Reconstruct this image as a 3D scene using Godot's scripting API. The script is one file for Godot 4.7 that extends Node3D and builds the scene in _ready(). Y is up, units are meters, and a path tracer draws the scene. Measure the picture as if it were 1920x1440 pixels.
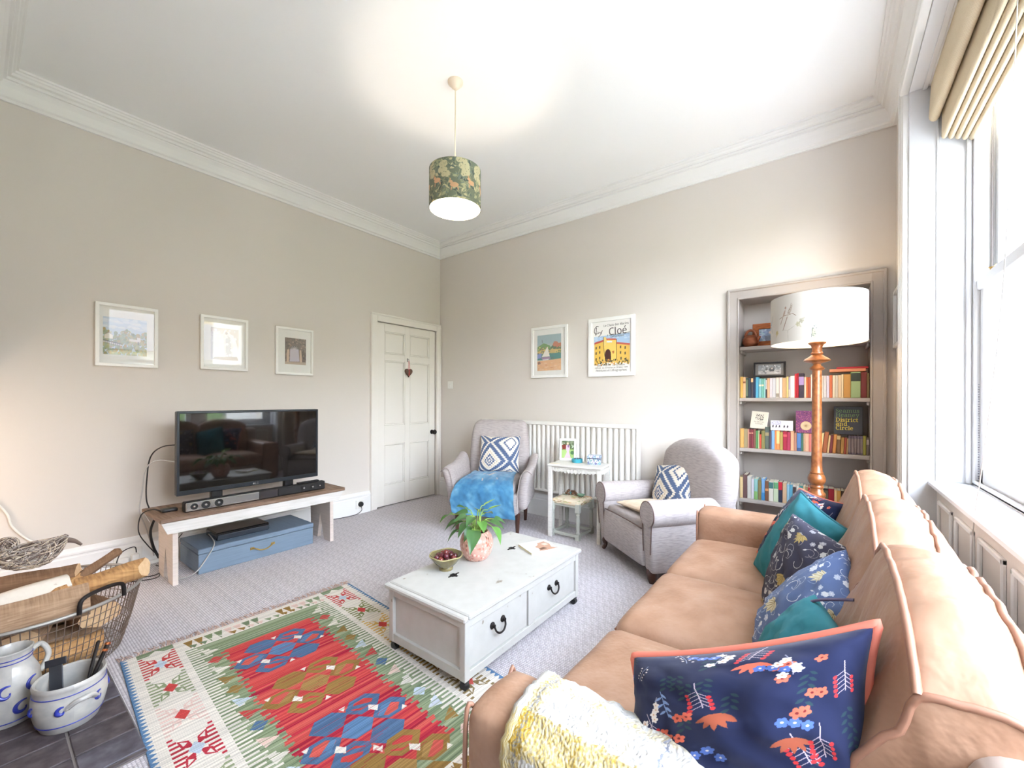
extends Node3D
# A living room: x runs along the bookcase wall, z from that wall towards the viewer, the far corner of the room is the origin.

const RW := 4.16      # face of the window wall
const CH := 3.07      # ceiling
const FW := 3.48      # face of the fireplace wall
var taken := {}
var M := {}
var T := {}


func _ready() -> void:
	setup_view()
	make_materials()
	build_room()
	build_window()
	build_door()
	build_bookcase()
	build_sofa()
	build_armchairs()
	build_tables()
	build_media()
	build_rug()
	build_hearth()
	build_walls_items()
	build_lamps()
	build_cushions()
	build_books()
	build_outside()


func setup_view() -> void:
	var cam := Camera3D.new()
	cam.name = "camera"
	add_child(cam)
	cam.transform = Transform3D(Basis(Vector3.UP, 0.6534) * Basis(Vector3.BACK, 0.0031), Vector3(3.8244, 1.1702, 3.5222))
	cam.projection = Camera3D.PROJECTION_FRUSTUM
	cam.near = 0.05
	cam.far = 200.0
	cam.size = 0.05 * 1440.0 / 774.8
	cam.frustum_offset = Vector2(0, 0.05 * 29.56 / 774.8)
	cam.current = true
	var we := WorldEnvironment.new()
	we.name = "world_environment"
	var env := Environment.new()
	env.background_mode = Environment.BG_SKY
	var sky := Sky.new()
	var sm := ProceduralSkyMaterial.new()
	sm.sky_top_color = Color(0.83, 0.89, 0.98)
	sm.sky_horizon_color = Color(0.95, 0.97, 0.99)
	sm.sky_curve = 0.3
	sm.ground_bottom_color = Color(0.45, 0.45, 0.42)
	sm.ground_horizon_color = Color(0.75, 0.75, 0.73)
	sm.sky_energy_multiplier = 1.0
	sky.sky_material = sm
	env.sky = sky
	env.background_energy_multiplier = SKY_E
	env.ambient_light_source = Environment.AMBIENT_SOURCE_SKY
	env.tonemap_mode = Environment.TONE_MAPPER_LINEAR
	env.tonemap_exposure = EXPO
	env.sdfgi_enabled = true
	env.ssao_enabled = true
	env.ssil_enabled = true
	we.environment = env
	add_child(we)

const SKY_E := 26.0
const EXPO := 1.42

# ---------------------------------------------------------------- naming

func numbered(called: String) -> String:
	var n: int = taken.get(called, 0)
	taken[called] = n + 1
	return called if n == 0 else "%s_%03d" % [called, n]

func tag(o: Node, label: String, category: String, group := "") -> Node:
	o.set_meta("label", label)
	o.set_meta("category", category)
	if group:
		o.set_meta("group", group)
	return o

func thing(called: String, label: String, category: String, at := Vector3.ZERO, turn := 0.0, group := "") -> Node3D:
	var o := Node3D.new()
	o.name = numbered(called)
	add_child(o)
	o.position = at
	o.rotation.y = turn
	tag(o, label, category, group)
	return o

func struct(called: String) -> Node3D:
	var o := Node3D.new()
	o.name = numbered(called)
	o.set_meta("kind", "structure")
	add_child(o)
	return o

func put(called: String, b, m: Material, parent: Node, xf := Transform3D.IDENTITY) -> MeshInstance3D:
	var o := MeshInstance3D.new()
	o.mesh = b.mesh() if b is Bld else b
	o.material_override = m
	o.name = called if parent != self else numbered(called)
	o.transform = xf
	parent.add_child(o, true)
	return o

func solo(called: String, b, m: Material, label: String, category: String, xf := Transform3D.IDENTITY, group := "") -> MeshInstance3D:
	var o := put(called, b, m, self, xf)
	tag(o, label, category, group)
	return o

func at(p: Vector3, turn := 0.0) -> Transform3D:
	return Transform3D(Basis(Vector3.UP, turn), p)

# ---------------------------------------------------------------- shapes

class Bld:
	var st := SurfaceTool.new()
	var xf := Transform3D.IDENTITY
	var made: ArrayMesh
	var sg := 0
	func _init() -> void:
		st.begin(Mesh.PRIMITIVE_TRIANGLES)
	func mesh() -> ArrayMesh:
		if made == null:
			st.generate_normals()
			st.index()
			made = st.commit()
		return made
	func v(p: Vector3, uv := Vector2.ZERO) -> void:
		st.set_uv(uv)
		st.add_vertex(xf * p)
	func group(n: int) -> void:
		st.set_smooth_group(n)
	# counter-clockwise seen from outside
	func tri(a: Vector3, b: Vector3, c: Vector3, ua := Vector2.ZERO, ub := Vector2.ZERO, uc := Vector2.ZERO) -> void:
		v(a, ua); v(c, uc); v(b, ub)
	func quad(a: Vector3, b: Vector3, c: Vector3, d: Vector3, ua := Vector2(0, 1), ub := Vector2(1, 1), uc := Vector2(1, 0), ud := Vector2(0, 0)) -> void:
		tri(a, b, c, ua, ub, uc)
		tri(a, c, d, ua, uc, ud)
	# a flat polygon turned towards `out`, with uv in metres on its main plane
	func face(pts: Array, out: Vector3) -> void:
		group(-1)
		var n: Vector3 = (pts[1] - pts[0]).cross(pts[2] - pts[0])
		if n.dot(out) < 0:
			pts = pts.duplicate()
			pts.reverse()
		var uv := []
		var ao := out.abs()
		for p in pts:
			if ao.x >= ao.y and ao.x >= ao.z: uv.append(Vector2(p.z, -p.y))
			elif ao.y >= ao.z: uv.append(Vector2(p.x, p.z))
			else: uv.append(Vector2(p.x, -p.y))
		for i in range(1, pts.size() - 1):
			tri(pts[0], pts[i], pts[i + 1], uv[0], uv[i], uv[i + 1])
	func box(c: Vector3, s: Vector3, r := 0.003) -> void:
		var h := s / 2.0
		r = minf(r, minf(h.x, minf(h.y, h.z)) * 0.9)
		if r <= 0.0:
			for ax in 3:
				for sg_ in [-1.0, 1.0]:
					var o := Vector3.ZERO; o[ax] = sg_
					var u := Vector3.ZERO; u[(ax + 1) % 3] = h[(ax + 1) % 3]
					var w := Vector3.ZERO; w[(ax + 2) % 3] = h[(ax + 2) % 3]
					var f := c + o * h[ax]
					face([f - u - w, f + u - w, f + u + w, f - u + w], o)
			return
		for ax in 3:
			var b1 := (ax + 1) % 3
			var c1 := (ax + 2) % 3
			for sg_ in [-1.0, 1.0]:
				var o := Vector3.ZERO; o[ax] = sg_
				var u := Vector3.ZERO; u[b1] = h[b1] - r
				var w := Vector3.ZERO; w[c1] = h[c1] - r
				var f := c + o * h[ax]
				face([f - u - w, f + u - w, f + u + w, f - u + w], o)
			for s1 in [-1.0, 1.0]:
				for s2 in [-1.0, 1.0]:
					var l := Vector3.ZERO; l[ax] = h[ax] - r
					var p := Vector3.ZERO; p[b1] = s1 * h[b1]; p[c1] = s2 * (h[c1] - r)
					var q := Vector3.ZERO; q[b1] = s1 * (h[b1] - r); q[c1] = s2 * h[c1]
					var o2 := Vector3.ZERO; o2[b1] = s1; o2[c1] = s2
					face([c + p - l, c + p + l, c + q + l, c + q - l], o2)
		for sx in [-1.0, 1.0]:
			for sy in [-1.0, 1.0]:
				for sz in [-1.0, 1.0]:
					var s3 := Vector3(sx, sy, sz)
					face([c + s3 * Vector3(h.x, h.y - r, h.z - r), c + s3 * Vector3(h.x - r, h.y, h.z - r), c + s3 * Vector3(h.x - r, h.y - r, h.z)], s3)
	func span(a: Vector3, b: Vector3, r := 0.003) -> void:
		box((a + b) / 2.0, (b - a).abs(), r)
	# profile of (radius, height) from the bottom up, turned round y
	func lathe(prof: Array, segs := 32, c := Vector3.ZERO, sx := 1.0, sz := 1.0) -> void:
		var along := [0.0]
		for i in range(1, prof.size()):
			along.append(along[-1] + prof[i].distance_to(prof[i - 1]))
		var total: float = maxf(along[-1], 1e-6)
		var g := sg + 1
		for i in range(prof.size() - 1):
			if i > 0:
				var d0: Vector2 = (prof[i] - prof[i - 1]).normalized()
				var d1: Vector2 = (prof[i + 1] - prof[i]).normalized()
				if d0.dot(d1) < 0.72:
					g += 1
			group(g)
			for k in segs:
				var a0 := TAU * k / segs
				var a1 := TAU * (k + 1) / segs
				var p00 := c + Vector3(cos(a0) * prof[i].x * sx, prof[i].y, -sin(a0) * prof[i].x * sz)
				var p10 := c + Vector3(cos(a1) * prof[i].x * sx, prof[i].y, -sin(a1) * prof[i].x * sz)
				var p01 := c + Vector3(cos(a0) * prof[i + 1].x * sx, prof[i + 1].y, -sin(a0) * prof[i + 1].x * sz)
				var p11 := c + Vector3(cos(a1) * prof[i + 1].x * sx, prof[i + 1].y, -sin(a1) * prof[i + 1].x * sz)
				var u0 := float(k) / segs
				var u1 := float(k + 1) / segs
				var v0: float = 1.0 - along[i] / total
				var v1: float = 1.0 - along[i + 1] / total
				if prof[i].x > 1e-5: tri(p00, p10, p11, Vector2(u0, v0), Vector2(u1, v0), Vector2(u1, v1))
				if prof[i + 1].x > 1e-5: tri(p00, p11, p01, Vector2(u0, v0), Vector2(u1, v1), Vector2(u0, v1))
		sg = g
	# a round bar along points; r a number or an array
	func tube(path: Array, r, segs := 8, closed := false, flat := 1.0) -> void:
		var n := path.size()
		sg += 1
		group(sg)
		var t0: Vector3 = (path[1] - path[0]).normalized()
		var up := Vector3.UP if absf(t0.y) < 0.9 else Vector3.RIGHT
		var nx := up.cross(t0).normalized()
		var rings := []
		var lens := [0.0]
		for i in n:
			var t: Vector3
			if closed: t = (path[(i + 1) % n] - path[(i - 1 + n) % n]).normalized()
			elif i == 0: t = (path[1] - path[0]).normalized()
			elif i == n - 1: t = (path[n - 1] - path[n - 2]).normalized()
			else: t = (path[i + 1] - path[i - 1]).normalized()
			nx = (nx - t * nx.dot(t)).normalized()
			var ny := t.cross(nx)
			var rr: float = r[i] if r is Array else r
			var ring := []
			for k in segs:
				var a := TAU * k / segs
				ring.append(path[i] + nx * cos(a) * rr + ny * sin(a) * rr * flat)
			rings.append(ring)
			if i > 0: lens.append(lens[-1] + path[i].distance_to(path[i - 1]))
		for i in (n if closed else n - 1):
			var a: Array = rings[i]
			var b: Array = rings[(i + 1) % n]
			var l0: float = lens[i]
			var l1: float = lens[i + 1] if i + 1 < n else lens[i] + path[0].distance_to(path[i])
			for k in segs:
				var k1 := (k + 1) % segs
				quad(a[k], a[k1], b[k1], b[k], Vector2(float(k) / segs, l0), Vector2(float(k + 1) / segs, l0), Vector2(float(k + 1) / segs, l1), Vector2(float(k) / segs, l1))
		if not closed:
			for e in 2:
				var ring: Array = rings[0] if e == 0 else rings[n - 1]
				var dir: Vector3 = (path[0] - path[1]) if e == 0 else (path[n - 1] - path[n - 2])
				var f := ring.duplicate()
				face(f, dir)
				group(sg)
	# polygon in x,y pushed along z from z0 to z1
	func extrude(poly: PackedVector2Array, z0: float, z1: float) -> void:
		group(-1)
		if Geometry2D.is_polygon_clockwise(poly):
			poly = poly.duplicate()
			poly.reverse()
		var ix := Geometry2D.triangulate_polygon(poly)
		for i in range(0, ix.size(), 3):
			var a := poly[ix[i]]; var b := poly[ix[i + 1]]; var c := poly[ix[i + 2]]
			face([Vector3(a.x, a.y, z1), Vector3(b.x, b.y, z1), Vector3(c.x, c.y, z1)], Vector3(0, 0, z1 - z0))
			face([Vector3(a.x, a.y, z0), Vector3(b.x, b.y, z0), Vector3(c.x, c.y, z0)], Vector3(0, 0, z0 - z1))
		var n := poly.size()
		for i in n:
			var a := poly[i]; var b := poly[(i + 1) % n]
			var d := b - a
			var o := Vector3(d.y, -d.x, 0)
			face([Vector3(a.x, a.y, z0), Vector3(b.x, b.y, z0), Vector3(b.x, b.y, z1), Vector3(a.x, a.y, z1)], o)
	# a surface from a function of u, v in 0..1
	func sheet(f: Callable, nu: int, nv: int, flip := false) -> void:
		sg += 1
		group(sg)
		var grid := []
		for j in nv + 1:
			var row := PackedVector3Array()
			for i in nu + 1:
				row.append(f.call(float(i) / nu, float(j) / nv))
			grid.append(row)
		for j in nv:
			for i in nu:
				var a: Vector3 = grid[j][i]; var b: Vector3 = grid[j][i + 1]; var c: Vector3 = grid[j + 1][i + 1]; var d: Vector3 = grid[j + 1][i]
				var ua := Vector2(float(i) / nu, 1.0 - float(j) / nv); var ub := Vector2(float(i + 1) / nu, 1.0 - float(j) / nv)
				var uc := Vector2(float(i + 1) / nu, 1.0 - float(j + 1) / nv); var ud := Vector2(float(i) / nu, 1.0 - float(j + 1) / nv)
				if flip: quad(a, d, c, b, ua, ud, uc, ub)
				else: quad(a, b, c, d, ua, ub, uc, ud)
	# a box with round edges, subdivided; `f` moves each point (point, face direction) -> point
	func soft(c: Vector3, s: Vector3, r: float, n := 8, f = null) -> void:
		sg += 1
		group(sg)
		var h := s / 2.0
		r = minf(r, minf(h.x, minf(h.y, h.z)))
		for ax in 3:
			var b1 := (ax + 1) % 3
			var c1 := (ax + 2) % 3
			for sgn in [-1.0, 1.0]:
				var grid := []
				for j in n + 1:
					var row := []
					for i in n + 1:
						var p := Vector3.ZERO
						p[ax] = sgn
						p[b1] = sin((2.0 * i / n - 1.0) * PI / 2.0)
						p[c1] = sin((2.0 * j / n - 1.0) * PI / 2.0)
						var q := p * h
						var inner := q.clamp(-(h - Vector3.ONE * r), h - Vector3.ONE * r)
						var d := q - inner
						if d.length() > 1e-7: q = inner + d.normalized() * r
						if f != null: q = f.call(q, p)
						row.append(c + q)
					grid.append(row)
				for j in n:
					for i in n:
						var a: Vector3 = grid[j][i]; var b: Vector3 = grid[j][i + 1]; var cc: Vector3 = grid[j + 1][i + 1]; var d2: Vector3 = grid[j + 1][i]
						var ua := Vector2(float(i) / n, float(j) / n); var ub := Vector2(float(i + 1) / n, float(j) / n)
						var uc := Vector2(float(i + 1) / n, float(j + 1) / n); var ud := Vector2(float(i) / n, float(j + 1) / n)
						if sgn > 0: quad(a, b, cc, d2, ua, ub, uc, ud)
						else: quad(a, d2, cc, b, ua, ud, uc, ub)

func smooth_path(pts: Array, steps := 6, closed := false) -> Array:
	var c := Curve3D.new()
	var n := pts.size()
	var out := []
	for i in (n if closed else n - 1):
		var p0: Vector3 = pts[(i - 1 + n) % n] if (closed or i > 0) else pts[0]
		var p1: Vector3 = pts[i]
		var p2: Vector3 = pts[(i + 1) % n]
		var p3: Vector3 = pts[(i + 2) % n] if (closed or i + 2 < n) else pts[n - 1]
		for k in steps:
			var t := float(k) / steps
			out.append(0.5 * ((2.0 * p1) + (p2 - p0) * t + (2.0 * p0 - 5.0 * p1 + 4.0 * p2 - p3) * t * t + (3.0 * p1 - p0 - 3.0 * p2 + p3) * t * t * t))
	if not closed:
		out.append(pts[n - 1])
	return out

func v2(a: Array) -> Array:
	var o := []
	for i in range(0, a.size(), 2): o.append(Vector2(a[i], a[i + 1]))
	return o

func pv2(a: Array) -> PackedVector2Array:
	return PackedVector2Array(v2(a))

# ---------------------------------------------------------------- painting of prints and patterns

func canvas(w: int, h: int, c: Color) -> Image:
	var im := Image.create_empty(w, h, false, Image.FORMAT_RGB8)
	im.fill(c)
	return im

func ppoly(im: Image, pts: Array, c: Color) -> void:
	var lo := 1e9
	var hi := -1e9
	for p in pts:
		lo = minf(lo, p.y); hi = maxf(hi, p.y)
	var n := pts.size()
	for y in range(maxi(0, floori(lo)), mini(im.get_height(), ceili(hi) + 1)):
		var yy := y + 0.5
		var xs := []
		for i in n:
			var a: Vector2 = pts[i]
			var b: Vector2 = pts[(i + 1) % n]
			if (a.y <= yy) != (b.y <= yy):
				xs.append(a.x + (yy - a.y) / (b.y - a.y) * (b.x - a.x))
		xs.sort()
		for i in range(0, xs.size() - 1, 2):
			var x0 := roundi(xs[i])
			var x1 := roundi(xs[i + 1])
			if x1 > x0: im.fill_rect(Rect2i(x0, y, x1 - x0, 1), c)

func pdisc(im: Image, p: Vector2, r: float, c: Color, ry := -1.0, turn := 0.0) -> void:
	var pts := []
	var b := r if ry < 0 else ry
	for i in 14: pts.append(p + Vector2(cos(TAU * i / 14) * r, sin(TAU * i / 14) * b).rotated(turn))
	ppoly(im, pts, c)

func pline(im: Image, pts: Array, w: float, c: Color) -> void:
	for i in pts.size() - 1:
		var d: Vector2 = (pts[i + 1] - pts[i]).normalized() * w / 2.0
		var n := Vector2(-d.y, d.x)
		ppoly(im, [pts[i] - d * 0.4 + n, pts[i + 1] + d * 0.4 + n, pts[i + 1] + d * 0.4 - n, pts[i] - d * 0.4 - n], c)

func pleaf(im: Image, p: Vector2, l: float, w: float, ang: float, c: Color) -> void:
	var pts := []
	for k in [[0, 0], [0.25, 0.8], [0.5, 1], [0.78, 0.65], [1, 0], [0.78, -0.65], [0.5, -1], [0.25, -0.8]]:
		pts.append(p + Vector2(k[0] * l, k[1] * w / 2.0).rotated(ang))
	ppoly(im, pts, c)

func pflower(im: Image, p: Vector2, r: float, petals: int, c: Color, mid: Color, turn := 0.0) -> void:
	for k in petals:
		pdisc(im, p + Vector2(r * 0.6, 0).rotated(turn + TAU * k / petals), r * 0.5, c, r * 0.42, turn + TAU * k / petals)
	pdisc(im, p, r * 0.25, mid)

func tex(im: Image) -> ImageTexture:
	return ImageTexture.create_from_image(im)

func c8(r: int, g: int, b: int) -> Color:
	return Color(r / 255.0, g / 255.0, b / 255.0)

# tileable noise picture between colours
func noise_tex(key: String, size: int, freq: float, stops: Array, sx := 1.0, sy := 1.0, octaves := 4, seed_ := 1, kind := FastNoiseLite.TYPE_SIMPLEX_SMOOTH) -> ImageTexture:
	if T.has(key): return T[key]
	var nz := FastNoiseLite.new()
	nz.seed = seed_
	nz.noise_type = kind
	nz.frequency = freq
	nz.fractal_octaves = octaves
	var im := canvas(size, size, Color.WHITE)
	var g := Gradient.new()
	g.offsets = PackedFloat32Array()
	g.colors = PackedColorArray()
	var offs := PackedFloat32Array()
	var cols := PackedColorArray()
	for s in stops:
		offs.append(s[0]); cols.append(s[1])
	g.offsets = offs
	g.colors = cols
	# wrap both ways on a torus: blend the far edges
	for y in size:
		for x in size:
			var bx := clampf((x - size * 0.8) / (size * 0.2), 0, 1)
			var by := clampf((y - size * 0.8) / (size * 0.2), 0, 1)
			var n0 := nz.get_noise_2d(x * sx, y * sy)
			if bx > 0: n0 = lerpf(n0, nz.get_noise_2d((x - size) * sx, y * sy), bx)
			if by > 0: n0 = lerpf(n0, nz.get_noise_2d(x * sx, (y - size) * sy), by)
			im.set_pixel(x, y, g.sample(clampf(n0 * 0.75 + 0.5, 0, 1)))
	T[key] = tex(im)
	return T[key]

func mat(key: String, col: Color, rough := 0.6, o := {}) -> StandardMaterial3D:
	if M.has(key): return M[key]
	var m := StandardMaterial3D.new()
	m.resource_name = key
	m.albedo_color = col
	m.roughness = rough
	m.metallic = o.get("metal", 0.0)
	if o.has("spec"): m.metallic_specular = o.spec
	if o.has("tex"): m.albedo_texture = o.tex
	if o.has("bump"):
		m.heightmap_enabled = true
		m.heightmap_texture = o.bump
		m.heightmap_scale = o.get("depth", 0.2)
	if o.has("tri"):
		m.uv1_triplanar = true
		m.uv1_scale = Vector3.ONE * o.tri if not o.tri is Vector3 else o.tri
		m.uv1_world_triplanar = o.get("world", false)
	elif o.has("uv"): m.uv1_scale = Vector3(o.uv.x, o.uv.y, 1)
	if o.has("sheen"):
		m.rim_enabled = true
		m.rim = o.sheen
		m.rim_tint = 0.6
	if o.has("back"):
		m.backlight_enabled = true
		m.backlight = o.back
	if o.has("coat"):
		m.clearcoat_enabled = true
		m.clearcoat = o.coat
		m.clearcoat_roughness = o.get("coat_rough", 0.1)
	if o.has("glow"):
		m.emission_enabled = true
		m.emission = o.glow
		m.emission_energy_multiplier = o.get("power", 1.0)
	M[key] = m
	return m

func paint(key: String, col: Color, rough := 0.6, o := {}) -> StandardMaterial3D:
	return mat(key, col, rough, o)

# ---------------------------------------------------------------- materials

func make_materials() -> void:
	var plaster := noise_tex("plaster", 256, 0.03, [[0.0, Color(0.45, 0.45, 0.45)], [1.0, Color(0.55, 0.55, 0.55)]], 1, 1, 5, 3)
	paint("wall", c8(221, 214, 206), 0.92, {"tri": 1.7, "world": true, "bump": plaster, "depth": 0.12, "spec": 0.3})
	paint("ceiling", c8(249, 249, 247), 0.95, {"spec": 0.3})
	paint("trim", c8(240, 239, 236), 0.45)
	paint("window_paint", c8(228, 229, 231), 0.4)
	paint("bookcase", c8(178, 170, 163), 0.55)
	paint("radiator", c8(236, 233, 226), 0.35)
	paint("plastic_white", c8(238, 236, 230), 0.35)
	paint("black_plastic", c8(26, 26, 28), 0.4)
	paint("iron", c8(38, 33, 32), 0.5, {"metal": 0.5})
	paint("brass", c8(190, 160, 96), 0.35, {"metal": 0.9})
	paint("silver", c8(205, 206, 208), 0.22, {"metal": 0.9})
	paint("mount", c8(244, 243, 238), 0.9)
	paint("frame_white", c8(246, 245, 241), 0.4)
	var pane := mat("pane_glass", Color(1, 1, 1, 0.04), 0.02)
	pane.transparency = BaseMaterial3D.TRANSPARENCY_ALPHA
	# looped carpet: rows of small knots, a grey with a little mauve
	var cw := canvas(128, 128, Color.BLACK)
	var cc := canvas(128, 128, Color.BLACK)
	var rg := RandomNumberGenerator.new()
	rg.seed = 5
	var tone := []
	for i in 64: tone.append(rg.randf_range(-0.05, 0.05))
	for y in 128:
		for x in 128:
			var row := y / 16
			var xx := fposmod(x + (8.0 if row % 2 == 1 else 0.0), 128.0)
			var dx := (fposmod(xx, 16.0) - 7.5) / 8.0
			var dy := (fposmod(y, 16.0) - 7.5) / 8.0
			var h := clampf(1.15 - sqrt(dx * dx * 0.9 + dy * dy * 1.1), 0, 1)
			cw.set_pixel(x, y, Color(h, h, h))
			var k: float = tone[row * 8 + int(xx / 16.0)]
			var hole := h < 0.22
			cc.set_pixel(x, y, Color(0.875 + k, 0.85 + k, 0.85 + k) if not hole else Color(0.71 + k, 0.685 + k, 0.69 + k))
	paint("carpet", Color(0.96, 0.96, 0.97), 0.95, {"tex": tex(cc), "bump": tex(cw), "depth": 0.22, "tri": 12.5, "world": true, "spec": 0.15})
	# timber
	var grain := noise_tex("grain", 256, 0.02, [[0.0, Color(0.62, 0.5, 0.38)], [0.35, Color(0.78, 0.66, 0.52)], [0.6, Color(0.86, 0.75, 0.6)], [1.0, Color(0.95, 0.87, 0.74)]], 0.35, 4.0, 5, 11)
	var grey := noise_tex("grain_grey", 256, 0.02, [[0.0, Color(0.55, 0.48, 0.42)], [0.5, Color(0.68, 0.61, 0.55)], [1.0, Color(0.80, 0.75, 0.70)]], 0.3, 4.5, 5, 12)
	var brush := noise_tex("brush", 256, 0.03, [[0.0, Color(0.88, 0.88, 0.87)], [0.25, Color(0.95, 0.95, 0.94)], [1.0, Color(1, 1, 1)]], 0.25, 4.0, 5, 13)
	T["worn"] = noise_tex("worn", 256, 0.035, [[0.0, Color(0.70, 0.65, 0.60)], [0.07, Color(0.80, 0.76, 0.71)], [0.11, Color(0.965, 0.965, 0.96)], [1.0, Color(1, 1, 1)]], 1, 1, 5, 14)
	paint("bench_top", c8(196, 178, 165), 0.65, {"tex": grey, "uv": Vector2(2, 2)})
	paint("bench_white", c8(228, 224, 220), 0.6, {"tex": brush, "uv": Vector2(2, 2)})
	paint("bench_leg", c8(226, 212, 202), 0.6, {"tex": brush, "uv": Vector2(2, 2)})
	paint("chest_blue", c8(124, 143, 163), 0.5, {"tex": brush, "uv": Vector2(2, 2)})
	paint("table_paint", c8(198, 196, 190), 0.5, {"tex": T["worn"], "uv": Vector2(1.2, 1.2)})
	paint("side_table", c8(222, 219, 212), 0.55, {"tex": brush, "uv": Vector2(3, 3)})
	paint("stool_paint", c8(178, 180, 170), 0.55)
	paint("dark_wood", c8(72, 44, 34), 0.35)
	paint("lamp_wood", c8(178, 124, 84), 0.3, {"tex": grain, "uv": Vector2(3, 2), "coat": 0.5})
	paint("paper", c8(232, 224, 204), 0.9)

# ---------------------------------------------------------------- the room

const CORNICE := [0.0, 2.902, 0.016, 2.902, 0.018, 2.918, 0.030, 2.926, 0.034, 2.944, 0.046, 2.975, 0.062, 2.998, 0.060, 3.006, 0.074, 3.008, 0.078, 3.020, 0.074, 3.025, 0.090, 3.030, 0.096, 3.042, 0.104, 3.046, 0.108, 3.056, 0.118, 3.058, 0.120, 3.075, 0.0, 3.075]
const SKIRT := [0.0, 0.0, 0.022, 0.0, 0.022, 0.158, 0.017, 0.165, 0.017, 0.172, 0.021, 0.178, 0.021, 0.188, 0.014, 0.2, 0.008, 0.212, 0.0, 0.216]

# a moulding: profile (out from the wall, height) run from a to b along the wall, `out` pointing into the room
func moulding(b: Bld, prof: Array, a: Vector3, e: Vector3, out: Vector3, mitre_a := 0.0, mitre_e := 0.0) -> void:
	var p := v2(prof)
	var d := (e - a).normalized()
	var n := p.size()
	var va := []
	var ve := []
	for q in p:
		va.append(a + out * q.x + Vector3.UP * q.y + d * q.x * mitre_a)
		ve.append(e + out * q.x + Vector3.UP * q.y - d * q.x * mitre_e)
	for i in n:
		var j := (i + 1) % n
		var dv: Vector2 = p[j] - p[i]
		var o := out * dv.y - Vector3.UP * dv.x
		if o.length() < 1e-6: continue
		b.face([va[i], va[j], ve[j], ve[i]], o)
	# ends
	var poly := PackedVector2Array(p)
	var ix := Geometry2D.triangulate_polygon(poly)
	for i in range(0, ix.size(), 3):
		b.face([va[ix[i]], va[ix[i + 1]], va[ix[i + 2]]], -d)
		b.face([ve[ix[i]], ve[ix[i + 1]], ve[ix[i + 2]]], d)

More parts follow.
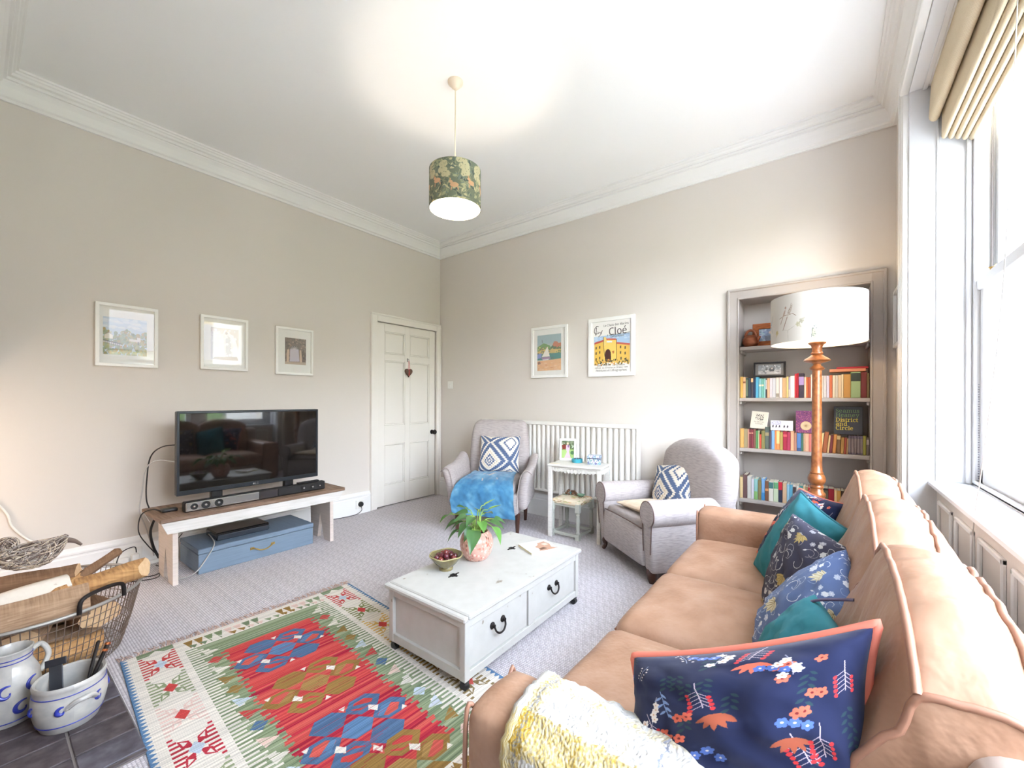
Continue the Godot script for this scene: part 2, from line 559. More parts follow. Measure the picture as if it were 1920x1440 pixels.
func build_room() -> void:
	var b := Bld.new()
	# carpeted floor
	b.span(Vector3(-0.2, -0.12, -0.3), Vector3(4.6, 0, 4.9), 0)
	var f := put("floor", b, M.carpet, self); f.set_meta("kind", "structure")
	b = Bld.new()
	b.span(Vector3(-0.2, CH, -0.3), Vector3(4.7, CH + 0.15, 4.9), 0)
	put("ceiling", b, M.ceiling, self).set_meta("kind", "structure")
	# wall with the door
	b = Bld.new()
	b.span(Vector3(-0.2, 0, -0.3), Vector3(0, CH, 0.05), 0)
	b.span(Vector3(-0.2, 2.015, 0.05), Vector3(0, CH, 0.92), 0)
	b.span(Vector3(-0.2, 0, 0.92), Vector3(0, CH, 4.9), 0)
	put("wall_left", b, M.wall, self).set_meta("kind", "structure")
	# wall with the bookcase alcove
	b = Bld.new()
	b.span(Vector3(0, 0, -0.3), Vector3(3.262, CH, 0), 0)
	b.span(Vector3(3.262, 1.955, -0.3), Vector3(4.066, CH, 0), 0)
	b.span(Vector3(4.066, 0, -0.3), Vector3(RW, CH, 0), 0)
	b.span(Vector3(3.262, 0, -0.3), Vector3(4.066, 1.955, -0.262), 0)
	put("wall_far", b, M.wall, self).set_meta("kind", "structure")
	# window wall: the windows stand in a deep recess
	b = Bld.new()
	b.span(Vector3(RW, 0, -0.3), Vector3(4.66, CH, 0.50), 0)
	b.span(Vector3(RW, 2.82, 0.50), Vector3(4.66, CH, 3.42), 0)
	b.span(Vector3(RW, 0, 3.42), Vector3(4.66, CH, 4.9), 0)
	b.span(Vector3(4.285, 0, 0.50), Vector3(4.66, 0.70, 3.42), 0)
	put("wall_right", b, M.wall, self).set_meta("kind", "structure")
	# fireplace wall behind the viewer's left: a wide low recess under a lintel, and the wall beside it set back
	b = Bld.new()
	b.span(Vector3(0, 1.29, FW), Vector3(2.05, CH, 4.15), 0)
	b.span(Vector3(2.05, 0, 3.56), Vector3(2.2, CH, 4.9), 0)
	b.span(Vector3(0, 0, 4.15), Vector3(2.05, CH, 4.9), 0)
	b.span(Vector3(2.2, 0, 4.75), Vector3(RW, CH, 4.9), 0)
	put("wall_front", b, M.wall, self).set_meta("kind", "structure")
	# cornice
	b = Bld.new()
	moulding(b, CORNICE, Vector3(0, 0, 0), Vector3(0, 0, FW), Vector3.RIGHT, 1, 1)
	moulding(b, CORNICE, Vector3(0, 0, 0), Vector3(RW, 0, 0), Vector3.BACK, 1, 1)
	moulding(b, CORNICE, Vector3(RW, 0, 0), Vector3(RW, 0, 4.75), Vector3.LEFT, 1, 1)
	moulding(b, CORNICE, Vector3(0, 0, FW), Vector3(2.05, 0, FW), Vector3.FORWARD, 1, 0)
	moulding(b, CORNICE, Vector3(2.2, 0, 3.56), Vector3(2.2, 0, 4.75), Vector3.RIGHT, 0, 1)
	moulding(b, CORNICE, Vector3(2.2, 0, 4.75), Vector3(RW, 0, 4.75), Vector3.FORWARD, 1, 1)
	put("trim_1", b, M.trim, self).set_meta("kind", "structure")
	# skirting
	b = Bld.new()
	moulding(b, SKIRT, Vector3(0, 0, 0.985), Vector3(0, 0, 4.15), Vector3.RIGHT)
	put("baseboard_left", b, M.trim, self).set_meta("kind", "structure")
	b = Bld.new()
	moulding(b, SKIRT, Vector3(0, 0, 0), Vector3(3.208, 0, 0), Vector3.BACK)
	put("baseboard_far", b, M.trim, self).set_meta("kind", "structure")
	b = Bld.new()
	moulding(b, SKIRT, Vector3(RW, 0, 0), Vector3(RW, 0, 0.40), Vector3.LEFT)
	moulding(b, SKIRT, Vector3(RW, 0, 3.54), Vector3(RW, 0, 4.75), Vector3.LEFT)
	put("baseboard_right", b, M.trim, self).set_meta("kind", "structure")
	# white cable trunking along the skirting
	b = Bld.new()
	b.span(Vector3(0.022, 0.006, 2.62), Vector3(0.045, 0.032, 2.96), 0.004)
	solo("cable_trunking", b, M.plastic_white, "short white cable trunking along the skirting behind the bench leg", "trunking")

# ---------------------------------------------------------------- windows

func build_window() -> void:
	var z0 := 0.50
	var z1 := 3.42
	# lining of the recess: architrave, panelled reveals, soffit
	var b := Bld.new()
	var arch := [0.0, 0.0, 0.022, 0.0, 0.022, 0.018, 0.028, 0.024, 0.028, 0.05, 0.02, 0.058, 0.02, 0.085, 0.03, 0.09, 0.03, 0.118, 0.0, 0.118]
	for s in 2:
		var zz := z0 if s == 0 else z1
		var sgn := -1.0 if s == 0 else 1.0
		var pts := v2(arch)
		for i in pts.size():
			var p: Vector2 = pts[i]
			var q: Vector2 = pts[(i + 1) % pts.size()]
			var dd := q - p
			b.face([Vector3(RW - p.x, 0, zz + sgn * p.y), Vector3(RW - p.x, 2.93, zz + sgn * p.y), Vector3(RW - q.x, 2.93, zz + sgn * q.y), Vector3(RW - q.x, 0, zz + sgn * q.y)], Vector3(-dd.y, 0, -sgn * dd.x) if absf(dd.y) > absf(dd.x) else Vector3(-absf(dd.y) * 0.01, 0, sgn * (-1.0 if dd.x > 0 else 1.0)))
	b.span(Vector3(RW - 0.03, 2.80, z0), Vector3(RW, 2.905, z1), 0.004)
	b.span(Vector3(RW - 0.036, 2.80, z0), Vector3(RW, 2.83, z1), 0.004)
	put("trim_2", b, M.trim, self).set_meta("kind", "structure")
	var lin := struct("trim_3")
	for s in 2:
		var zz := z0 if s == 0 else z1
		var sgn := 1.0 if s == 0 else -1.0
		# inner lining board to the floor, then a second folded leaf above the sill
		b = Bld.new()
		b.span(Vector3(RW, 0, zz - 0.01), Vector3(4.29, 2.81, zz + sgn * 0.012), 0.002)
		put("reveal_board", b, M.window_paint, lin)
		b = Bld.new()
		b.span(Vector3(4.262, 0.76, zz), Vector3(4.272, 2.80, zz + sgn * 0.022), 0.003)
		b.span(Vector3(4.272, 0.76, zz), Vector3(4.372, 2.80, zz + sgn * 0.014), 0.002)
		put("shutter_leaf", b, M.window_paint, lin)
		b = Bld.new()
		b.span(Vector3(4.366, 0.76, zz), Vector3(4.386, 2.80, zz + sgn * 0.042), 0.006)
		put("staff_bead", b, M.window_paint, lin)
	b = Bld.new()
	b.span(Vector3(RW, 2.80, z0), Vector3(4.44, 2.825, z1), 0.002)
	b.span(Vector3(RW + 0.05, 2.79, z0), Vector3(RW + 0.07, 2.80, z1), 0.002)
	put("soffit", b, M.window_paint, lin)
	# sill board and the panelled apron under it
	b = Bld.new()
	b.span(Vector3(4.235, 0.735, z0 + 0.005), Vector3(4.42, 0.76, z1 - 0.005), 0.005)
	put("sill_board", b, M.window_paint, lin)
	b = Bld.new()
	b.span(Vector3(4.268, 0.0, z0), Vector3(4.29, 0.735, z1), 0.0)
	put("apron", b, M.wall, lin)
	var zs := z0 + 0.09
	while zs < z1 - 0.3:
		b = Bld.new()
		var e := zs + 0.27
		for q in [[0.655, 0.675, zs, e], [0.22, 0.24, zs, e], [0.22, 0.675, zs, zs + 0.014], [0.22, 0.675, e - 0.014, e]]:
			b.span(Vector3(4.256, q[0], q[2]), Vector3(4.27, q[1], q[3]), 0.004)
		put("apron_moulding", b, M.trim, lin)
		zs += 0.35
	# three sash windows
	var units := [[0.54, 1.46], [1.56, 2.40], [2.50, 3.38]]
	for i in 3:
		var a: float = units[i][0]
		var e: float = units[i][1]
		var w := struct("window_%d" % (i + 1))
		b = Bld.new()
		b.span(Vector3(4.385, 0.74, a - 0.05), Vector3(4.50, 2.82, a + 0.03), 0.004)
		b.span(Vector3(4.385, 0.74, e - 0.03), Vector3(4.50, 2.82, e + 0.05), 0.004)
		b.span(Vector3(4.385, 2.76, a), Vector3(4.50, 2.82, e), 0.004)
		b.span(Vector3(4.385, 0.735, a), Vector3(4.56, 0.775, e), 0.004)
		b.span(Vector3(4.385, 0.76, a + 0.02), Vector3(4.402, 0.785, e - 0.02), 0.005)
		put("frame", b, M.window_paint, w)
		# lower sash, inside; upper sash, outside
		for k in 2:
			var x0 := 4.405 if k == 0 else 4.452
			var y0 := 0.775 if k == 0 else 1.70
			var y1 := 1.76 if k == 0 else 2.76
			var sash := Bld.new()
			sash.span(Vector3(x0, y0, a + 0.03), Vector3(x0 + 0.04, y1, a + 0.08), 0.005)
			sash.span(Vector3(x0, y0, e - 0.08), Vector3(x0 + 0.04, y1, e - 0.03), 0.005)
			sash.span(Vector3(x0, y0, a + 0.03), Vector3(x0 + 0.04, y0 + (0.075 if k == 0 else 0.05), e - 0.03), 0.005)
			sash.span(Vector3(x0 - (0.012 if k == 0 else 0.0), y1 - (0.055 if k == 0 else 0.05), a + 0.03), Vector3(x0 + 0.04, y1, e - 0.03), 0.006)
			var so := put("sash", sash, M.window_paint, w)
			var pn := Bld.new()
			pn.span(Vector3(x0 + 0.018, y0 + 0.04, a + 0.07), Vector3(x0 + 0.022, y1 - 0.04, e - 0.07), 0.0)
			put("pane", pn, M.pane_glass, so)
		# sash cord and a brass catch
		b = Bld.new()
		b.tube([Vector3(4.44, 1.74, a + 0.045), Vector3(4.44, 2.78, a + 0.045)], 0.004, 6)
		put("sash_cord", b, paint("cord", c8(150, 142, 140), 0.8), w)
		b = Bld.new()
		b.lathe(v2([0, 0, 0.018, 0, 0.018, 0.006, 0.008, 0.01, 0.008, 0.02, 0.014, 0.026, 0, 0.03]), 12, Vector3(4.42, 1.76, a + 0.14))
		b.tube([Vector3(4.42, 1.778, a + 0.12), Vector3(4.42, 1.78, a + 0.2)], 0.005, 6)
		put("sash_catch", b, M.brass, w)
	# roman blinds, drawn up into folds
	for i in 3:
		var a: float = units[i][0] + 0.005
		var e: float = units[i][1] - 0.005
		var names_ := ["at the bookcase end of the window recess", "over the middle window of the recess", "at the viewer's end of the window recess"]
		var t := thing("roman_blind", "oatmeal linen roman blind drawn up in folds " + names_[i], "blind", Vector3(4.25, 2.45, a), 0, "roman blinds")
		for k in 6:
			b = Bld.new()
			var x := 4.25 + k * 0.024 + (0.012 if k > 0 else 0.0)
			var y0 := 2.595 if k == 0 else 2.505 - k * 0.011
			var prof := []
			var wd := 0.021 if k == 0 else 0.011
			# a hanging loop of cloth
			var y1 := 2.79
			for q in 9:
				var an := PI + PI * q / 8.0
				prof.append(Vector2(x + cos(an) * wd, y0 + wd * 1.4 + sin(an) * wd * 1.4))
			prof.append(Vector2(x + wd * 0.6, y1)); prof.append(Vector2(x - wd * 0.6, y1))
			b.sg += 1
			var L := prof.size()
			for q in L:
				var p: Vector2 = prof[q]
				var r: Vector2 = prof[(q + 1) % L]
				b.group(7 if q < 8 else 8 + q)
				b.quad(Vector3(p.x - 4.25, p.y - 2.45, 0), Vector3(r.x - 4.25, r.y - 2.45, 0), Vector3(r.x - 4.25, r.y - 2.45, e - a), Vector3(p.x - 4.25, p.y - 2.45, e - a))
			for zz in [0.0, e - a]:
				var f := []
				for q in prof: f.append(Vector3(q.x - 4.25, q.y - 2.45, zz))
				b.face(f, Vector3(0, 0, -1 if zz == 0.0 else 1))
			put("fold", b, linen(), t)
		b = Bld.new()
		b.span(Vector3(-0.02, 0.34, 0), Vector3(0.13, 0.35, e - a), 0.003)
		put("headrail", b, M.window_paint, t)
	# pull cord hanging in front of the sill
	b = Bld.new()
	b.tube(smooth_path([Vector3(4.30, 2.45, 1.50), Vector3(4.285, 1.6, 1.45), Vector3(4.26, 1.0, 1.36), Vector3(4.245, 0.70, 1.30), Vector3(4.245, 0.45, 1.29)], 5), 0.0018, 6)
	solo("pull_cord", b, paint("cord_white", c8(205, 200, 196), 0.8), "thin pale pull cord hanging from the blind in front of the window sill", "cord")
	# beaded chain in the far corner of the first window
	b = Bld.new()
	for k in 40:
		b.lathe(v2([0, -0.004, 0.004, 0, 0, 0.004]), 6, Vector3(4.395, 0.80 + k * 0.0115, 0.60))
	solo("blind_chain", b, paint("chain_steel", c8(150, 150, 156), 0.4, {"metal": 0.7}), "small beaded blind chain beside the sash near the bookcase", "chain")

func linen() -> StandardMaterial3D:
	if M.has("linen"): return M.linen
	var w := canvas(64, 64, Color.BLACK)
	var rg := RandomNumberGenerator.new()
	rg.seed = 9
	for y in 64:
		for x in 64:
			var k := 0.5 + 0.25 * sin(x * TAU / 4.0) * (1 if (y / 4) % 2 == 0 else -1) + rg.randf_range(-0.2, 0.2)
			w.set_pixel(x, y, Color(0.86 + 0.10 * (k - 0.5), 0.80 + 0.11 * (k - 0.5), 0.69 + 0.12 * (k - 0.5)))
	return paint("linen", Color(1, 1, 1), 0.95, {"tex": tex(w), "tri": 9.0, "spec": 0.2, "back": Color(0.25, 0.23, 0.2)})

# ---------------------------------------------------------------- door

func build_door() -> void:
	var d := struct("door_1")
	var b := Bld.new()
	# architrave
	for q in [[0.0, 2.083, 0.905, 0.983], [0.0, 2.083, 0.006, 0.065], [2.005, 2.0835, 0.066, 0.904]]:
		b.span(Vector3(-0.01, q[0], q[2]), Vector3(0.022, q[1], q[3]), 0.004)
	for q in [[0.0, 2.066, 0.965, 0.985], [2.067, 2.087, 0.0055, 0.986], [0.0, 2.066, 0.005, 0.02]]:
		b.span(Vector3(0.0, q[0], q[2]), Vector3(0.036, q[1], q[3]), 0.006)
	b.span(Vector3(-0.2, 0, 0.045), Vector3(-0.06, 2.02, 0.925), 0)
	put("architrave", b, paint("door_paint", c8(240, 236, 228), 0.45), d)
	# leaf: stiles and rails round six sunk panels
	b = Bld.new()
	var z := [0.069, 0.161, 0.457, 0.520, 0.797, 0.901]
	var y := [0.01, 0.228, 0.678, 0.881, 1.597, 1.666, 1.914, 2.0]
	b.span(Vector3(-0.055, y[0], z[0]), Vector3(-0.03, y[7], z[5]), 0)
	for k in [0, 2, 4]:
		b.span(Vector3(-0.04, y[0], z[k]), Vector3(-0.012, y[7], z[k + 1]), 0.002)
	for k in [0, 2, 4, 6]:
		b.span(Vector3(-0.04, y[k], z[1]), Vector3(-0.0125, y[k + 1], z[2]), 0.0015)
		b.span(Vector3(-0.04, y[k], z[3]), Vector3(-0.0125, y[k + 1], z[4]), 0.0015)
	var leaf := put("leaf", b, M.door_paint, d)
	for r in [[1, 2], [3, 4], [5, 6]]:
		for c in [[1, 2], [3, 4]]:
			b = Bld.new()
			var a := Vector2(z[c[0]], y[r[0]])
			var e := Vector2(z[c[1]], y[r[1]])
			var m := 0.016
			for q in [[a.x, a.y, e.x, a.y + m], [a.x, e.y - m, e.x, e.y], [a.x, a.y, a.x + m, e.y], [e.x - m, a.y, e.x, e.y]]:
				b.span(Vector3(-0.032, q[1], q[0]), Vector3(-0.016, q[3], q[2]), 0.005)
			b.span(Vector3(-0.032, a.y + 0.02, a.x + 0.02), Vector3(-0.024, e.y - 0.02, e.x - 0.02), 0.003)
			put("panel", b, M.door_paint, leaf)
	b = Bld.new()
	b.xf = Transform3D(Basis(Vector3.BACK, -PI / 2), Vector3(-0.012, 0.777, 0.118))
	b.lathe(v2([0, 0, 0.027, 0, 0.027, 0.004, 0.012, 0.008, 0.011, 0.03, 0.024, 0.038, 0.03, 0.05, 0.026, 0.062, 0, 0.066]), 20)
	put("knob", b, paint("black_knob", c8(40, 37, 37), 0.25), leaf)
	b = Bld.new()
	for yy in [0.25, 1.75]:
		b.tube([Vector3(-0.008, yy - 0.04, 0.903), Vector3(-0.008, yy + 0.04, 0.903)], 0.006, 8)
	put("hinge", b, M.door_paint, leaf)
	# the little hook and the heart hanging from it
	b = Bld.new()
	b.span(Vector3(-0.012, 1.60, 0.482), Vector3(-0.006, 1.64, 0.496), 0.001)
	b.tube(smooth_path([Vector3(-0.006, 1.63, 0.489), Vector3(0.012, 1.628, 0.489), Vector3(0.018, 1.615, 0.489), Vector3(0.012, 1.606, 0.489)], 4), 0.003, 6)
	put("hook", b, paint("hook_steel", c8(170, 165, 160), 0.4, {"metal": 0.7}), leaf)
	var h := thing("hanging_heart", "small carved wooden heart hanging on a red ribbon on the door", "ornament", Vector3(0.012, 1.42, 0.489))
	b = Bld.new()
	var poly := PackedVector2Array()
	for k in 40:
		var t := TAU * k / 40.0
		poly.append(Vector2(16 * pow(sin(t), 3) * 0.0031, (13 * cos(t) - 5 * cos(2 * t) - 2 * cos(3 * t) - cos(4 * t)) * 0.0033 + 0.06))
	b.xf = Transform3D(Basis(Vector3.UP, PI / 2), Vector3.ZERO)
	b.extrude(poly, -0.009, 0.009)
	put("heart", b, paint("heart_wood", c8(158, 136, 130), 0.7, {"tex": T["grain_grey"], "uv": Vector2(8, 8)}), h)
	b = Bld.new()
	b.tube([Vector3(0.012, 0.09, 0.012), Vector3(0.004, 0.19, 0.001)], 0.0022, 5)
	b.tube([Vector3(0.012, 0.09, -0.012), Vector3(0.004, 0.19, -0.001)], 0.0022, 5)
	b.span(Vector3(0.006, 0.02, -0.004), Vector3(0.012, 0.09, 0.004), 0.001)
	put("ribbon", b, paint("ribbon_red", c8(196, 52, 62), 0.7), h)

# ---------------------------------------------------------------- bookcase in the alcove

const SHELVES := [1.575, 1.190, 0.812, 0.430]

func build_bookcase() -> void:
	var t := thing("alcove_bookcase", "grey painted bookcase built into the wall alcove behind the floor lamp", "bookcase", Vector3(3.664, 0, 0))
	var hw := 0.3765
	var b := Bld.new()
	b.span(Vector3(-hw - 0.025, 0, -0.255), Vector3(hw + 0.025, 1.955, -0.235), 0)
	put("back_panel", b, M.bookcase, t)
	for s in [-1.0, 1.0]:
		b = Bld.new()
		b.span(Vector3(s * hw, 0, -0.24), Vector3(s * (hw + 0.022), 1.95, 0.0), 0.001)
		put("side_panel", b, M.bookcase, t)
	b = Bld.new()
	b.span(Vector3(-hw, 1.93, -0.24), Vector3(hw, 1.95, 0), 0.001)
	put("top_panel", b, M.bookcase, t)
	for s in [-1.0, 1.0]:
		b = Bld.new()
		b.span(Vector3(s * (hw + 0.001), 0, 0.0), Vector3(s * (hw + 0.075), 2.008, 0.022), 0.003)
		b.span(Vector3(s * (hw + 0.058), 0, 0.0), Vector3(s * (hw + 0.077), 2.010, 0.032), 0.005)
		b.span(Vector3(s * (hw - 0.002), 0, 0.0), Vector3(s * (hw + 0.010), 1.94, 0.028), 0.004)
		put("frame_post", b, M.bookcase, t)
	b = Bld.new()
	b.span(Vector3(-hw - 0.058, 1.931, 0.0), Vector3(hw + 0.058, 2.006, 0.021), 0.003)
	b.span(Vector3(-hw - 0.07, 1.99, 0.0), Vector3(hw + 0.07, 2.009, 0.031), 0.005)
	b.span(Vector3(-hw, 1.926, 0.0), Vector3(hw, 1.938, 0.027), 0.004)
	put("frame_head", b, M.bookcase, t)
	for y in SHELVES:
		b = Bld.new()
		b.span(Vector3(-hw, y - 0.026, -0.235), Vector3(hw, y, -0.012), 0.003)
		put("shelf", b, M.bookcase, t)
		for s in [-1.0, 1.0]:
			b = Bld.new()
			b.span(Vector3(s * hw, y - 0.05, -0.23), Vector3(s * (hw - 0.016), y - 0.026, -0.03), 0.004)
			put("shelf_cleat", b, M.bookcase, t)
	b = Bld.new()
	b.span(Vector3(-hw, 0.0, -0.235), Vector3(hw, 0.08, -0.01), 0.002)
	put("plinth", b, M.bookcase, t)

# a builder that takes points of the room and writes them in the axes of a thing
func lb(t: Node3D) -> Bld:
	var b := Bld.new()
	b.xf = t.transform.affine_inverse()
	return b

# ---------------------------------------------------------------- sofa

func leather() -> StandardMaterial3D:
	if M.has("leather"): return M.leather
	var t1 := noise_tex("leather_tone", 256, 0.012, [[0.0, Color(0.86, 0.80, 0.75)], [0.5, Color(0.95, 0.92, 0.89)], [1.0, Color(1, 1, 1)]], 1, 1, 5, 21)
	var t2 := noise_tex("leather_bump", 256, 0.09, [[0.0, Color.BLACK], [1.0, Color.WHITE]], 1, 1, 3, 22)
	return paint("leather", c8(182, 146, 122), 0.46, {"tex": t1, "tri": 2.2, "world": true, "bump": t2, "depth": 0.1})

func sofa_back_section(w: float, seedv: float) -> Array:
	# cross-section (x, y) of a back cushion; w runs -1..1 along it
	var aw := absf(w)
	var puff := 1.0 - 0.55 * pow(aw, 3.0)
	var top := 0.865 - 0.075 * pow(aw, 2.6)
	var raw := [[4.00, 0.37], [4.075, 0.46], [4.085 + 0.03 * puff, 0.62], [4.06 + 0.03 * puff, 0.76], [4.035, top - 0.012], [4.0, top + 0.012 * puff], [3.96, top + 0.018 * puff], [3.918, top], [3.905 - 0.012 * puff, top - 0.055], [3.885 - 0.028 * puff, 0.70], [3.845 - 0.045 * puff, 0.58], [3.835 - 0.05 * puff, 0.47], [3.86, 0.385], [3.9, 0.36]]
	var o := []
	for r in raw: o.append(Vector2(r[0], r[1]))
	return o

func build_sofa() -> void:
	var t := thing("leather_sofa", "long tan leather sofa with plump back cushions under the window", "sofa", Vector3(3.7, 0, 1.91))
	var le := leather()
	var pip := paint("leather_piping", c8(160, 116, 94), 0.45)
	var b := lb(t)
	b.soft(Vector3(3.70, 0.17, 1.91), Vector3(0.84, 0.20, 2.06), 0.03, 8)
	put("base", b, le, t)
	for s in 2:
		var za := 0.965 if s == 0 else 2.832
		b = lb(t)
		var far := s == 0
		b.soft(Vector3(3.64, 0.30, za), Vector3(0.80, 0.50, 0.205 if far else 0.18), 0.035, 12, func(q: Vector3, p: Vector3) -> Vector3:
			if q.y > 0.2: q.y += 0.012 * (1.0 - pow(q.z / 0.1, 2.0))
			return q)
		var arm := put("arm", b, le, t)
		# welt round the front and along the top
		b = lb(t)
		var zi := za - (0.095 if far else 0.082)
		var zo := za + (0.095 if far else 0.082)
		b.tube(smooth_path([Vector3(3.243, 0.07, zi), Vector3(3.243, 0.51, zi), Vector3(3.246, 0.535, zi + 0.03), Vector3(3.246, 0.543, za), Vector3(3.246, 0.535, zo - 0.03), Vector3(3.243, 0.51, zo), Vector3(3.243, 0.07, zo)], 5), 0.005, 6)
		put("piping", b, pip, arm)
	# upright back behind the cushions
	b = lb(t)
	b.soft(Vector3(4.035, 0.40, 1.88), Vector3(0.17, 0.68, 2.02), 0.05, 14, func(q: Vector3, p: Vector3) -> Vector3:
		q.y += 0.006 * sin(q.z * 9.0) * clampf(q.y * 3.0, 0, 1)
		q.x += 0.02 * clampf(q.y, 0, 1)
		return q)
	put("back_frame", b, paint("leather_back", c8(188, 172, 160), 0.5), t)
	for k in 3:
		var z0 := 1.07 + k * 0.56
		var z1 := z0 + 0.555
		b = lb(t)
		b.soft(Vector3(3.55, 0.34, (z0 + z1) / 2.0), Vector3(0.64, 0.155, z1 - z0), 0.06, 16, func(q: Vector3, p: Vector3) -> Vector3:
			var fx := 1.0 - pow(q.x / 0.32, 2.0)
			var fz := 1.0 - pow(q.z / 0.28, 2.0)
			if q.y > 0.0: q.y += 0.032 * maxf(0, fx) * maxf(0, fz) + 0.004 * sin(q.x * 31.0 + k) * sin(q.z * 17.0 + k * 2.0) * maxf(0, fz)
			return q)
		var sc := put("seat_cushion", b, le, t)
		b = lb(t)
		b.tube([Vector3(3.236, 0.37, z0 + 0.03), Vector3(3.233, 0.372, (z0 + z1) / 2.0), Vector3(3.236, 0.37, z1 - 0.03)], 0.0045, 6)
		put("piping", b, pip, sc)
	for k in 3:
		var z0 := 1.045 + k * 0.572
		var z1 := z0 + 0.572
		b = lb(t)
		var n := 28
		var rings := []
		var rg := RandomNumberGenerator.new()
		rg.seed = 40 + k
		var nz := FastNoiseLite.new()
		nz.seed = 70 + k
		nz.frequency = 6.0
		for i in n + 1:
			var w := -1.0 + 2.0 * i / n
			var sec := sofa_back_section(w, k)
			var ring := []
			var pts := []
			for q in sec: pts.append(Vector3(q.x, q.y, 0))
			var sm := smooth_path(pts, 3, true)
			var zz := (z0 + z1) / 2.0 + w * (z1 - z0) / 2.0
			for q in sm:
				var cx := 3.93
				var cy := 0.62
				var sh := 1.0 - 0.05 * pow(absf(w), 8.0)
				var p := Vector3(cx + (q.x - cx) * sh, cy + (q.y - cy) * sh, zz)
				# puckers that run out from the seams and the seam across the middle
				var pk := 0.010 * nz.get_noise_2d(zz * 3.2, (p.x + p.y) * 0.7) + 0.004 * nz.get_noise_2d(zz * 9.0, p.y * 3.0)
				var mid := exp(-pow((w + 0.12) * 22.0, 2.0)) * 0.010
				var dir := Vector3(p.x - cx, p.y - cy, 0).normalized()
				p += dir * (pk - mid)
				ring.append(p)
			rings.append(ring)
		b.sg += 1
		b.group(b.sg)
		var L: int = rings[0].size()
		for i in n:
			for j in L:
				var j1 := (j + 1) % L
				b.quad(rings[i][j], rings[i][j1], rings[i + 1][j1], rings[i + 1][j])
		for e in [0, n]:
			var c := Vector3.ZERO
			for q in rings[e]: c += q
			c /= L
			c.z += -0.03 if e == 0 else 0.03
			b.group(b.sg + 1 + e)
			for j in L:
				if e == 0: b.tri(rings[e][(j + 1) % L], rings[e][j], c)
				else: b.tri(rings[e][j], rings[e][(j + 1) % L], c)
		var bc := put("back_cushion", b, le, t)
		# the two welts on top and the welts down the end panels
		for which in [4, 7]:
			b = lb(t)
			var path := []
			for i in n + 1:
				path.append(rings[i][which * 3] + Vector3(0, 0.004, 0))
			b.tube(path, 0.006, 6)
			put("piping", b, pip, bc)
		for e in [0, n]:
			b = lb(t)
			var path := []
			for j in range(4 * 3, 13 * 3): path.append(rings[e][j])
			b.tube(path, 0.0055, 6)
			put("piping", b, pip, bc)
	for x in [3.32, 4.02]:
		for z in [0.92, 2.90]:
			b = lb(t)
			b.span(Vector3(x - 0.03, 0.0, z - 0.03), Vector3(x + 0.03, 0.08, z + 0.03), 0.005)
			put("foot", b, M.dark_wood, t)
	# throw folded over the near arm
	b = Bld.new()
	var nzt := FastNoiseLite.new()
	nzt.seed = 5
	nzt.frequency = 7.0
	var prof := [Vector2(2.712, 0.42), Vector2(2.716, 0.50), Vector2(2.730, 0.556), Vector2(2.78, 0.580), Vector2(2.832, 0.584), Vector2(2.88, 0.578), Vector2(2.930, 0.555), Vector2(2.944, 0.50), Vector2(2.948, 0.40), Vector2(2.952, 0.24)]
	var top_f := func(u: float, v: float) -> Vector3:
		var f := v * (prof.size() - 1)
		var i := mini(int(f), prof.size() - 2)
		var q: Vector2 = prof[i].lerp(prof[i + 1], f - i)
		var x := lerpf(3.325 + 0.05 * v, 3.72, u)
		var n2 := 0.008 * nzt.get_noise_2d(x * 2.5, q.x * 2.5 + q.y)
		return Vector3(x + 0.006 * nzt.get_noise_2d(v * 3.0, 7.0), q.y + n2, q.x + (n2 if v > 0.5 else -n2))
	b.sheet(top_f, 30, 40, true)
	var under := func(u: float, v: float) -> Vector3:
		var p: Vector3 = top_f.call(u, v)
		var c := Vector3(p.x, 0.42, 2.845)
		return p + (c - p).normalized() * 0.017
	b.sheet(under, 30, 40, false)
	# the rolled edge of the cloth
	for u in [0.0, 1.0]:
		var path := []
		for i in 41:
			var p: Vector3 = top_f.call(u, i / 40.0)
			var c := Vector3(p.x, 0.42, 2.845)
			path.append(p + (c - p).normalized() * 0.0085)
		b.tube(path, 0.0125, 8)
	solo("throw_blanket", b, plaid(), "white and mustard plaid wool throw folded over the sofa's near arm", "blanket")

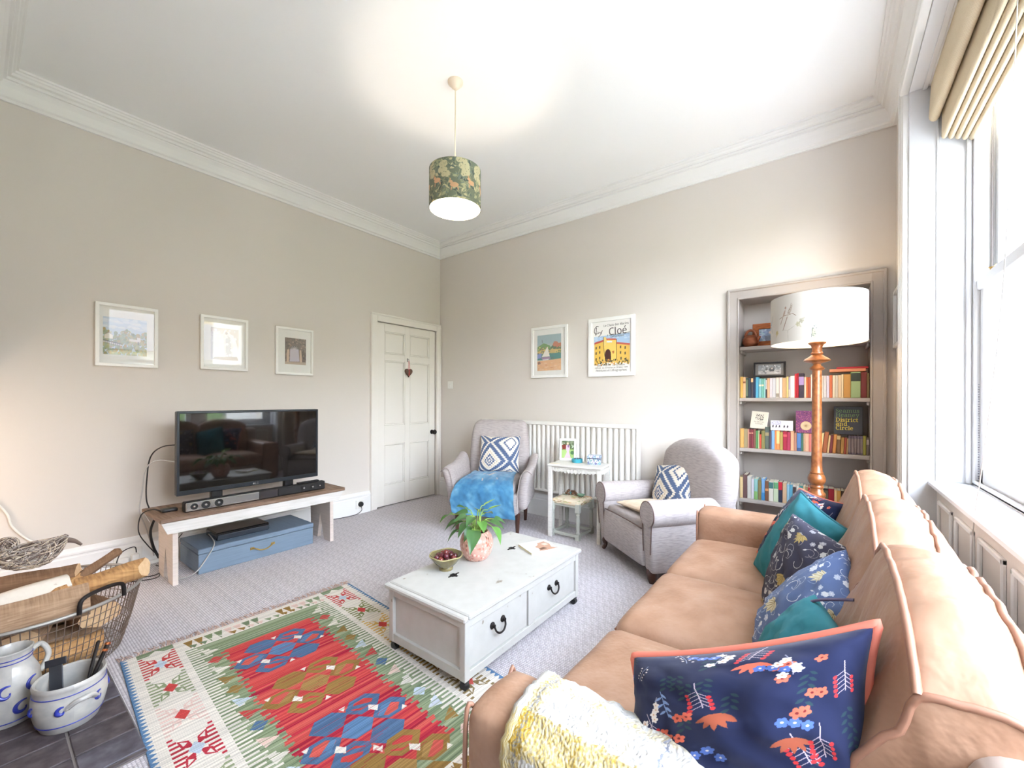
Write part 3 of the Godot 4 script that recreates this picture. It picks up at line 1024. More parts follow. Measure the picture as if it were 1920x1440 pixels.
func plaid() -> StandardMaterial3D:
	var S := 384
	var im := canvas(S, S, Color.WHITE)
	var nz := FastNoiseLite.new()
	nz.seed = 31
	nz.frequency = 0.06
	var rg := RandomNumberGenerator.new()
	rg.seed = 32
	var stripes_u := [[0.0, 0.10, 0.9], [0.34, 0.37, 0.35], [0.52, 0.56, 0.3], [0.86, 0.9, 0.4]]
	var stripes_v := [[0.30, 0.46, 0.85], [0.02, 0.08, 0.5], [0.62, 0.66, 0.4], [0.85, 0.97, 0.7]]
	for y in S:
		for x in S:
			var u := x / float(S)
			var v := y / float(S)
			var k := 0.0
			var fz := 0.03 * nz.get_noise_2d(x, y)
			for s in stripes_u:
				if u + fz > s[0] and u + fz < s[1]: k += s[2] * 0.6
			for s in stripes_v:
				if v + fz > s[0] and v + fz < s[1]: k += s[2] * 0.75
			k = clampf(k * (0.75 + 0.9 * nz.get_noise_2d(x * 2.2 + 99, y * 2.2)), 0, 1)
			var c := Color(0.80, 0.785, 0.76).lerp(Color(0.70, 0.56, 0.20), k)
			if absf(u + fz * 0.5 - 0.70) < 0.008 and nz.get_noise_2d(x * 3.0, y * 3.0) > -0.15: c = c.lerp(Color(0.42, 0.44, 0.52), 0.7)
			if absf(u + fz * 0.5 - 0.06) < 0.012 and nz.get_noise_2d(x * 3.0 + 50, y * 3.0) > -0.1: c = c.lerp(Color(0.42, 0.44, 0.52), 0.6)
			var g := rg.randf_range(-0.035, 0.035)
			im.set_pixel(x, y, Color(c.r + g, c.g + g, c.b + g))
	var fluff := noise_tex("fluff", 256, 0.18, [[0.0, Color.BLACK], [1.0, Color.WHITE]], 1, 1, 3, 33)
	return paint("plaid", Color.WHITE, 0.98, {"tex": tex(im), "sheen": 0.5, "spec": 0.1, "bump": fluff, "depth": 0.3})

# ---------------------------------------------------------------- armchairs

func upholstery() -> StandardMaterial3D:
	if M.has("upholstery"): return M.upholstery
	var t1 := noise_tex("weave_tone", 256, 0.05, [[0.0, Color(0.83, 0.82, 0.82)], [0.5, Color(0.94, 0.935, 0.93)], [1.0, Color(1, 1, 1)]], 0.35, 2.4, 4, 51)
	return paint("upholstery", c8(190, 182, 180), 0.95, {"tex": t1, "tri": 3.2, "sheen": 0.25, "spec": 0.2})

func build_armchairs() -> void:
	var up := upholstery()
	var welt := paint("welt", c8(176, 164, 160), 0.9)
	var dark_welt := paint("dark_welt", c8(112, 92, 86), 0.9)
	# the upright chair in the corner
	var t := thing("tub_armchair", "pale grey high-backed armchair in front of the radiator with a blue throw", "armchair", Vector3(1.345, 0, 0.565), deg_to_rad(27.0))
	var b := Bld.new()
	b.soft(Vector3(0, 0.265, 0.02), Vector3(0.56, 0.19, 0.56), 0.03, 10, func(q: Vector3, p: Vector3) -> Vector3:
		if q.z > 0.1: q.z -= 0.03 * clampf(-q.y * 8.0, 0, 1)
		return q)
	put("seat_base", b, up, t)
	b = Bld.new()
	b.soft(Vector3(0, 0.40, 0.05), Vector3(0.50, 0.13, 0.50), 0.05, 12, func(q: Vector3, p: Vector3) -> Vector3:
		if q.y > 0: q.y += 0.025 * (1.0 - pow(q.x / 0.25, 2)) * (1.0 - pow(q.z / 0.25, 2))
		return q)
	put("seat", b, up, t)
	b = Bld.new()
	b.soft(Vector3(0, 0.60, -0.245), Vector3(0.60, 0.74, 0.115), 0.055, 16, func(q: Vector3, p: Vector3) -> Vector3:
		var y := q.y + 0.37          # 0 at the foot of the back
		var w := 0.93 + 0.07 * cos((y - 0.38) * 5.5)
		if y > 0.62: w -= 0.05 * pow((y - 0.62) / 0.12, 2.0)
		q.x *= w
		q.z -= 0.085 * pow(maxf(y, 0.0), 1.3)
		if q.z > 0: q.z += 0.0
		q.z -= 0.03 * pow(clampf((y - 0.55) / 0.19, 0, 1), 2.0)
		q.y -= 0.014 * pow(q.x / 0.3, 4.0) * clampf((y - 0.5) * 4.0, 0, 1)
		return q)
	put("backrest", b, up, t)
	for s in [-1.0, 1.0]:
		b = Bld.new()
		b.soft(Vector3(s * 0.315, 0.40, 0.03), Vector3(0.085, 0.36, 0.58), 0.04, 16, func(q: Vector3, p: Vector3) -> Vector3:
			var y := q.y + 0.18
			q.x += s * 0.055 * pow(clampf((y - 0.10) / 0.26, 0, 1), 2.2)           # flares outwards at the top
			q.x *= 1.0
			q.z -= 0.10 * clampf(q.z / 0.29, 0, 1) * (1.0 - clampf(y / 0.28, 0, 1)) * 0.55   # the front narrows to the foot
			q.y += 0.075 * pow(clampf(-q.z / 0.29 + 0.15, 0, 1), 1.5) * clampf(y / 0.36, 0, 1)  # rises towards the back
			q.y -= 0.02 * pow(clampf(q.z / 0.29, 0, 1), 4.0) * clampf(y / 0.36, 0, 1)
			return q)
		var arm := put("arm", b, up, t)
		b = Bld.new()
		b.tube(smooth_path([Vector3(s * 0.275, 0.24, 0.29), Vector3(s * 0.285, 0.40, 0.318), Vector3(s * 0.315, 0.535, 0.318), Vector3(s * 0.36, 0.57, 0.31), Vector3(s * 0.405, 0.535, 0.305)], 5), 0.0035, 5)
		put("piping", b, welt, arm)
	for x in [-0.27, 0.27]:
		for z in [-0.22, 0.25]:
			b = Bld.new()
			b.lathe(v2([0.0, 0.0, 0.014, 0.0, 0.024, 0.19, 0.0, 0.19]), 4, Vector3(x, 0, z))
			put("leg", b, M.dark_wood, t)
	# blue velvet throw over its seat
	b = Bld.new()
	b.xf = t.transform
	var nz := FastNoiseLite.new()
	nz.seed = 8
	nz.frequency = 4.0
	var line := [Vector2(-0.14, 0.482), Vector2(0.02, 0.492), Vector2(0.16, 0.49), Vector2(0.27, 0.472), Vector2(0.325, 0.435), Vector2(0.343, 0.38), Vector2(0.345, 0.31), Vector2(0.343, 0.24), Vector2(0.338, 0.175)]
	var cloth := func(u: float, v: float) -> Vector3:
		var f := v * (line.size() - 1)
		var i := mini(int(f), line.size() - 2)
		var q: Vector2 = line[i].lerp(line[i + 1], f - i)
		var spread := lerpf(0.20, 0.285, clampf((v - 0.15) * 1.6, 0, 1))
		var x := lerpf(-spread - 0.01, minf(spread, 0.262), u) + 0.01 * sin(v * 7.0)
		var wob := 0.012 * nz.get_noise_2d(u * 3.0, v * 1.6) + 0.008 * sin(u * 19.0 + v * 3.0) * clampf(v - 0.35, 0, 1)
		var drop := 0.03 * (u - 0.5) * clampf((v - 0.5) * 2.0, 0, 1)
		return Vector3(x, q.y + (wob if v < 0.45 else 0.0) - drop, q.x + (wob + 0.006 if v > 0.4 else 0.0))
	b.sheet(cloth, 36, 40)
	b.sheet(func(u: float, v: float) -> Vector3:
		var p: Vector3 = cloth.call(u, v)
		return p + Vector3(0, -0.008, -0.004) if v < 0.45 else p + Vector3(0, -0.002, -0.008), 36, 40, true)
	var velvet := noise_tex("velvet", 256, 0.012, [[0.0, Color(0.27, 0.50, 0.66)], [0.45, Color(0.34, 0.58, 0.73)], [0.7, Color(0.42, 0.66, 0.79)], [1.0, Color(0.56, 0.75, 0.85)]], 1, 1, 4, 61)
	solo("velvet_throw", b, paint("velvet_blue", Color(0.84, 0.86, 0.88), 0.85, {"tex": velvet, "sheen": 0.7, "spec": 0.2}), "crumpled blue velvet throw hanging over the seat of the high-backed armchair", "blanket")

	# the low club chair beside the sofa
	t = thing("club_armchair", "pale grey club armchair with rolled arms and rounded back beside the bookcase", "armchair", Vector3(2.885, 0, 0.50), deg_to_rad(-38.0))
	b = Bld.new()
	b.soft(Vector3(-0.03, 0.215, 0.02), Vector3(0.54, 0.25, 0.60), 0.03, 10, func(q: Vector3, p: Vector3) -> Vector3:
		if q.z > 0.1: q.z += 0.012 * (1.0 - pow(q.y / 0.125, 2.0))
		return q)
	put("seat_base", b, up, t)
	b = Bld.new()
	b.soft(Vector3(-0.03, 0.345, 0.05), Vector3(0.50, 0.06, 0.50), 0.028, 10, func(q: Vector3, p: Vector3) -> Vector3:
		if q.y > 0: q.y += 0.02 * (1.0 - pow(q.x / 0.22, 2)) * (1.0 - pow(q.z / 0.25, 2))
		return q)
	var st := put("seat", b, up, t)
	b = Bld.new()
	b.tube([Vector3(-0.28, 0.34, 0.316), Vector3(-0.13, 0.35, 0.324), Vector3(0.1, 0.35, 0.324), Vector3(0.22, 0.34, 0.316)], 0.004, 6)
	put("piping", b, dark_welt, st)
	b = Bld.new()
	b.soft(Vector3(0.03, 0.58, -0.22), Vector3(0.72, 0.62, 0.14), 0.07, 18, func(q: Vector3, p: Vector3) -> Vector3:
		var y := q.y + 0.31
		var f := clampf((y - 0.30) / 0.32, 0, 1)
		q.y -= 0.12 * pow(absf(q.x) / 0.36, 2.6) * f                    # rounded crown
		q.x *= 1.0 - 0.22 * (1.0 - clampf(y / 0.26, 0, 1)) - 0.06 * f * f
		q.z -= 0.09 * y
		if q.z > -0.09 * y: q.z += 0.02 * (1.0 - pow(q.x / 0.33, 2.0))
		return q)
	put("backrest", b, up, t)
	for s in [-1.0, 1.0]:
		b = Bld.new()
		var ax := -0.345 if s < 0 else 0.275
		b.soft(Vector3(ax, 0.255, 0.0), Vector3(0.10, 0.37, 0.62), 0.03, 12, func(q: Vector3, p: Vector3) -> Vector3:
			q.z += 0.015 * clampf(q.y * 4.0, -1, 1) * clampf(q.z * 4.0, 0, 1)
			return q)
		var arm := put("arm", b, up, t)
		b = Bld.new()
		# the roll along the top
		b.xf = Transform3D(Basis(Vector3.RIGHT, PI / 2), Vector3(ax + s * 0.01, 0.445, 0.0))
		b.lathe(v2([0.0, -0.31, 0.055, -0.31, 0.07, -0.29, 0.074, -0.1, 0.078, 0.1, 0.078, 0.30, 0.072, 0.322, 0.0, 0.326]), 24, Vector3.ZERO, 1.0, 1.1)
		put("arm_roll", b, up, arm)
		b = Bld.new()
		var ring := []
		for k in 25:
			var a := deg_to_rad(-50.0 + 280.0 * k / 24.0)
			ring.append(Vector3(ax + s * 0.01 + cos(a) * 0.077, 0.445 + sin(a) * 0.083, 0.317))
		ring.push_front(Vector3(ax + 0.04, 0.20, 0.312)); ring.append(Vector3(ax - 0.04, 0.20, 0.312))
		b.tube(ring, 0.004, 5)
		put("piping", b, dark_welt, arm)
	for q in [[-0.33, 0.27], [0.27, 0.27], [-0.29, -0.2], [0.25, -0.2]]:
		b = Bld.new()
		if q[1] > 0 and q[0] < 0:
			b.tube(smooth_path([Vector3(q[0] + 0.02, 0.115, q[1] - 0.01), Vector3(q[0] - 0.008, 0.08, q[1] + 0.016), Vector3(q[0] - 0.004, 0.045, q[1] + 0.012), Vector3(q[0] - 0.012, 0.014, q[1] + 0.03)], 5), [0.03, 0.03, 0.029, 0.028, 0.026, 0.024, 0.022, 0.02, 0.018, 0.016, 0.015, 0.015, 0.015, 0.016, 0.014, 0.012], 10)
		else:
			b.lathe(v2([0.0, 0.0, 0.018, 0.0, 0.03, 0.03, 0.034, 0.07, 0.028, 0.10, 0.0, 0.10]), 14, Vector3(q[0], 0, q[1]))
		put("leg", b, M.dark_wood, t)
	# flat pad on its seat
	b = Bld.new()
	b.xf = t.transform * Transform3D(Basis(Vector3.UP, 0.12) * Basis(Vector3.RIGHT, -0.05), Vector3(0.0, 0.405, 0.06))
	pillow(b, 0.40, 0.40, 0.075, 16, 0.02, 4)
	solo("seat_pad", b, paint("pad_cream", c8(226, 210, 188), 0.95, {"tex": T["leather_tone"], "tri": 3.0, "sheen": 0.3}), "flat cream seat pad with patterned edge on the club armchair", "cushion")

# a pillow lying in x,z with y up; uv over its face
func pillow(b: Bld, w: float, h: float, t: float, n := 18, pinch := 0.05, seed_ := 1) -> void:
	var nz := FastNoiseLite.new()
	nz.seed = seed_
	nz.frequency = 3.5
	for s in [1.0, -1.0]:
		b.sheet(func(u: float, v: float) -> Vector3:
			return pillow_at(w, h, t, u, v, s, pinch, nz), n, n, s > 0)

func pillow_at(w: float, h: float, t: float, u: float, v: float, s: float, pinch: float, nz: FastNoiseLite) -> Vector3:
	var a := sin((u - 0.5) * PI)
	var c := sin((v - 0.5) * PI)
	var k := maxf(0.0, (1.0 - a * a) * (1.0 - c * c))
	var x := a * w / 2.0 * (1.0 - pinch * (1.0 - c * c))
	var z := c * h / 2.0 * (1.0 - pinch * (1.0 - a * a))
	var y := t / 2.0 * pow(k, 0.42)
	y += (0.10 * t * nz.get_noise_2d(u * 2.2 + s, v * 2.2) + 0.04 * t * nz.get_noise_2d(u * 6.0, v * 6.0 + s * 3.0)) * pow(k, 0.3)
	return Vector3(x, s * y, z)

func pillow_edge(w: float, h: float, pinch: float) -> Array:
	var nz := FastNoiseLite.new()
	var o := []
	for k in 14: o.append(pillow_at(w, h, 0, k / 14.0, 0, 1, pinch, nz))
	for k in 14: o.append(pillow_at(w, h, 0, 1, k / 14.0, 1, pinch, nz))
	for k in 14: o.append(pillow_at(w, h, 0, 1.0 - k / 14.0, 1, 1, pinch, nz))
	for k in 14: o.append(pillow_at(w, h, 0, 0, 1.0 - k / 14.0, 1, pinch, nz))
	return o

# ---------------------------------------------------------------- bench, television and what belongs to them

func cable(called: String, pts: Array, r: float, m: Material, label: String) -> void:
	var b := Bld.new()
	b.tube(smooth_path(pts, 6), r, 6)
	solo(called, b, m, label, "cable")

func build_media() -> void:
	var t := thing("low_bench", "rustic whitewashed plank bench holding the television", "bench", Vector3(0.4, 0, 2.23))
	var b := lb(t)
	b.span(Vector3(0.16, 0.405, 1.615), Vector3(0.602, 0.430, 2.828), 0.004)
	put("bench_top", b, M.bench_top, t)
	for x in [0.575, 0.165]:
		b = lb(t)
		b.xf = t.transform.affine_inverse() * Transform3D(Basis(Vector3.UP, -PI / 2), Vector3(x, 0, 0))
		b.extrude(pv2([1.63, 0.404, 2.82, 0.404, 2.79, 0.334, 1.672, 0.334]), -0.026, 0.0)
		put("apron", b, M.bench_white, t)
	for z in [1.718, 2.745]:
		b = lb(t)
		b.xf = t.transform.affine_inverse() * Transform3D(Basis.IDENTITY, Vector3(0, 0, z))
		b.extrude(pv2([0.245, 0.404, 0.57, 0.404, 0.578, 0.0, 0.482, 0.0, 0.412, 0.205, 0.372, 0.0, 0.262, 0.0]), -0.014, 0.014)
		put("leg", b, M.bench_leg, t)
	# television
	t = thing("flat_television", "large black flat-screen television standing on the white bench", "television", Vector3(0.38, 0.43, 2.23))
	b = lb(t)
	b.span(Vector3(0.375, 0.525, 1.755), Vector3(0.415, 1.087, 2.705), 0.006)
	b.span(Vector3(0.345, 0.60, 1.90), Vector3(0.38, 0.98, 2.56), 0.012)
	put("casing", b, M.black_plastic, t)
	b = lb(t)
	for q in [[0.525, 0.556, 1.755, 2.705], [1.070, 1.087, 1.755, 2.705], [0.55, 1.075, 1.755, 1.772], [0.55, 1.075, 2.688, 2.705]]:
		b.span(Vector3(0.410, q[0], q[2]), Vector3(0.421, q[1], q[3]), 0.003)
	put("bezel", b, paint("bezel", c8(52, 56, 62), 0.3, {"metal": 0.4}), t)
	b = lb(t)
	b.span(Vector3(0.413, 0.554, 1.77), Vector3(0.4165, 1.072, 2.69), 0.0)
	put("screen", b, paint("screen_black", c8(16, 15, 15), 0.06, {"spec": 0.5, "coat": 1.0, "coat_rough": 0.03}), t)
	for z in [1.98, 2.47]:
		b = lb(t)
		b.span(Vector3(0.36, 0.445, z - 0.035), Vector3(0.40, 0.54, z + 0.035), 0.006)
		b.span(Vector3(0.26, 0.430, z - 0.045), Vector3(0.465, 0.446, z + 0.045), 0.006)
		put("foot", b, M.black_plastic, t)
	var lg := put("logo", text_mesh("LG", 0.016), M.silver, t, Transform3D(Basis(Vector3.UP, PI / 2), Vector3(0.421, 0.540, 2.222) - t.position))
	b = lb(t)
	b.xf = t.transform.affine_inverse() * Transform3D(Basis(Vector3.BACK, -PI / 2), Vector3(0.4205, 0.540, 2.243))
	b.lathe(v2([0.0, 0.0, 0.007, 0.0, 0.007, 0.0012, 0.0, 0.0012]), 16)
	put("logo_disc", b, M.silver, lg)
	lg.get_child(0).transform = lg.transform.affine_inverse()
	# sound bar
	t = thing("sound_bar", "long silver and black sound bar lying in front of the television", "speaker", Vector3(0.5, 0.43, 2.215))
	b = lb(t)
	b.span(Vector3(0.468, 0.430, 1.746), Vector3(0.522, 0.497, 2.688), 0.006)
	put("body", b, M.black_plastic, t)
	b = lb(t)
	b.span(Vector3(0.515, 0.436, 2.245), Vector3(0.530, 0.493, 2.682), 0.004)
	put("silver_front", b, M.silver, t)
	b = lb(t)
	b.span(Vector3(0.515, 0.436, 2.118), Vector3(0.528, 0.493, 2.241), 0.003)
	put("display", b, paint("bar_display", c8(62, 58, 60), 0.2, {"coat": 0.6}), t)
	b = lb(t)
	b.span(Vector3(0.515, 0.436, 1.752), Vector3(0.526, 0.493, 2.114), 0.003)
	put("black_front", b, paint("grille_black", c8(30, 29, 30), 0.55), t)
	for z in [2.637, 2.573, 2.499, 1.922, 1.851, 1.792]:
		b = lb(t)
		b.xf = t.transform.affine_inverse() * Transform3D(Basis(Vector3.BACK, -PI / 2), Vector3(0.526 if z < 2.2 else 0.530, 0.465, z))
		var r := 0.020 if z > 2.6 or z < 1.8 else 0.025
		b.lathe(v2([0.0, 0.0, r, 0.0, r, 0.002, r * 0.86, 0.003, r * 0.5, -0.0, r * 0.3, 0.0005]), 24)
		var d := put("driver", b, M.black_plastic, t)
		b = lb(t)
		b.xf = t.transform.affine_inverse() * Transform3D(Basis(Vector3.BACK, -PI / 2), Vector3(0.5265 if z < 2.2 else 0.5305, 0.465, z))
		b.lathe(v2([r * 0.34, 0.0, r * 0.3, 0.002, 0.0, 0.003]), 16)
		put("dust_cap", b, M.silver, d)
	# small black receiver on the bench end and the remote on the bar
	b = Bld.new()
	b.soft(Vector3(0.385, 0.441, 2.735), Vector3(0.06, 0.022, 0.085), 0.009, 6)
	solo("media_dongle", b, M.black_plastic, "small glossy black streaming box on the end of the bench", "receiver")
	b = Bld.new()
	b.span(Vector3(0.476, 0.4975, 1.79), Vector3(0.51, 0.510, 1.96), 0.004)
	solo("remote_control", b, M.black_plastic, "black remote control lying on top of the sound bar", "remote")
	# blue chest under the bench
	t = thing("wooden_chest", "flat blue painted wooden chest with a brass handle under the bench", "chest", Vector3(0.31, 0, 2.223))
	b = lb(t)
	b.span(Vector3(0.112, 0.0, 1.838), Vector3(0.508, 0.130, 2.608), 0.004)
	put("body", b, M.chest_blue, t)
	b = lb(t)
	b.span(Vector3(0.110, 0.1325, 1.836), Vector3(0.511, 0.166, 2.610), 0.005)
	put("lid", b, M.chest_blue, t)
	b = lb(t)
	b.tube(smooth_path([Vector3(0.512, 0.085, 2.285), Vector3(0.53, 0.082, 2.265), Vector3(0.538, 0.070, 2.24), Vector3(0.538, 0.068, 2.20), Vector3(0.53, 0.080, 2.165), Vector3(0.512, 0.085, 2.145)], 5), 0.0045, 8)
	for z in [2.285, 2.145]: b.span(Vector3(0.507, 0.076, z - 0.014), Vector3(0.512, 0.094, z + 0.014), 0.002)
	put("handle", b, M.brass, t)
	# set-top box on the chest
	t = thing("set_top_box", "glossy black set-top box on the blue chest under the bench", "receiver", Vector3(0.32, 0.166, 2.31))
	b = lb(t)
	b.span(Vector3(0.215, 0.170, 2.135), Vector3(0.425, 0.226, 2.482), 0.008)
	put("casing", b, paint("gloss_black", c8(22, 22, 24), 0.12, {"coat": 0.8}), t)
	b = lb(t)
	b.xf = t.transform.affine_inverse() * Transform3D(Basis(Vector3.BACK, -0.35), Vector3(0.427, 0.193, 2.308))
	b.box(Vector3.ZERO, Vector3(0.010, 0.040, 0.335), 0.003)
	put("front_panel", b, paint("gloss_grey", c8(96, 100, 108), 0.1, {"metal": 0.6}), t)
	# cables
	var blk := paint("cable_black", c8(36, 35, 37), 0.6)
	var wht := paint("cable_grey", c8(188, 184, 180), 0.6)
	cable("television_cable", [Vector3(0.36, 0.86, 2.66), Vector3(0.30, 0.85, 2.75), Vector3(0.24, 0.78, 2.80), Vector3(0.22, 0.62, 2.815), Vector3(0.215, 0.50, 2.815), Vector3(0.21, 0.437, 2.80)], 0.004, blk, "black cable looping from the back of the television down to the bench")
	cable("aerial_cable", [Vector3(0.36, 0.74, 2.68), Vector3(0.28, 0.76, 2.77), Vector3(0.22, 0.70, 2.82), Vector3(0.19, 0.55, 2.832), Vector3(0.15, 0.42, 2.838), Vector3(0.10, 0.30, 2.80), Vector3(0.08, 0.19, 2.77), Vector3(0.07, 0.07, 2.745)], 0.004, wht, "grey aerial cable hanging off the bench end towards the skirting")
	cable("power_cable", [Vector3(0.39, 0.437, 2.77), Vector3(0.34, 0.45, 2.81), Vector3(0.27, 0.41, 2.852), Vector3(0.25, 0.30, 2.86), Vector3(0.17, 0.18, 2.80), Vector3(0.09, 0.06, 2.72), Vector3(0.06, 0.045, 2.70)], 0.0035, blk, "thin black cable from the streaming box curling down behind the bench")
	cable("lead_bundle", [Vector3(0.30, 0.40, 2.78), Vector3(0.20, 0.28, 2.79), Vector3(0.12, 0.15, 2.76), Vector3(0.08, 0.05, 2.72)], 0.008, blk, "thick black bundle of leads behind the bench leg")
	cable("plug_lead", [Vector3(0.055, 0.115, 2.835), Vector3(0.07, 0.16, 2.85), Vector3(0.09, 0.14, 2.92), Vector3(0.12, 0.05, 2.945), Vector3(0.20, 0.006, 2.90), Vector3(0.30, 0.006, 2.80), Vector3(0.22, 0.006, 2.72), Vector3(0.10, 0.008, 2.74)], 0.0032, blk, "black lead from the double socket looping over the carpet")
	cable("floor_lead", [Vector3(0.13, 0.20, 2.60), Vector3(0.10, 0.10, 2.66), Vector3(0.24, 0.006, 2.74), Vector3(0.36, 0.006, 2.80), Vector3(0.28, 0.006, 2.93), Vector3(0.15, 0.006, 2.98)], 0.003, blk, "black lead lying on the carpet by the left bench leg")
	cable("grey_lead", [Vector3(0.30, 0.20, 2.49), Vector3(0.42, 0.19, 2.50), Vector3(0.505, 0.172, 2.52), Vector3(0.525, 0.10, 2.57), Vector3(0.53, 0.03, 2.63), Vector3(0.50, 0.006, 2.70), Vector3(0.42, 0.006, 2.74)], 0.004, wht, "pale grey lead running from the set-top box over the blue chest")
	# sockets
	for q in [[2.873, 0.147, "white double socket on the skirting near the log basket"], [1.114, 0.088, "white single socket on the skirting beside the door"]]:
		t = thing("wall_socket", q[2], "socket", Vector3(0.022, 0.05, q[0]))
		b = Bld.new()
		b.span(Vector3(0.0, 0.005, -q[1] / 2), Vector3(0.010, 0.093, q[1] / 2), 0.003)
		put("plate", b, M.plastic_white, t)
		if q[1] > 0.1:
			b = Bld.new()
			b.span(Vector3(0.01, 0.0, -0.055), Vector3(0.05, 0.055, -0.01), 0.006)
			put("white_plug", b, M.plastic_white, t)
			b = Bld.new()
			b.span(Vector3(0.01, -0.02, 0.0), Vector3(0.05, 0.045, 0.06), 0.008)
			put("adaptor", b, M.plastic_white, t)
		else:
			b = Bld.new()
			b.xf = Transform3D(Basis(Vector3.BACK, -PI / 2), Vector3(0.010, 0.05, -0.004))
			b.lathe(v2([0.0, 0.0, 0.026, 0.0, 0.026, 0.018, 0.020, 0.026, 0.0, 0.028]), 20)
			put("black_plug", b, M.black_plastic, t)
	cable("socket_lead", [Vector3(0.045, 0.08, 1.11), Vector3(0.06, 0.04, 1.115), Vector3(0.06, 0.012, 1.18), Vector3(0.05, 0.01, 1.32), Vector3(0.06, 0.02, 1.5), Vector3(0.10, 0.01, 1.70)], 0.0035, blk, "dark lead from the single socket running along the skirting")
	# lamp flex on the wall by the fireplace
	cable("lamp_flex", [Vector3(0.012, 0.62, 3.47), Vector3(0.012, 0.50, 3.40), Vector3(0.014, 0.42, 3.38), Vector3(0.016, 0.34, 3.33), Vector3(0.024, 0.24, 3.24)], 0.006, M.plastic_white, "white lamp flex running down the wall above the woven duck")

func text_mesh(s: String, h: float, serif := false, depth := 0.001) -> TextMesh:
	var tm := TextMesh.new()
	var f := SystemFont.new()
	f.font_names = PackedStringArray(["Droid Serif" if serif else "Droid Sans"])
	tm.font = f
	tm.text = s
	tm.font_size = 32
	tm.pixel_size = h / 24.0
	tm.depth = depth
	tm.curve_step = 1.5
	return tm

# ---------------------------------------------------------------- kilim

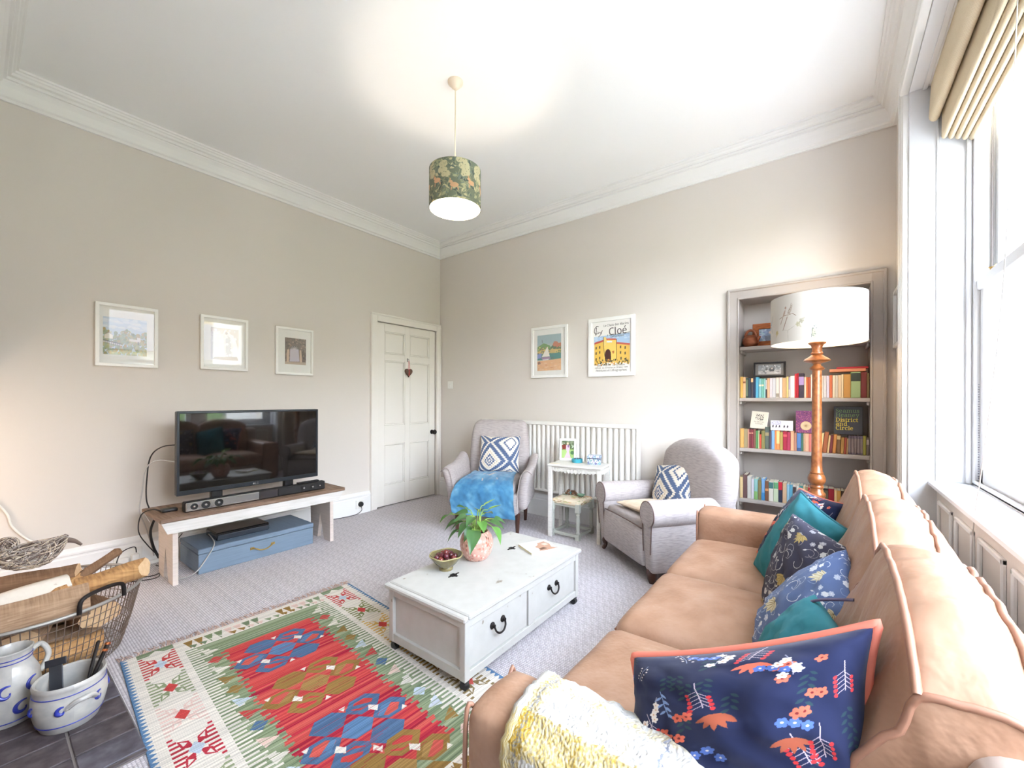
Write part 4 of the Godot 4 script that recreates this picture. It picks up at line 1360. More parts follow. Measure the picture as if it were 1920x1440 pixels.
func build_rug() -> void:
	var P := 640.0
	var LS := 1.60
	var LT := 1.055
	var W := int(LS * P)
	var Hh := int(LT * P)
	var im := canvas(W, Hh, Color.WHITE)
	var rg := RandomNumberGenerator.new()
	rg.seed = 77
	var green := [c8(142, 154, 122), c8(128, 142, 108), c8(156, 166, 136), c8(118, 132, 104)]
	var red := [c8(198, 76, 74), c8(184, 58, 70), c8(206, 96, 86), c8(164, 46, 64), c8(202, 84, 80)]
	var cream := c8(228, 220, 208)
	var blue := c8(86, 112, 144)
	var blue2 := c8(96, 130, 166)
	var ochre := c8(150, 118, 68)
	var pale := c8(190, 202, 214)
	var pink := c8(226, 196, 184)
	# striped ground: weft lines across the rug
	var x := 0
	while x < W:
		var w := rg.randi_range(2, 6)
		im.fill_rect(Rect2i(x, 0, w, Hh), green[rg.randi() % 4])
		x += w
	var fl := func(t: float, m: bool) -> float: return (LT - t) if m else t
	# a filled polygon with weft striping, in metres along the rug (s) and across (t)
	var q := func(pts: Array, c) -> void:
		var o := []
		for p in pts: o.append(Vector2(p[0] * P, p[1] * P))
		ppoly(im, o, c)
	# red centre with toothed long sides
	x = int(0.24 * P)
	while x < int(1.385 * P):
		var w := rg.randi_range(3, 9)
		var ext := 0.018 * rg.randf() + (0.022 if (x / 11) % 2 == 0 else 0.0)
		im.fill_rect(Rect2i(x, int((0.345 - ext) * P), w, int((0.355 + 2.0 * ext) * P)), red[rg.randi() % 5])
		x += w
	# hooked medallions
	var med := 0
	for sc in [0.425, 0.775, 1.125, 1.39]:
		var c: Color = blue if med % 2 == 0 else ochre
		var c2: Color = blue2 if med % 2 == 0 else c8(168, 134, 82)
		var hex := func(s0: float, t0: float, a: float, b: float, col: Color) -> void:
			q.call([[s0, t0 - b], [s0 - a, t0 - b * 0.45], [s0 - a, t0 + b * 0.45], [s0, t0 + b], [s0 + a, t0 + b * 0.45], [s0 + a, t0 - b * 0.45]], col)
		# solid lozenge in the middle, open hooks round it, two solid blocks on the diagonal
		for m in [-1.0, 1.0]:
			hex.call(sc + m * 0.092, 0.515 + m * 0.062, 0.046, 0.070, c)
			hex.call(sc + m * 0.092, 0.515 - m * 0.070, 0.046, 0.072, c)
			hex.call(sc + m * 0.092, 0.515 - m * 0.066, 0.025, 0.044, red[0])
			q.call([[sc + m * 0.068, 0.515 - m * 0.115], [sc + m * 0.116, 0.515 - m * 0.02], [sc + m * 0.108, 0.515 - m * 0.005], [sc + m * 0.072, 0.515 - m * 0.06]], c)
			q.call([[sc + m * 0.046, 0.515 - m * 0.102], [sc + m * 0.072, 0.515 - m * 0.080], [sc + m * 0.046, 0.515 - m * 0.066]], cream)
			q.call([[sc + m * 0.132, 0.515 - m * 0.018], [sc + m * 0.108, 0.515 - m * 0.002], [sc + m * 0.132, 0.515 + m * 0.008]], cream)
			hex.call(sc, 0.515 + m * 0.128, 0.046, 0.070, c)
			hex.call(sc + m * 0.004, 0.515 + m * 0.122, 0.026, 0.046, red[2])
			q.call([[sc - m * 0.024, 0.515 + m * 0.150], [sc + m * 0.020, 0.515 + m * 0.088], [sc + m * 0.006, 0.515 + m * 0.075], [sc - m * 0.03, 0.515 + m * 0.11]], c2)
			q.call([[sc - m * 0.046, 0.515 + m * 0.108], [sc - m * 0.020, 0.515 + m * 0.088], [sc - m * 0.046, 0.515 + m * 0.072]], cream)
			q.call([[sc + m * 0.044, 0.515 + m * 0.150], [sc + m * 0.022, 0.515 + m * 0.168], [sc + m * 0.044, 0.515 + m * 0.176]], cream)
		hex.call(sc, 0.515, 0.044, 0.062, c2)
		med += 1
	# darker weft lines over the centre
	for k in 90:
		var xx := int(rg.randf_range(0.25, 1.37) * P)
		var y0 := rg.randf_range(0.345, 0.6)
		im.fill_rect(Rect2i(xx, int(y0 * P), 1, int(rg.randf_range(0.03, 0.1) * P)), red[3])
	# combs of cream along the green
	for m in [false, true]:
		var s := 0.13
		var k := 0
		while s < 1.48:
			var l := 0.045 + 0.018 * (k % 3)
			var a: float = fl.call(0.205, m)
			var e: float = fl.call(0.205 + l, m)
			q.call([[s, a], [s + 0.011, a], [s + 0.011, e], [s, e]], cream)
			s += 0.0215
			k += 1
		# a row of diamonds and arrowheads
		var cols := [cream, red[0], cream, ochre, ochre, pale, red[0], blue, pink, cream, pale, c8(200, 205, 215), ochre, pink]
		for i in 14:
			var sc2 := 0.20 + i * 0.0935
			var tc: float = fl.call(0.285, m)
			var dy := 0.030 * (-1.0 if m else 1.0)
			if i % 3 == 1: q.call([[sc2 - 0.032, tc], [sc2, tc - dy], [sc2 + 0.032, tc], [sc2, tc + dy]], cols[i])
			else: q.call([[sc2 - 0.036, tc - dy], [sc2 + 0.030, tc - dy * 0.6], [sc2 + 0.008, tc + dy * 1.1], [sc2 - 0.012, tc + dy * 0.2]], cols[i])
			# weft gaps
			for g in 3: q.call([[sc2 - 0.03 + g * 0.022, tc - 0.03], [sc2 - 0.027 + g * 0.022, tc - 0.03], [sc2 - 0.027 + g * 0.022, tc + 0.03], [sc2 - 0.03 + g * 0.022, tc + 0.03]], green[g])
		# star border
		var base_cols := [red[0], c8(140, 150, 116), pink, red[1], c8(150, 158, 124), c8(206, 172, 112), ochre]
		var mids := [pale, red[0], red[0], pale, red[2], red[2], blue2]
		if m: base_cols = [red[0], c8(132, 138, 92), c8(218, 178, 106), c8(206, 160, 92), ochre, c8(140, 120, 84), ochre]
		var a0: float = fl.call(0.050, m)
		var a1: float = fl.call(0.182, m)
		q.call([[0.04, a0], [1.56, a0], [1.56, a1], [0.04, a1]], cream)
		for i in 7:
			var s0 := 0.045 + i * 0.2165
			var s1 := s0 + 0.2165
			var mid := (s0 + s1) / 2.0
			var tc: float = fl.call(0.116, m)
			var col: Color = base_cols[i]
			# stripes reaching in from the two long sides
			for k2 in 9:
				var ss := s0 + 0.006 + k2 * 0.0232
				var l := 0.045 - 0.007 * absf(k2 - 4.0)
				q.call([[ss, tc - 0.066], [ss + 0.011, tc - 0.066], [ss + 0.011, tc - 0.066 + l], [ss, tc - 0.066 + l]], col)
				q.call([[ss, tc + 0.066], [ss + 0.011, tc + 0.066], [ss + 0.011, tc + 0.066 - l], [ss, tc + 0.066 - l]], col)
			# the star
			for d in [[-1, -1], [1, -1], [1, 1], [-1, 1]]:
				q.call([[mid + d[0] * 0.012, tc + d[1] * 0.006], [mid + d[0] * 0.055, tc + d[1] * 0.012], [mid + d[0] * 0.075, tc + d[1] * 0.042], [mid + d[0] * 0.03, tc + d[1] * 0.036]], col)
				q.call([[mid + d[0] * 0.048, tc + d[1] * 0.016], [mid + d[0] * 0.066, tc + d[1] * 0.036], [mid + d[0] * 0.036, tc + d[1] * 0.030]], cream)
			q.call([[mid - 0.036, tc], [mid, tc - 0.024], [mid + 0.036, tc], [mid, tc + 0.024]], mids[i])
			q.call([[s0 - 0.035, tc], [s0, tc - 0.03], [s0 + 0.035, tc], [s0, tc + 0.03]], cream)
		# plain bands and the saw-toothed edge
		for bnd in [[0.020, 0.052], [0.180, 0.206]]:
			var b0: float = fl.call(bnd[0], m)
			var b1: float = fl.call(bnd[1], m)
			q.call([[0, b0], [LS, b0], [LS, b1], [0, b1]], cream)
		var e0: float = fl.call(0.0, m)
		var e1: float = fl.call(0.022, m)
		q.call([[0, e0], [LS, e0], [LS, e1], [0, e1]], blue2)
		s = 0.0
		while s < LS:
			q.call([[s, fl.call(0.024, m)], [s + 0.024, fl.call(0.024, m)], [s + 0.012, fl.call(0.004, m)]], cream)
			s += 0.0245
	# narrow borders at the two ends
	for en in 2:
		var f := func(s: float) -> float: return s if en == 0 else LS - s
		q.call([[f.call(0.0), 0.207], [f.call(0.118), 0.207], [f.call(0.118), 0.848], [f.call(0.0), 0.848]], cream)
		var seq := [ochre, green[1], pink, green[3], cream, ochre, pink, green[0]]
		var i := 0
		var tt := 0.215
		while tt < 0.84:
			var c3: Color = seq[(i / 2) % seq.size()]
			q.call([[f.call(0.03), tt], [f.call(0.11), tt + 0.018], [f.call(0.03), tt + 0.036]], c3)
			q.call([[f.call(0.075), tt + 0.012], [f.call(0.115), tt + 0.03], [f.call(0.085), tt + 0.045]], seq[(i / 2 + 3) % seq.size()])
			tt += 0.04
			i += 1
	# weft lines: each pick a little lighter or darker
	var pick := PackedFloat32Array()
	for k in W: pick.append(rg.randf_range(0.88, 1.05) if k % 2 == 0 else pick[k - 1])
	for yy in Hh:
		for xx in W:
			var cc := im.get_pixel(xx, yy)
			var f2 := pick[xx] * (0.97 if (yy / 2) % 2 == 0 else 1.0)
			im.set_pixel(xx, yy, Color(cc.r * f2, cc.g * f2, cc.b * f2))
	# woven ribs across and slubs
	for y in Hh:
		if y % 3 == 0:
			for k in 26:
				var xx := rg.randi() % W
				var c4 := im.get_pixel(xx, y)
				im.fill_rect(Rect2i(xx, y, 1, 3), c4.darkened(rg.randf_range(0.03, 0.12)))
	var rib := canvas(64, 64, Color.BLACK)
	for yy in 64:
		for xx in 64:
			var h := 0.5 + 0.5 * sin(yy * TAU / 4.0)
			rib.set_pixel(xx, yy, Color(h, h, h))
	var t := thing("kilim_rug", "multicoloured flat-woven kilim rug with red centre on the carpet", "rug", Vector3(1.343, 0, 3.123), deg_to_rad(-4.0))
	var b := Bld.new()
	# s along local x, t along local -z
	b.sheet(func(u: float, v: float) -> Vector3:
		return Vector3(u * LS, 0.006 + 0.0012 * sin(u * 21.0) * sin(v * 13.0), -v * LT), 40, 26)
	for e in [[Vector3(0, 0, 0), Vector3(LS, 0, 0), Vector3(0, 0, 1)], [Vector3(0, 0, -LT), Vector3(LS, 0, -LT), Vector3(0, 0, -1)], [Vector3(0, 0, 0), Vector3(0, 0, -LT), Vector3(-1, 0, 0)], [Vector3(LS, 0, 0), Vector3(LS, 0, -LT), Vector3(1, 0, 0)]]:
		b.face([e[0], e[1], e[1] + Vector3(0, 0.006, 0), e[0] + Vector3(0, 0.006, 0)], e[2])
	im.flip_y()
	put("woven_field", b, paint("kilim", Color.WHITE, 0.97, {"tex": tex(im), "spec": 0.1}), t)
	var fr := Bld.new()
	for en in 2:
		var x0 := 0.0 if en == 0 else LS
		var d := -1.0 if en == 0 else 1.0
		var tt := 0.0
		while tt < LT:
			var l := rg.randf_range(0.03, 0.062)
			var s := rg.randf_range(-0.022, 0.022)
			fr.tube([Vector3(x0, 0.004, -tt), Vector3(x0 + d * l * 0.5, 0.006 + rg.randf() * 0.006, -tt + s * 0.6), Vector3(x0 + d * l, 0.003, -tt + s)], 0.0021, 4)
			tt += rg.randf_range(0.005, 0.009)
	put("fringe", fr, paint("fringe_wool", c8(206, 178, 164), 0.95), t).set_meta("kind", "stuff")

# ---------------------------------------------------------------- hearth: tiles, log basket, pots

func build_hearth() -> void:
	var h := struct("floor_hearth")
	var b := Bld.new()
	b.span(Vector3(0.70, 0.0, 3.165), Vector3(2.045, 0.005, 4.14), 0.0)
	put("mortar_bed", b, paint("mortar", c8(128, 120, 116), 0.95), h)
	var rg := RandomNumberGenerator.new()
	rg.seed = 55
	var st := noise_tex("slate", 256, 0.02, [[0.0, Color(0.62, 0.60, 0.62)], [0.5, Color(0.82, 0.80, 0.82)], [0.8, Color(0.95, 0.94, 0.95)], [1.0, Color(1, 1, 1)]], 1, 1, 5, 56)
	var tones := [paint("tile_dark", c8(98, 90, 92), 0.55, {"tex": st, "tri": 3.0, "world": true}), paint("tile_blue", c8(108, 106, 114), 0.5, {"tex": st, "tri": 3.0, "world": true}), paint("tile_brown", c8(112, 98, 94), 0.6, {"tex": st, "tri": 3.0, "world": true})]
	var x := 0.705
	var col := 0
	while x < 2.03:
		var z := 3.168
		while z < 4.1:
			b = Bld.new()
			var x1 := minf(x + 0.126, 2.043)
			b.span(Vector3(x, 0.003, z), Vector3(x1, 0.0095 + rg.randf() * 0.0015, minf(z + 0.150, 4.138)), 0.0025)
			put("tile", b, tones[rg.randi() % 3], h)
			z += 0.157
		x += 0.132
		col += 1
	var gy := 0.010
	# wire log basket
	var bc := Vector3(1.07, gy, 3.365)
	var t := thing("log_basket", "round rusty wire basket full of split logs on the hearth", "basket", bc)
	var wire := paint("rusty_wire", c8(126, 108, 96), 0.6, {"metal": 0.4})
	b = Bld.new()
	var rad := func(y: float) -> float: return 0.285 + 0.075 * pow(y / 0.29, 0.8)
	for k in 9:
		var y := 0.006 + 0.275 * k / 8.0
		var ring := []
		for i in 48: ring.append(Vector3(cos(TAU * i / 48) * rad.call(y), y, sin(TAU * i / 48) * rad.call(y)))
		b.tube(ring, 0.0017, 5, true)
	for i in 96:
		var a := TAU * i / 96
		var d := Vector3(cos(a), 0, sin(a))
		b.tube([d * rad.call(0.006) + Vector3(0, 0.006, 0), d * rad.call(0.12) + Vector3(0, 0.12, 0), d * rad.call(0.29) + Vector3(0, 0.29, 0)], 0.0017, 4)
	for i in 9:
		var o := -0.24 + i * 0.06
		var l := sqrt(maxf(0.0, 0.285 * 0.285 - o * o))
		b.tube([Vector3(-l, 0.006, o), Vector3(l, 0.006, o)], 0.0017, 4)
		b.tube([Vector3(o, 0.008, -l), Vector3(o, 0.008, l)], 0.0017, 4)
	put("wire_mesh", b, wire, t)
	b = Bld.new()
	var ring2 := []
	for i in 60: ring2.append(Vector3(cos(TAU * i / 60) * 0.362, 0.292, sin(TAU * i / 60) * 0.362))
	b.tube(ring2, 0.007, 8, true)
	put("rim", b, paint("galvanised", c8(168, 164, 158), 0.5, {"metal": 0.5}), t)
	for s in 2:
		b = Bld.new()
		var a := deg_to_rad(30.0 if s == 0 else 210.0)
		var c := Vector3(cos(a), 0, -sin(a)) * 0.362 + Vector3(0, 0.292, 0)
		var tg := Vector3(-sin(a), 0, -cos(a))
		b.tube(smooth_path([c - tg * 0.085 + Vector3(0, -0.005, 0), c - tg * 0.075 + Vector3(0, 0.05, 0), c + tg * 0.0 + Vector3(0, 0.062, 0), c + tg * 0.075 + Vector3(0, 0.05, 0), c + tg * 0.085 + Vector3(0, -0.005, 0)], 5), 0.008, 8)
		put("handle", b, M.iron, t)
	# logs: [middle, direction, length, radius, kind]
	var bark := paint("bark", c8(196, 166, 138), 0.95, {"tex": T["grain_grey"], "tri": Vector3(5, 5, 5)})
	var split := paint("split_wood", c8(246, 220, 184), 0.85, {"tex": T["grain"], "tri": Vector3(4, 4, 4)})
	var splitg := paint("split_weathered", c8(244, 222, 196), 0.9, {"tex": T["grain_grey"], "tri": Vector3(4, 4, 4)})
	var birch := paint("birch_bark", c8(236, 226, 212), 0.8, {"tex": T["worn"], "tri": Vector3(5, 5, 5)})
	var logs := [
		[Vector3(1.325, 0.325, 3.44), Vector3(0.03, 0.02, -1.0), 0.44, 0.072, 0, "broad weathered split log with a knot across the front of the basket"],
		[Vector3(1.22, 0.345, 3.155), Vector3(0.50, 0.25, -0.8), 0.30, 0.055, 1, "pale split log sticking up over the basket rim towards the carpet"],
		[Vector3(1.165, 0.345, 3.42), Vector3(-0.12, 0.06, -1.0), 0.32, 0.052, 2, "birch log with peeling white bark in the middle of the basket"],
		[Vector3(1.14, 0.315, 3.25), Vector3(0.9, 0.05, 0.35), 0.26, 0.055, 1, "short golden log with its sawn end showing behind the front log"],
		[Vector3(0.99, 0.345, 3.37), Vector3(0.35, 0.03, -1.0), 0.32, 0.056, 3, "thick brown barked log lying at the back of the basket"],
		[Vector3(0.95, 0.345, 3.14), Vector3(-0.75, 0.10, -0.6), 0.28, 0.022, 3, "thin dark stick poking out of the back of the basket"],
		[Vector3(1.21, 0.34, 3.62), Vector3(0.8, 0.1, -0.4), 0.22, 0.060, 1, "orange split log end at the fireplace side of the basket"],
		[Vector3(1.10, 0.20, 3.36), Vector3(1.0, 0.0, 0.3), 0.44, 0.075, 0, "long grey split log low inside the basket"],
		[Vector3(1.05, 0.20, 3.22), Vector3(1.0, 0.02, -0.25), 0.40, 0.07, 3, "barked log low inside the basket near the carpet side"],
		[Vector3(1.08, 0.085, 3.38), Vector3(0.2, 0.0, 1.0), 0.44, 0.075, 0, "split log at the bottom of the basket across the wires"],
		[Vector3(1.22, 0.085, 3.34), Vector3(-0.1, 0.0, 1.0), 0.36, 0.062, 1, "pale log at the bottom of the basket behind the stoneware crock"],
		[Vector3(0.93, 0.085, 3.36), Vector3(0.1, 0.0, 1.0), 0.40, 0.07, 3, "barked log at the bottom of the basket on the wall side"],
		[Vector3(1.06, 0.20, 3.52), Vector3(1.0, 0.0, 0.0), 0.42, 0.07, 0, "weathered log low inside the basket on the fireplace side"]]
	var li := 0
	for q in logs:
		b = Bld.new()
		var zd: Vector3 = q[1].normalized()
		var xd := Vector3.UP.cross(zd).normalized()
		var turn := Basis(xd, zd.cross(xd), zd)
		var l: float = q[2]
		var r: float = q[3]
		var ring := []
		var nn := 12
		for i in nn:
			var a := TAU * i / nn
			var rr := r * (1.0 + 0.12 * sin(a * 2.0 + li) + 0.07 * sin(a * 5.0 + li * 2.0))
			if q[4] != 3:      # split logs are wedges with a flat face
				rr *= 0.72 + 0.28 * absf(cos((a - li * 0.7) * 1.5))
			ring.append(Vector2(cos(a) * rr, sin(a) * rr * 0.82))
		var steps := 5
		var lt := thing("split_log", q[5], "log", q[0], 0, "logs in the wire basket")
		var side: Material = [splitg, split, birch, bark][q[4]]
		b = Bld.new()
		b.xf = Transform3D(turn, Vector3.ZERO)
		for s in steps:
			for i in nn:
				var p0: Vector2 = ring[i]
				var p1: Vector2 = ring[(i + 1) % nn]
				var k0 := 1.0 + 0.05 * sin(s * 1.7 + li)
				var k1 := 1.0 + 0.05 * sin((s + 1) * 1.7 + li)
				b.group(3 + (i / 3))
				b.quad(Vector3(p0.x * k0, p0.y * k0, -l / 2 + l * s / steps), Vector3(p1.x * k0, p1.y * k0, -l / 2 + l * s / steps), Vector3(p1.x * k1, p1.y * k1, -l / 2 + l * (s + 1) / steps), Vector3(p0.x * k1, p0.y * k1, -l / 2 + l * (s + 1) / steps))
		put("bark", b, side, lt)
		for e in [-1.0, 1.0]:
			b = Bld.new()
			b.xf = Transform3D(turn, Vector3.ZERO)
			var k2 := 1.0 + 0.05 * sin((0.0 if e < 0 else steps) * 1.7 + li)
			var f := []
			for p in ring: f.append(Vector3(p.x * k2, p.y * k2, e * l / 2 + e * 0.0005))
			b.face(f, Vector3(0, 0, e))
			put("sawn_end", b, paint("sawn_end", c8(230, 200, 160), 0.9, {"tex": T["leather_tone"], "tri": 9.0}), lt)
		li += 1
	# woven willow duck on top
	t = thing("wicker_duck", "woven willow duck ornament sitting on the logs", "ornament", Vector3(1.0, 0.415, 3.355))
	var osier := [paint("osier_grey", c8(168, 158, 150), 0.85), paint("osier_pale", c8(206, 190, 168), 0.85), paint("osier_dark", c8(116, 100, 92), 0.85)]
	for kind in 3:
		b = Bld.new()
		for i in 34:
			# great circles of a long body and of a round head, as bent twigs
			var body := i < 24
			var c := Vector3(0, 0.055, 0.0) if body else Vector3(-0.02, 0.115, 0.075)
			var ax := Vector3(0.055, 0.058, 0.105) if body else Vector3(0.034, 0.032, 0.036)
			var n := Vector3(rg.randfn(), rg.randfn(), rg.randfn()).normalized()
			var u := n.cross(Vector3(0.3, 1, 0.2)).normalized()
			var v := n.cross(u)
			var path := []
			var st0 := rg.randf() * TAU
			for k in 15:
				var a := st0 + TAU * 0.72 * k / 14.0
				var p := (u * cos(a) + v * sin(a)) * ax * rg.randf_range(0.97, 1.03)
				if body: p.y += 0.05 * pow(maxf(0.0, -p.z / 0.105), 3.0)
				path.append(c + p)
			b.tube(path, 0.0022, 4)
		put("woven_twigs", b, osier[kind], t)
	b = Bld.new()
	b.tube(smooth_path([Vector3(0.0, 0.10, -0.085), Vector3(0.005, 0.085, -0.125), Vector3(0.01, 0.06, -0.15)], 4), [0.016, 0.014, 0.013, 0.011, 0.010, 0.008, 0.007, 0.006, 0.005], 8)
	put("tail", b, osier[2], t)
	b = Bld.new()
	b.tube([Vector3(-0.03, 0.112, 0.10), Vector3(-0.045, 0.108, 0.135)], [0.012, 0.006], 8)
	put("beak", b, osier[2], t)
	# salt-glazed stoneware
	var jp := Vector3(1.475, gy, 3.435)
	t = thing("stoneware_jug", "tall grey stoneware jug with cobalt blue swirls on the hearth", "jug", jp)
	b = Bld.new()
	var jug := v2([0.0, 0.0, 0.062, 0.0, 0.066, 0.006, 0.074, 0.06, 0.076, 0.11, 0.070, 0.16, 0.056, 0.195, 0.050, 0.21, 0.052, 0.235, 0.056, 0.250, 0.052, 0.253, 0.047, 0.245, 0.045, 0.21, 0.055, 0.16, 0.0, 0.12])
	b.lathe(jug, 40)
	var glaze := noise_tex("stoneware", 128, 0.03, [[0.0, Color(0.66, 0.66, 0.66)], [1.0, Color(0.78, 0.77, 0.75)]], 1, 1, 4, 57)
	put("body", b, paint("stoneware", Color(1, 0.99, 0.97), 0.3, {"tex": glaze, "uv": Vector2(2, 2), "coat": 0.5}), t)
	var cobalt := paint("cobalt", c8(44, 56, 150), 0.3, {"coat": 0.5})
	stripe(t, jug, [0.018, 0.215, 0.228], cobalt)
	swirls(t, jug, [[0.06, -35.0], [0.06, 20.0], [0.125, -10.0], [0.125, 45.0], [0.06, 70.0], [0.125, -62.0]], 0.026, cobalt)
	b = Bld.new()
	b.tube(smooth_path([Vector3(-0.02, 0.215, -0.048), Vector3(-0.05, 0.22, -0.075), Vector3(-0.055, 0.17, -0.095), Vector3(-0.035, 0.12, -0.072)], 6), 0.009, 8)
	put("handle", b, M.stoneware, t)
	var cp := Vector3(1.655, gy, 3.305)
	t = thing("stoneware_crock", "squat grey stoneware crock with blue bands holding fire tools", "crock", cp)
	b = Bld.new()
	var crock := v2([0.0, 0.0, 0.070, 0.0, 0.075, 0.005, 0.090, 0.045, 0.098, 0.085, 0.096, 0.12, 0.090, 0.142, 0.094, 0.150, 0.095, 0.160, 0.091, 0.166, 0.084, 0.162, 0.082, 0.15, 0.088, 0.12, 0.088, 0.08, 0.07, 0.02, 0.0, 0.015])
	b.lathe(crock, 44)
	put("body", b, M.stoneware, t)
	stripe(t, crock, [0.030, 0.132], cobalt)
	for s in [12.0, 190.0]:
		b = Bld.new()
		var a := deg_to_rad(s)
		var o := Vector3(cos(a), 0, -sin(a))
		var tg := Vector3(-sin(a), 0, -cos(a))
		b.tube(smooth_path([o * 0.092 - tg * 0.036 + Vector3(0, 0.095, 0), o * 0.112 - tg * 0.02 + Vector3(0, 0.115, 0), o * 0.118 + Vector3(0, 0.118, 0), o * 0.112 + tg * 0.02 + Vector3(0, 0.115, 0), o * 0.092 + tg * 0.036 + Vector3(0, 0.095, 0)], 5), 0.008, 8)
		put("lug_handle", b, M.stoneware, t)
	swirls(t, crock, [[0.088, -18.0], [0.088, 42.0], [0.09, 95.0], [0.09, -75.0]], 0.016, cobalt)
	# fire tools
	t = thing("fire_shovel", "flat black fire shovel blade standing in the stoneware crock", "shovel", cp)
	b = Bld.new()
	b.xf = Transform3D(Basis(Vector3(0, 0, 1), 0.30) * Basis(Vector3.UP, 0.9), Vector3(-0.025, 0.05, 0.03))
	b.span(Vector3(-0.020, 0.0, -0.002), Vector3(0.020, 0.14, 0.002), 0.001)
	b.span(Vector3(-0.032, 0.14, -0.002), Vector3(0.032, 0.165, 0.002), 0.001)
	put("blade", b, paint("tool_steel", c8(66, 68, 74), 0.5, {"metal": 0.5}), t)
	for q in [["fire_tongs", "dark steel tongs leaning out of the stoneware crock", Vector3(0.03, 0.03, -0.02), Vector3(-0.03, 0.235, -0.075), 0.005], ["fire_poker", "poker with copper banded handle leaning out of the stoneware crock", Vector3(0.035, 0.03, -0.01), Vector3(-0.015, 0.225, -0.10), 0.006]]:
		t = thing(q[0], q[1], "fire tool", cp)
		b = Bld.new()
		b.tube([q[2], q[3]], [q[4] * 0.8, q[4] * 1.2], 8)
		put("shaft", b, M.iron, t)
		if q[0] == "fire_poker":
			b = Bld.new()
			var dd: Vector3 = (q[3] - q[2]).normalized()
			for k in [0.0, -0.022]: b.tube([q[3] + dd * (k - 0.004), q[3] + dd * (k + 0.004)], 0.0085, 10)
			put("copper_band", b, paint("copper", c8(214, 132, 84), 0.25, {"metal": 0.9}), t)
		else:
			b = Bld.new()
			b.lathe(v2([0.0, -0.008, 0.007, 0.0, 0.0, 0.008]), 10, q[3])
			put("finial", b, M.iron, t)

# blue bands round a turned pot
func stripe(t: Node3D, prof: Array, ys: Array, m: Material) -> void:
	for y in ys:
		var r := pot_radius(prof, y)
		var b := Bld.new()
		var ring := []
		for k in 48: ring.append(Vector3(cos(TAU * k / 48) * (r + 0.0002), y, sin(TAU * k / 48) * (r + 0.0002)))
		b.tube(ring, 0.0021, 5, true)
		put("blue_band", b, m, t)

func pot_radius(prof: Array, y: float) -> float:
	for i in prof.size() - 1:
		var a: Vector2 = prof[i]
		var c: Vector2 = prof[i + 1]
		if c.y > a.y and y >= a.y and y <= c.y:
			return lerpf(a.x, c.x, (y - a.y) / (c.y - a.y))
	return 0.05

# painted curls that follow the wall of a pot: [height, bearing] each
func swirls(t: Node3D, prof: Array, spots: Array, size: float, m: Material) -> void:
	for q in spots:
		var b := Bld.new()
		var path := []
		var rr := []
		for k in 26:
			var s := k / 25.0
			var a := 1.2 + s * 5.2
			var d := size * (1.0 - 0.72 * s)
			var dx := cos(a) * d
			var y: float = q[0] + sin(a) * d
			var r := pot_radius(prof, y)
			var an: float = deg_to_rad(q[1]) + dx / r
			path.append(Vector3(cos(an) * (r - 0.0012), y, -sin(an) * (r - 0.0012)))
			rr.append(0.0028 + 0.0045 * sin(PI * clampf(s * 1.15, 0, 1)))
		b.tube(path, rr, 6)
		put("blue_swirl", b, m, t)

# ---------------------------------------------------------------- coffee table and what stands on it

func leaf_shape(b: Bld, base: Transform3D, l: float, w: float, droop: float, cup: float) -> void:
	b.sheet(func(u: float, v: float) -> Vector3:
		var s := sin(PI * pow(v, 0.62)) * (1.0 - 0.12 * v) if v > 0 else 0.0
		var x := (u - 0.5) * w * maxf(s, 0.0)
		var y := -droop * v * v * l + cup * absf(u - 0.5) * 2.0 * w * 0.35 * s
		return base * Vector3(x, y, v * l), 6, 10)

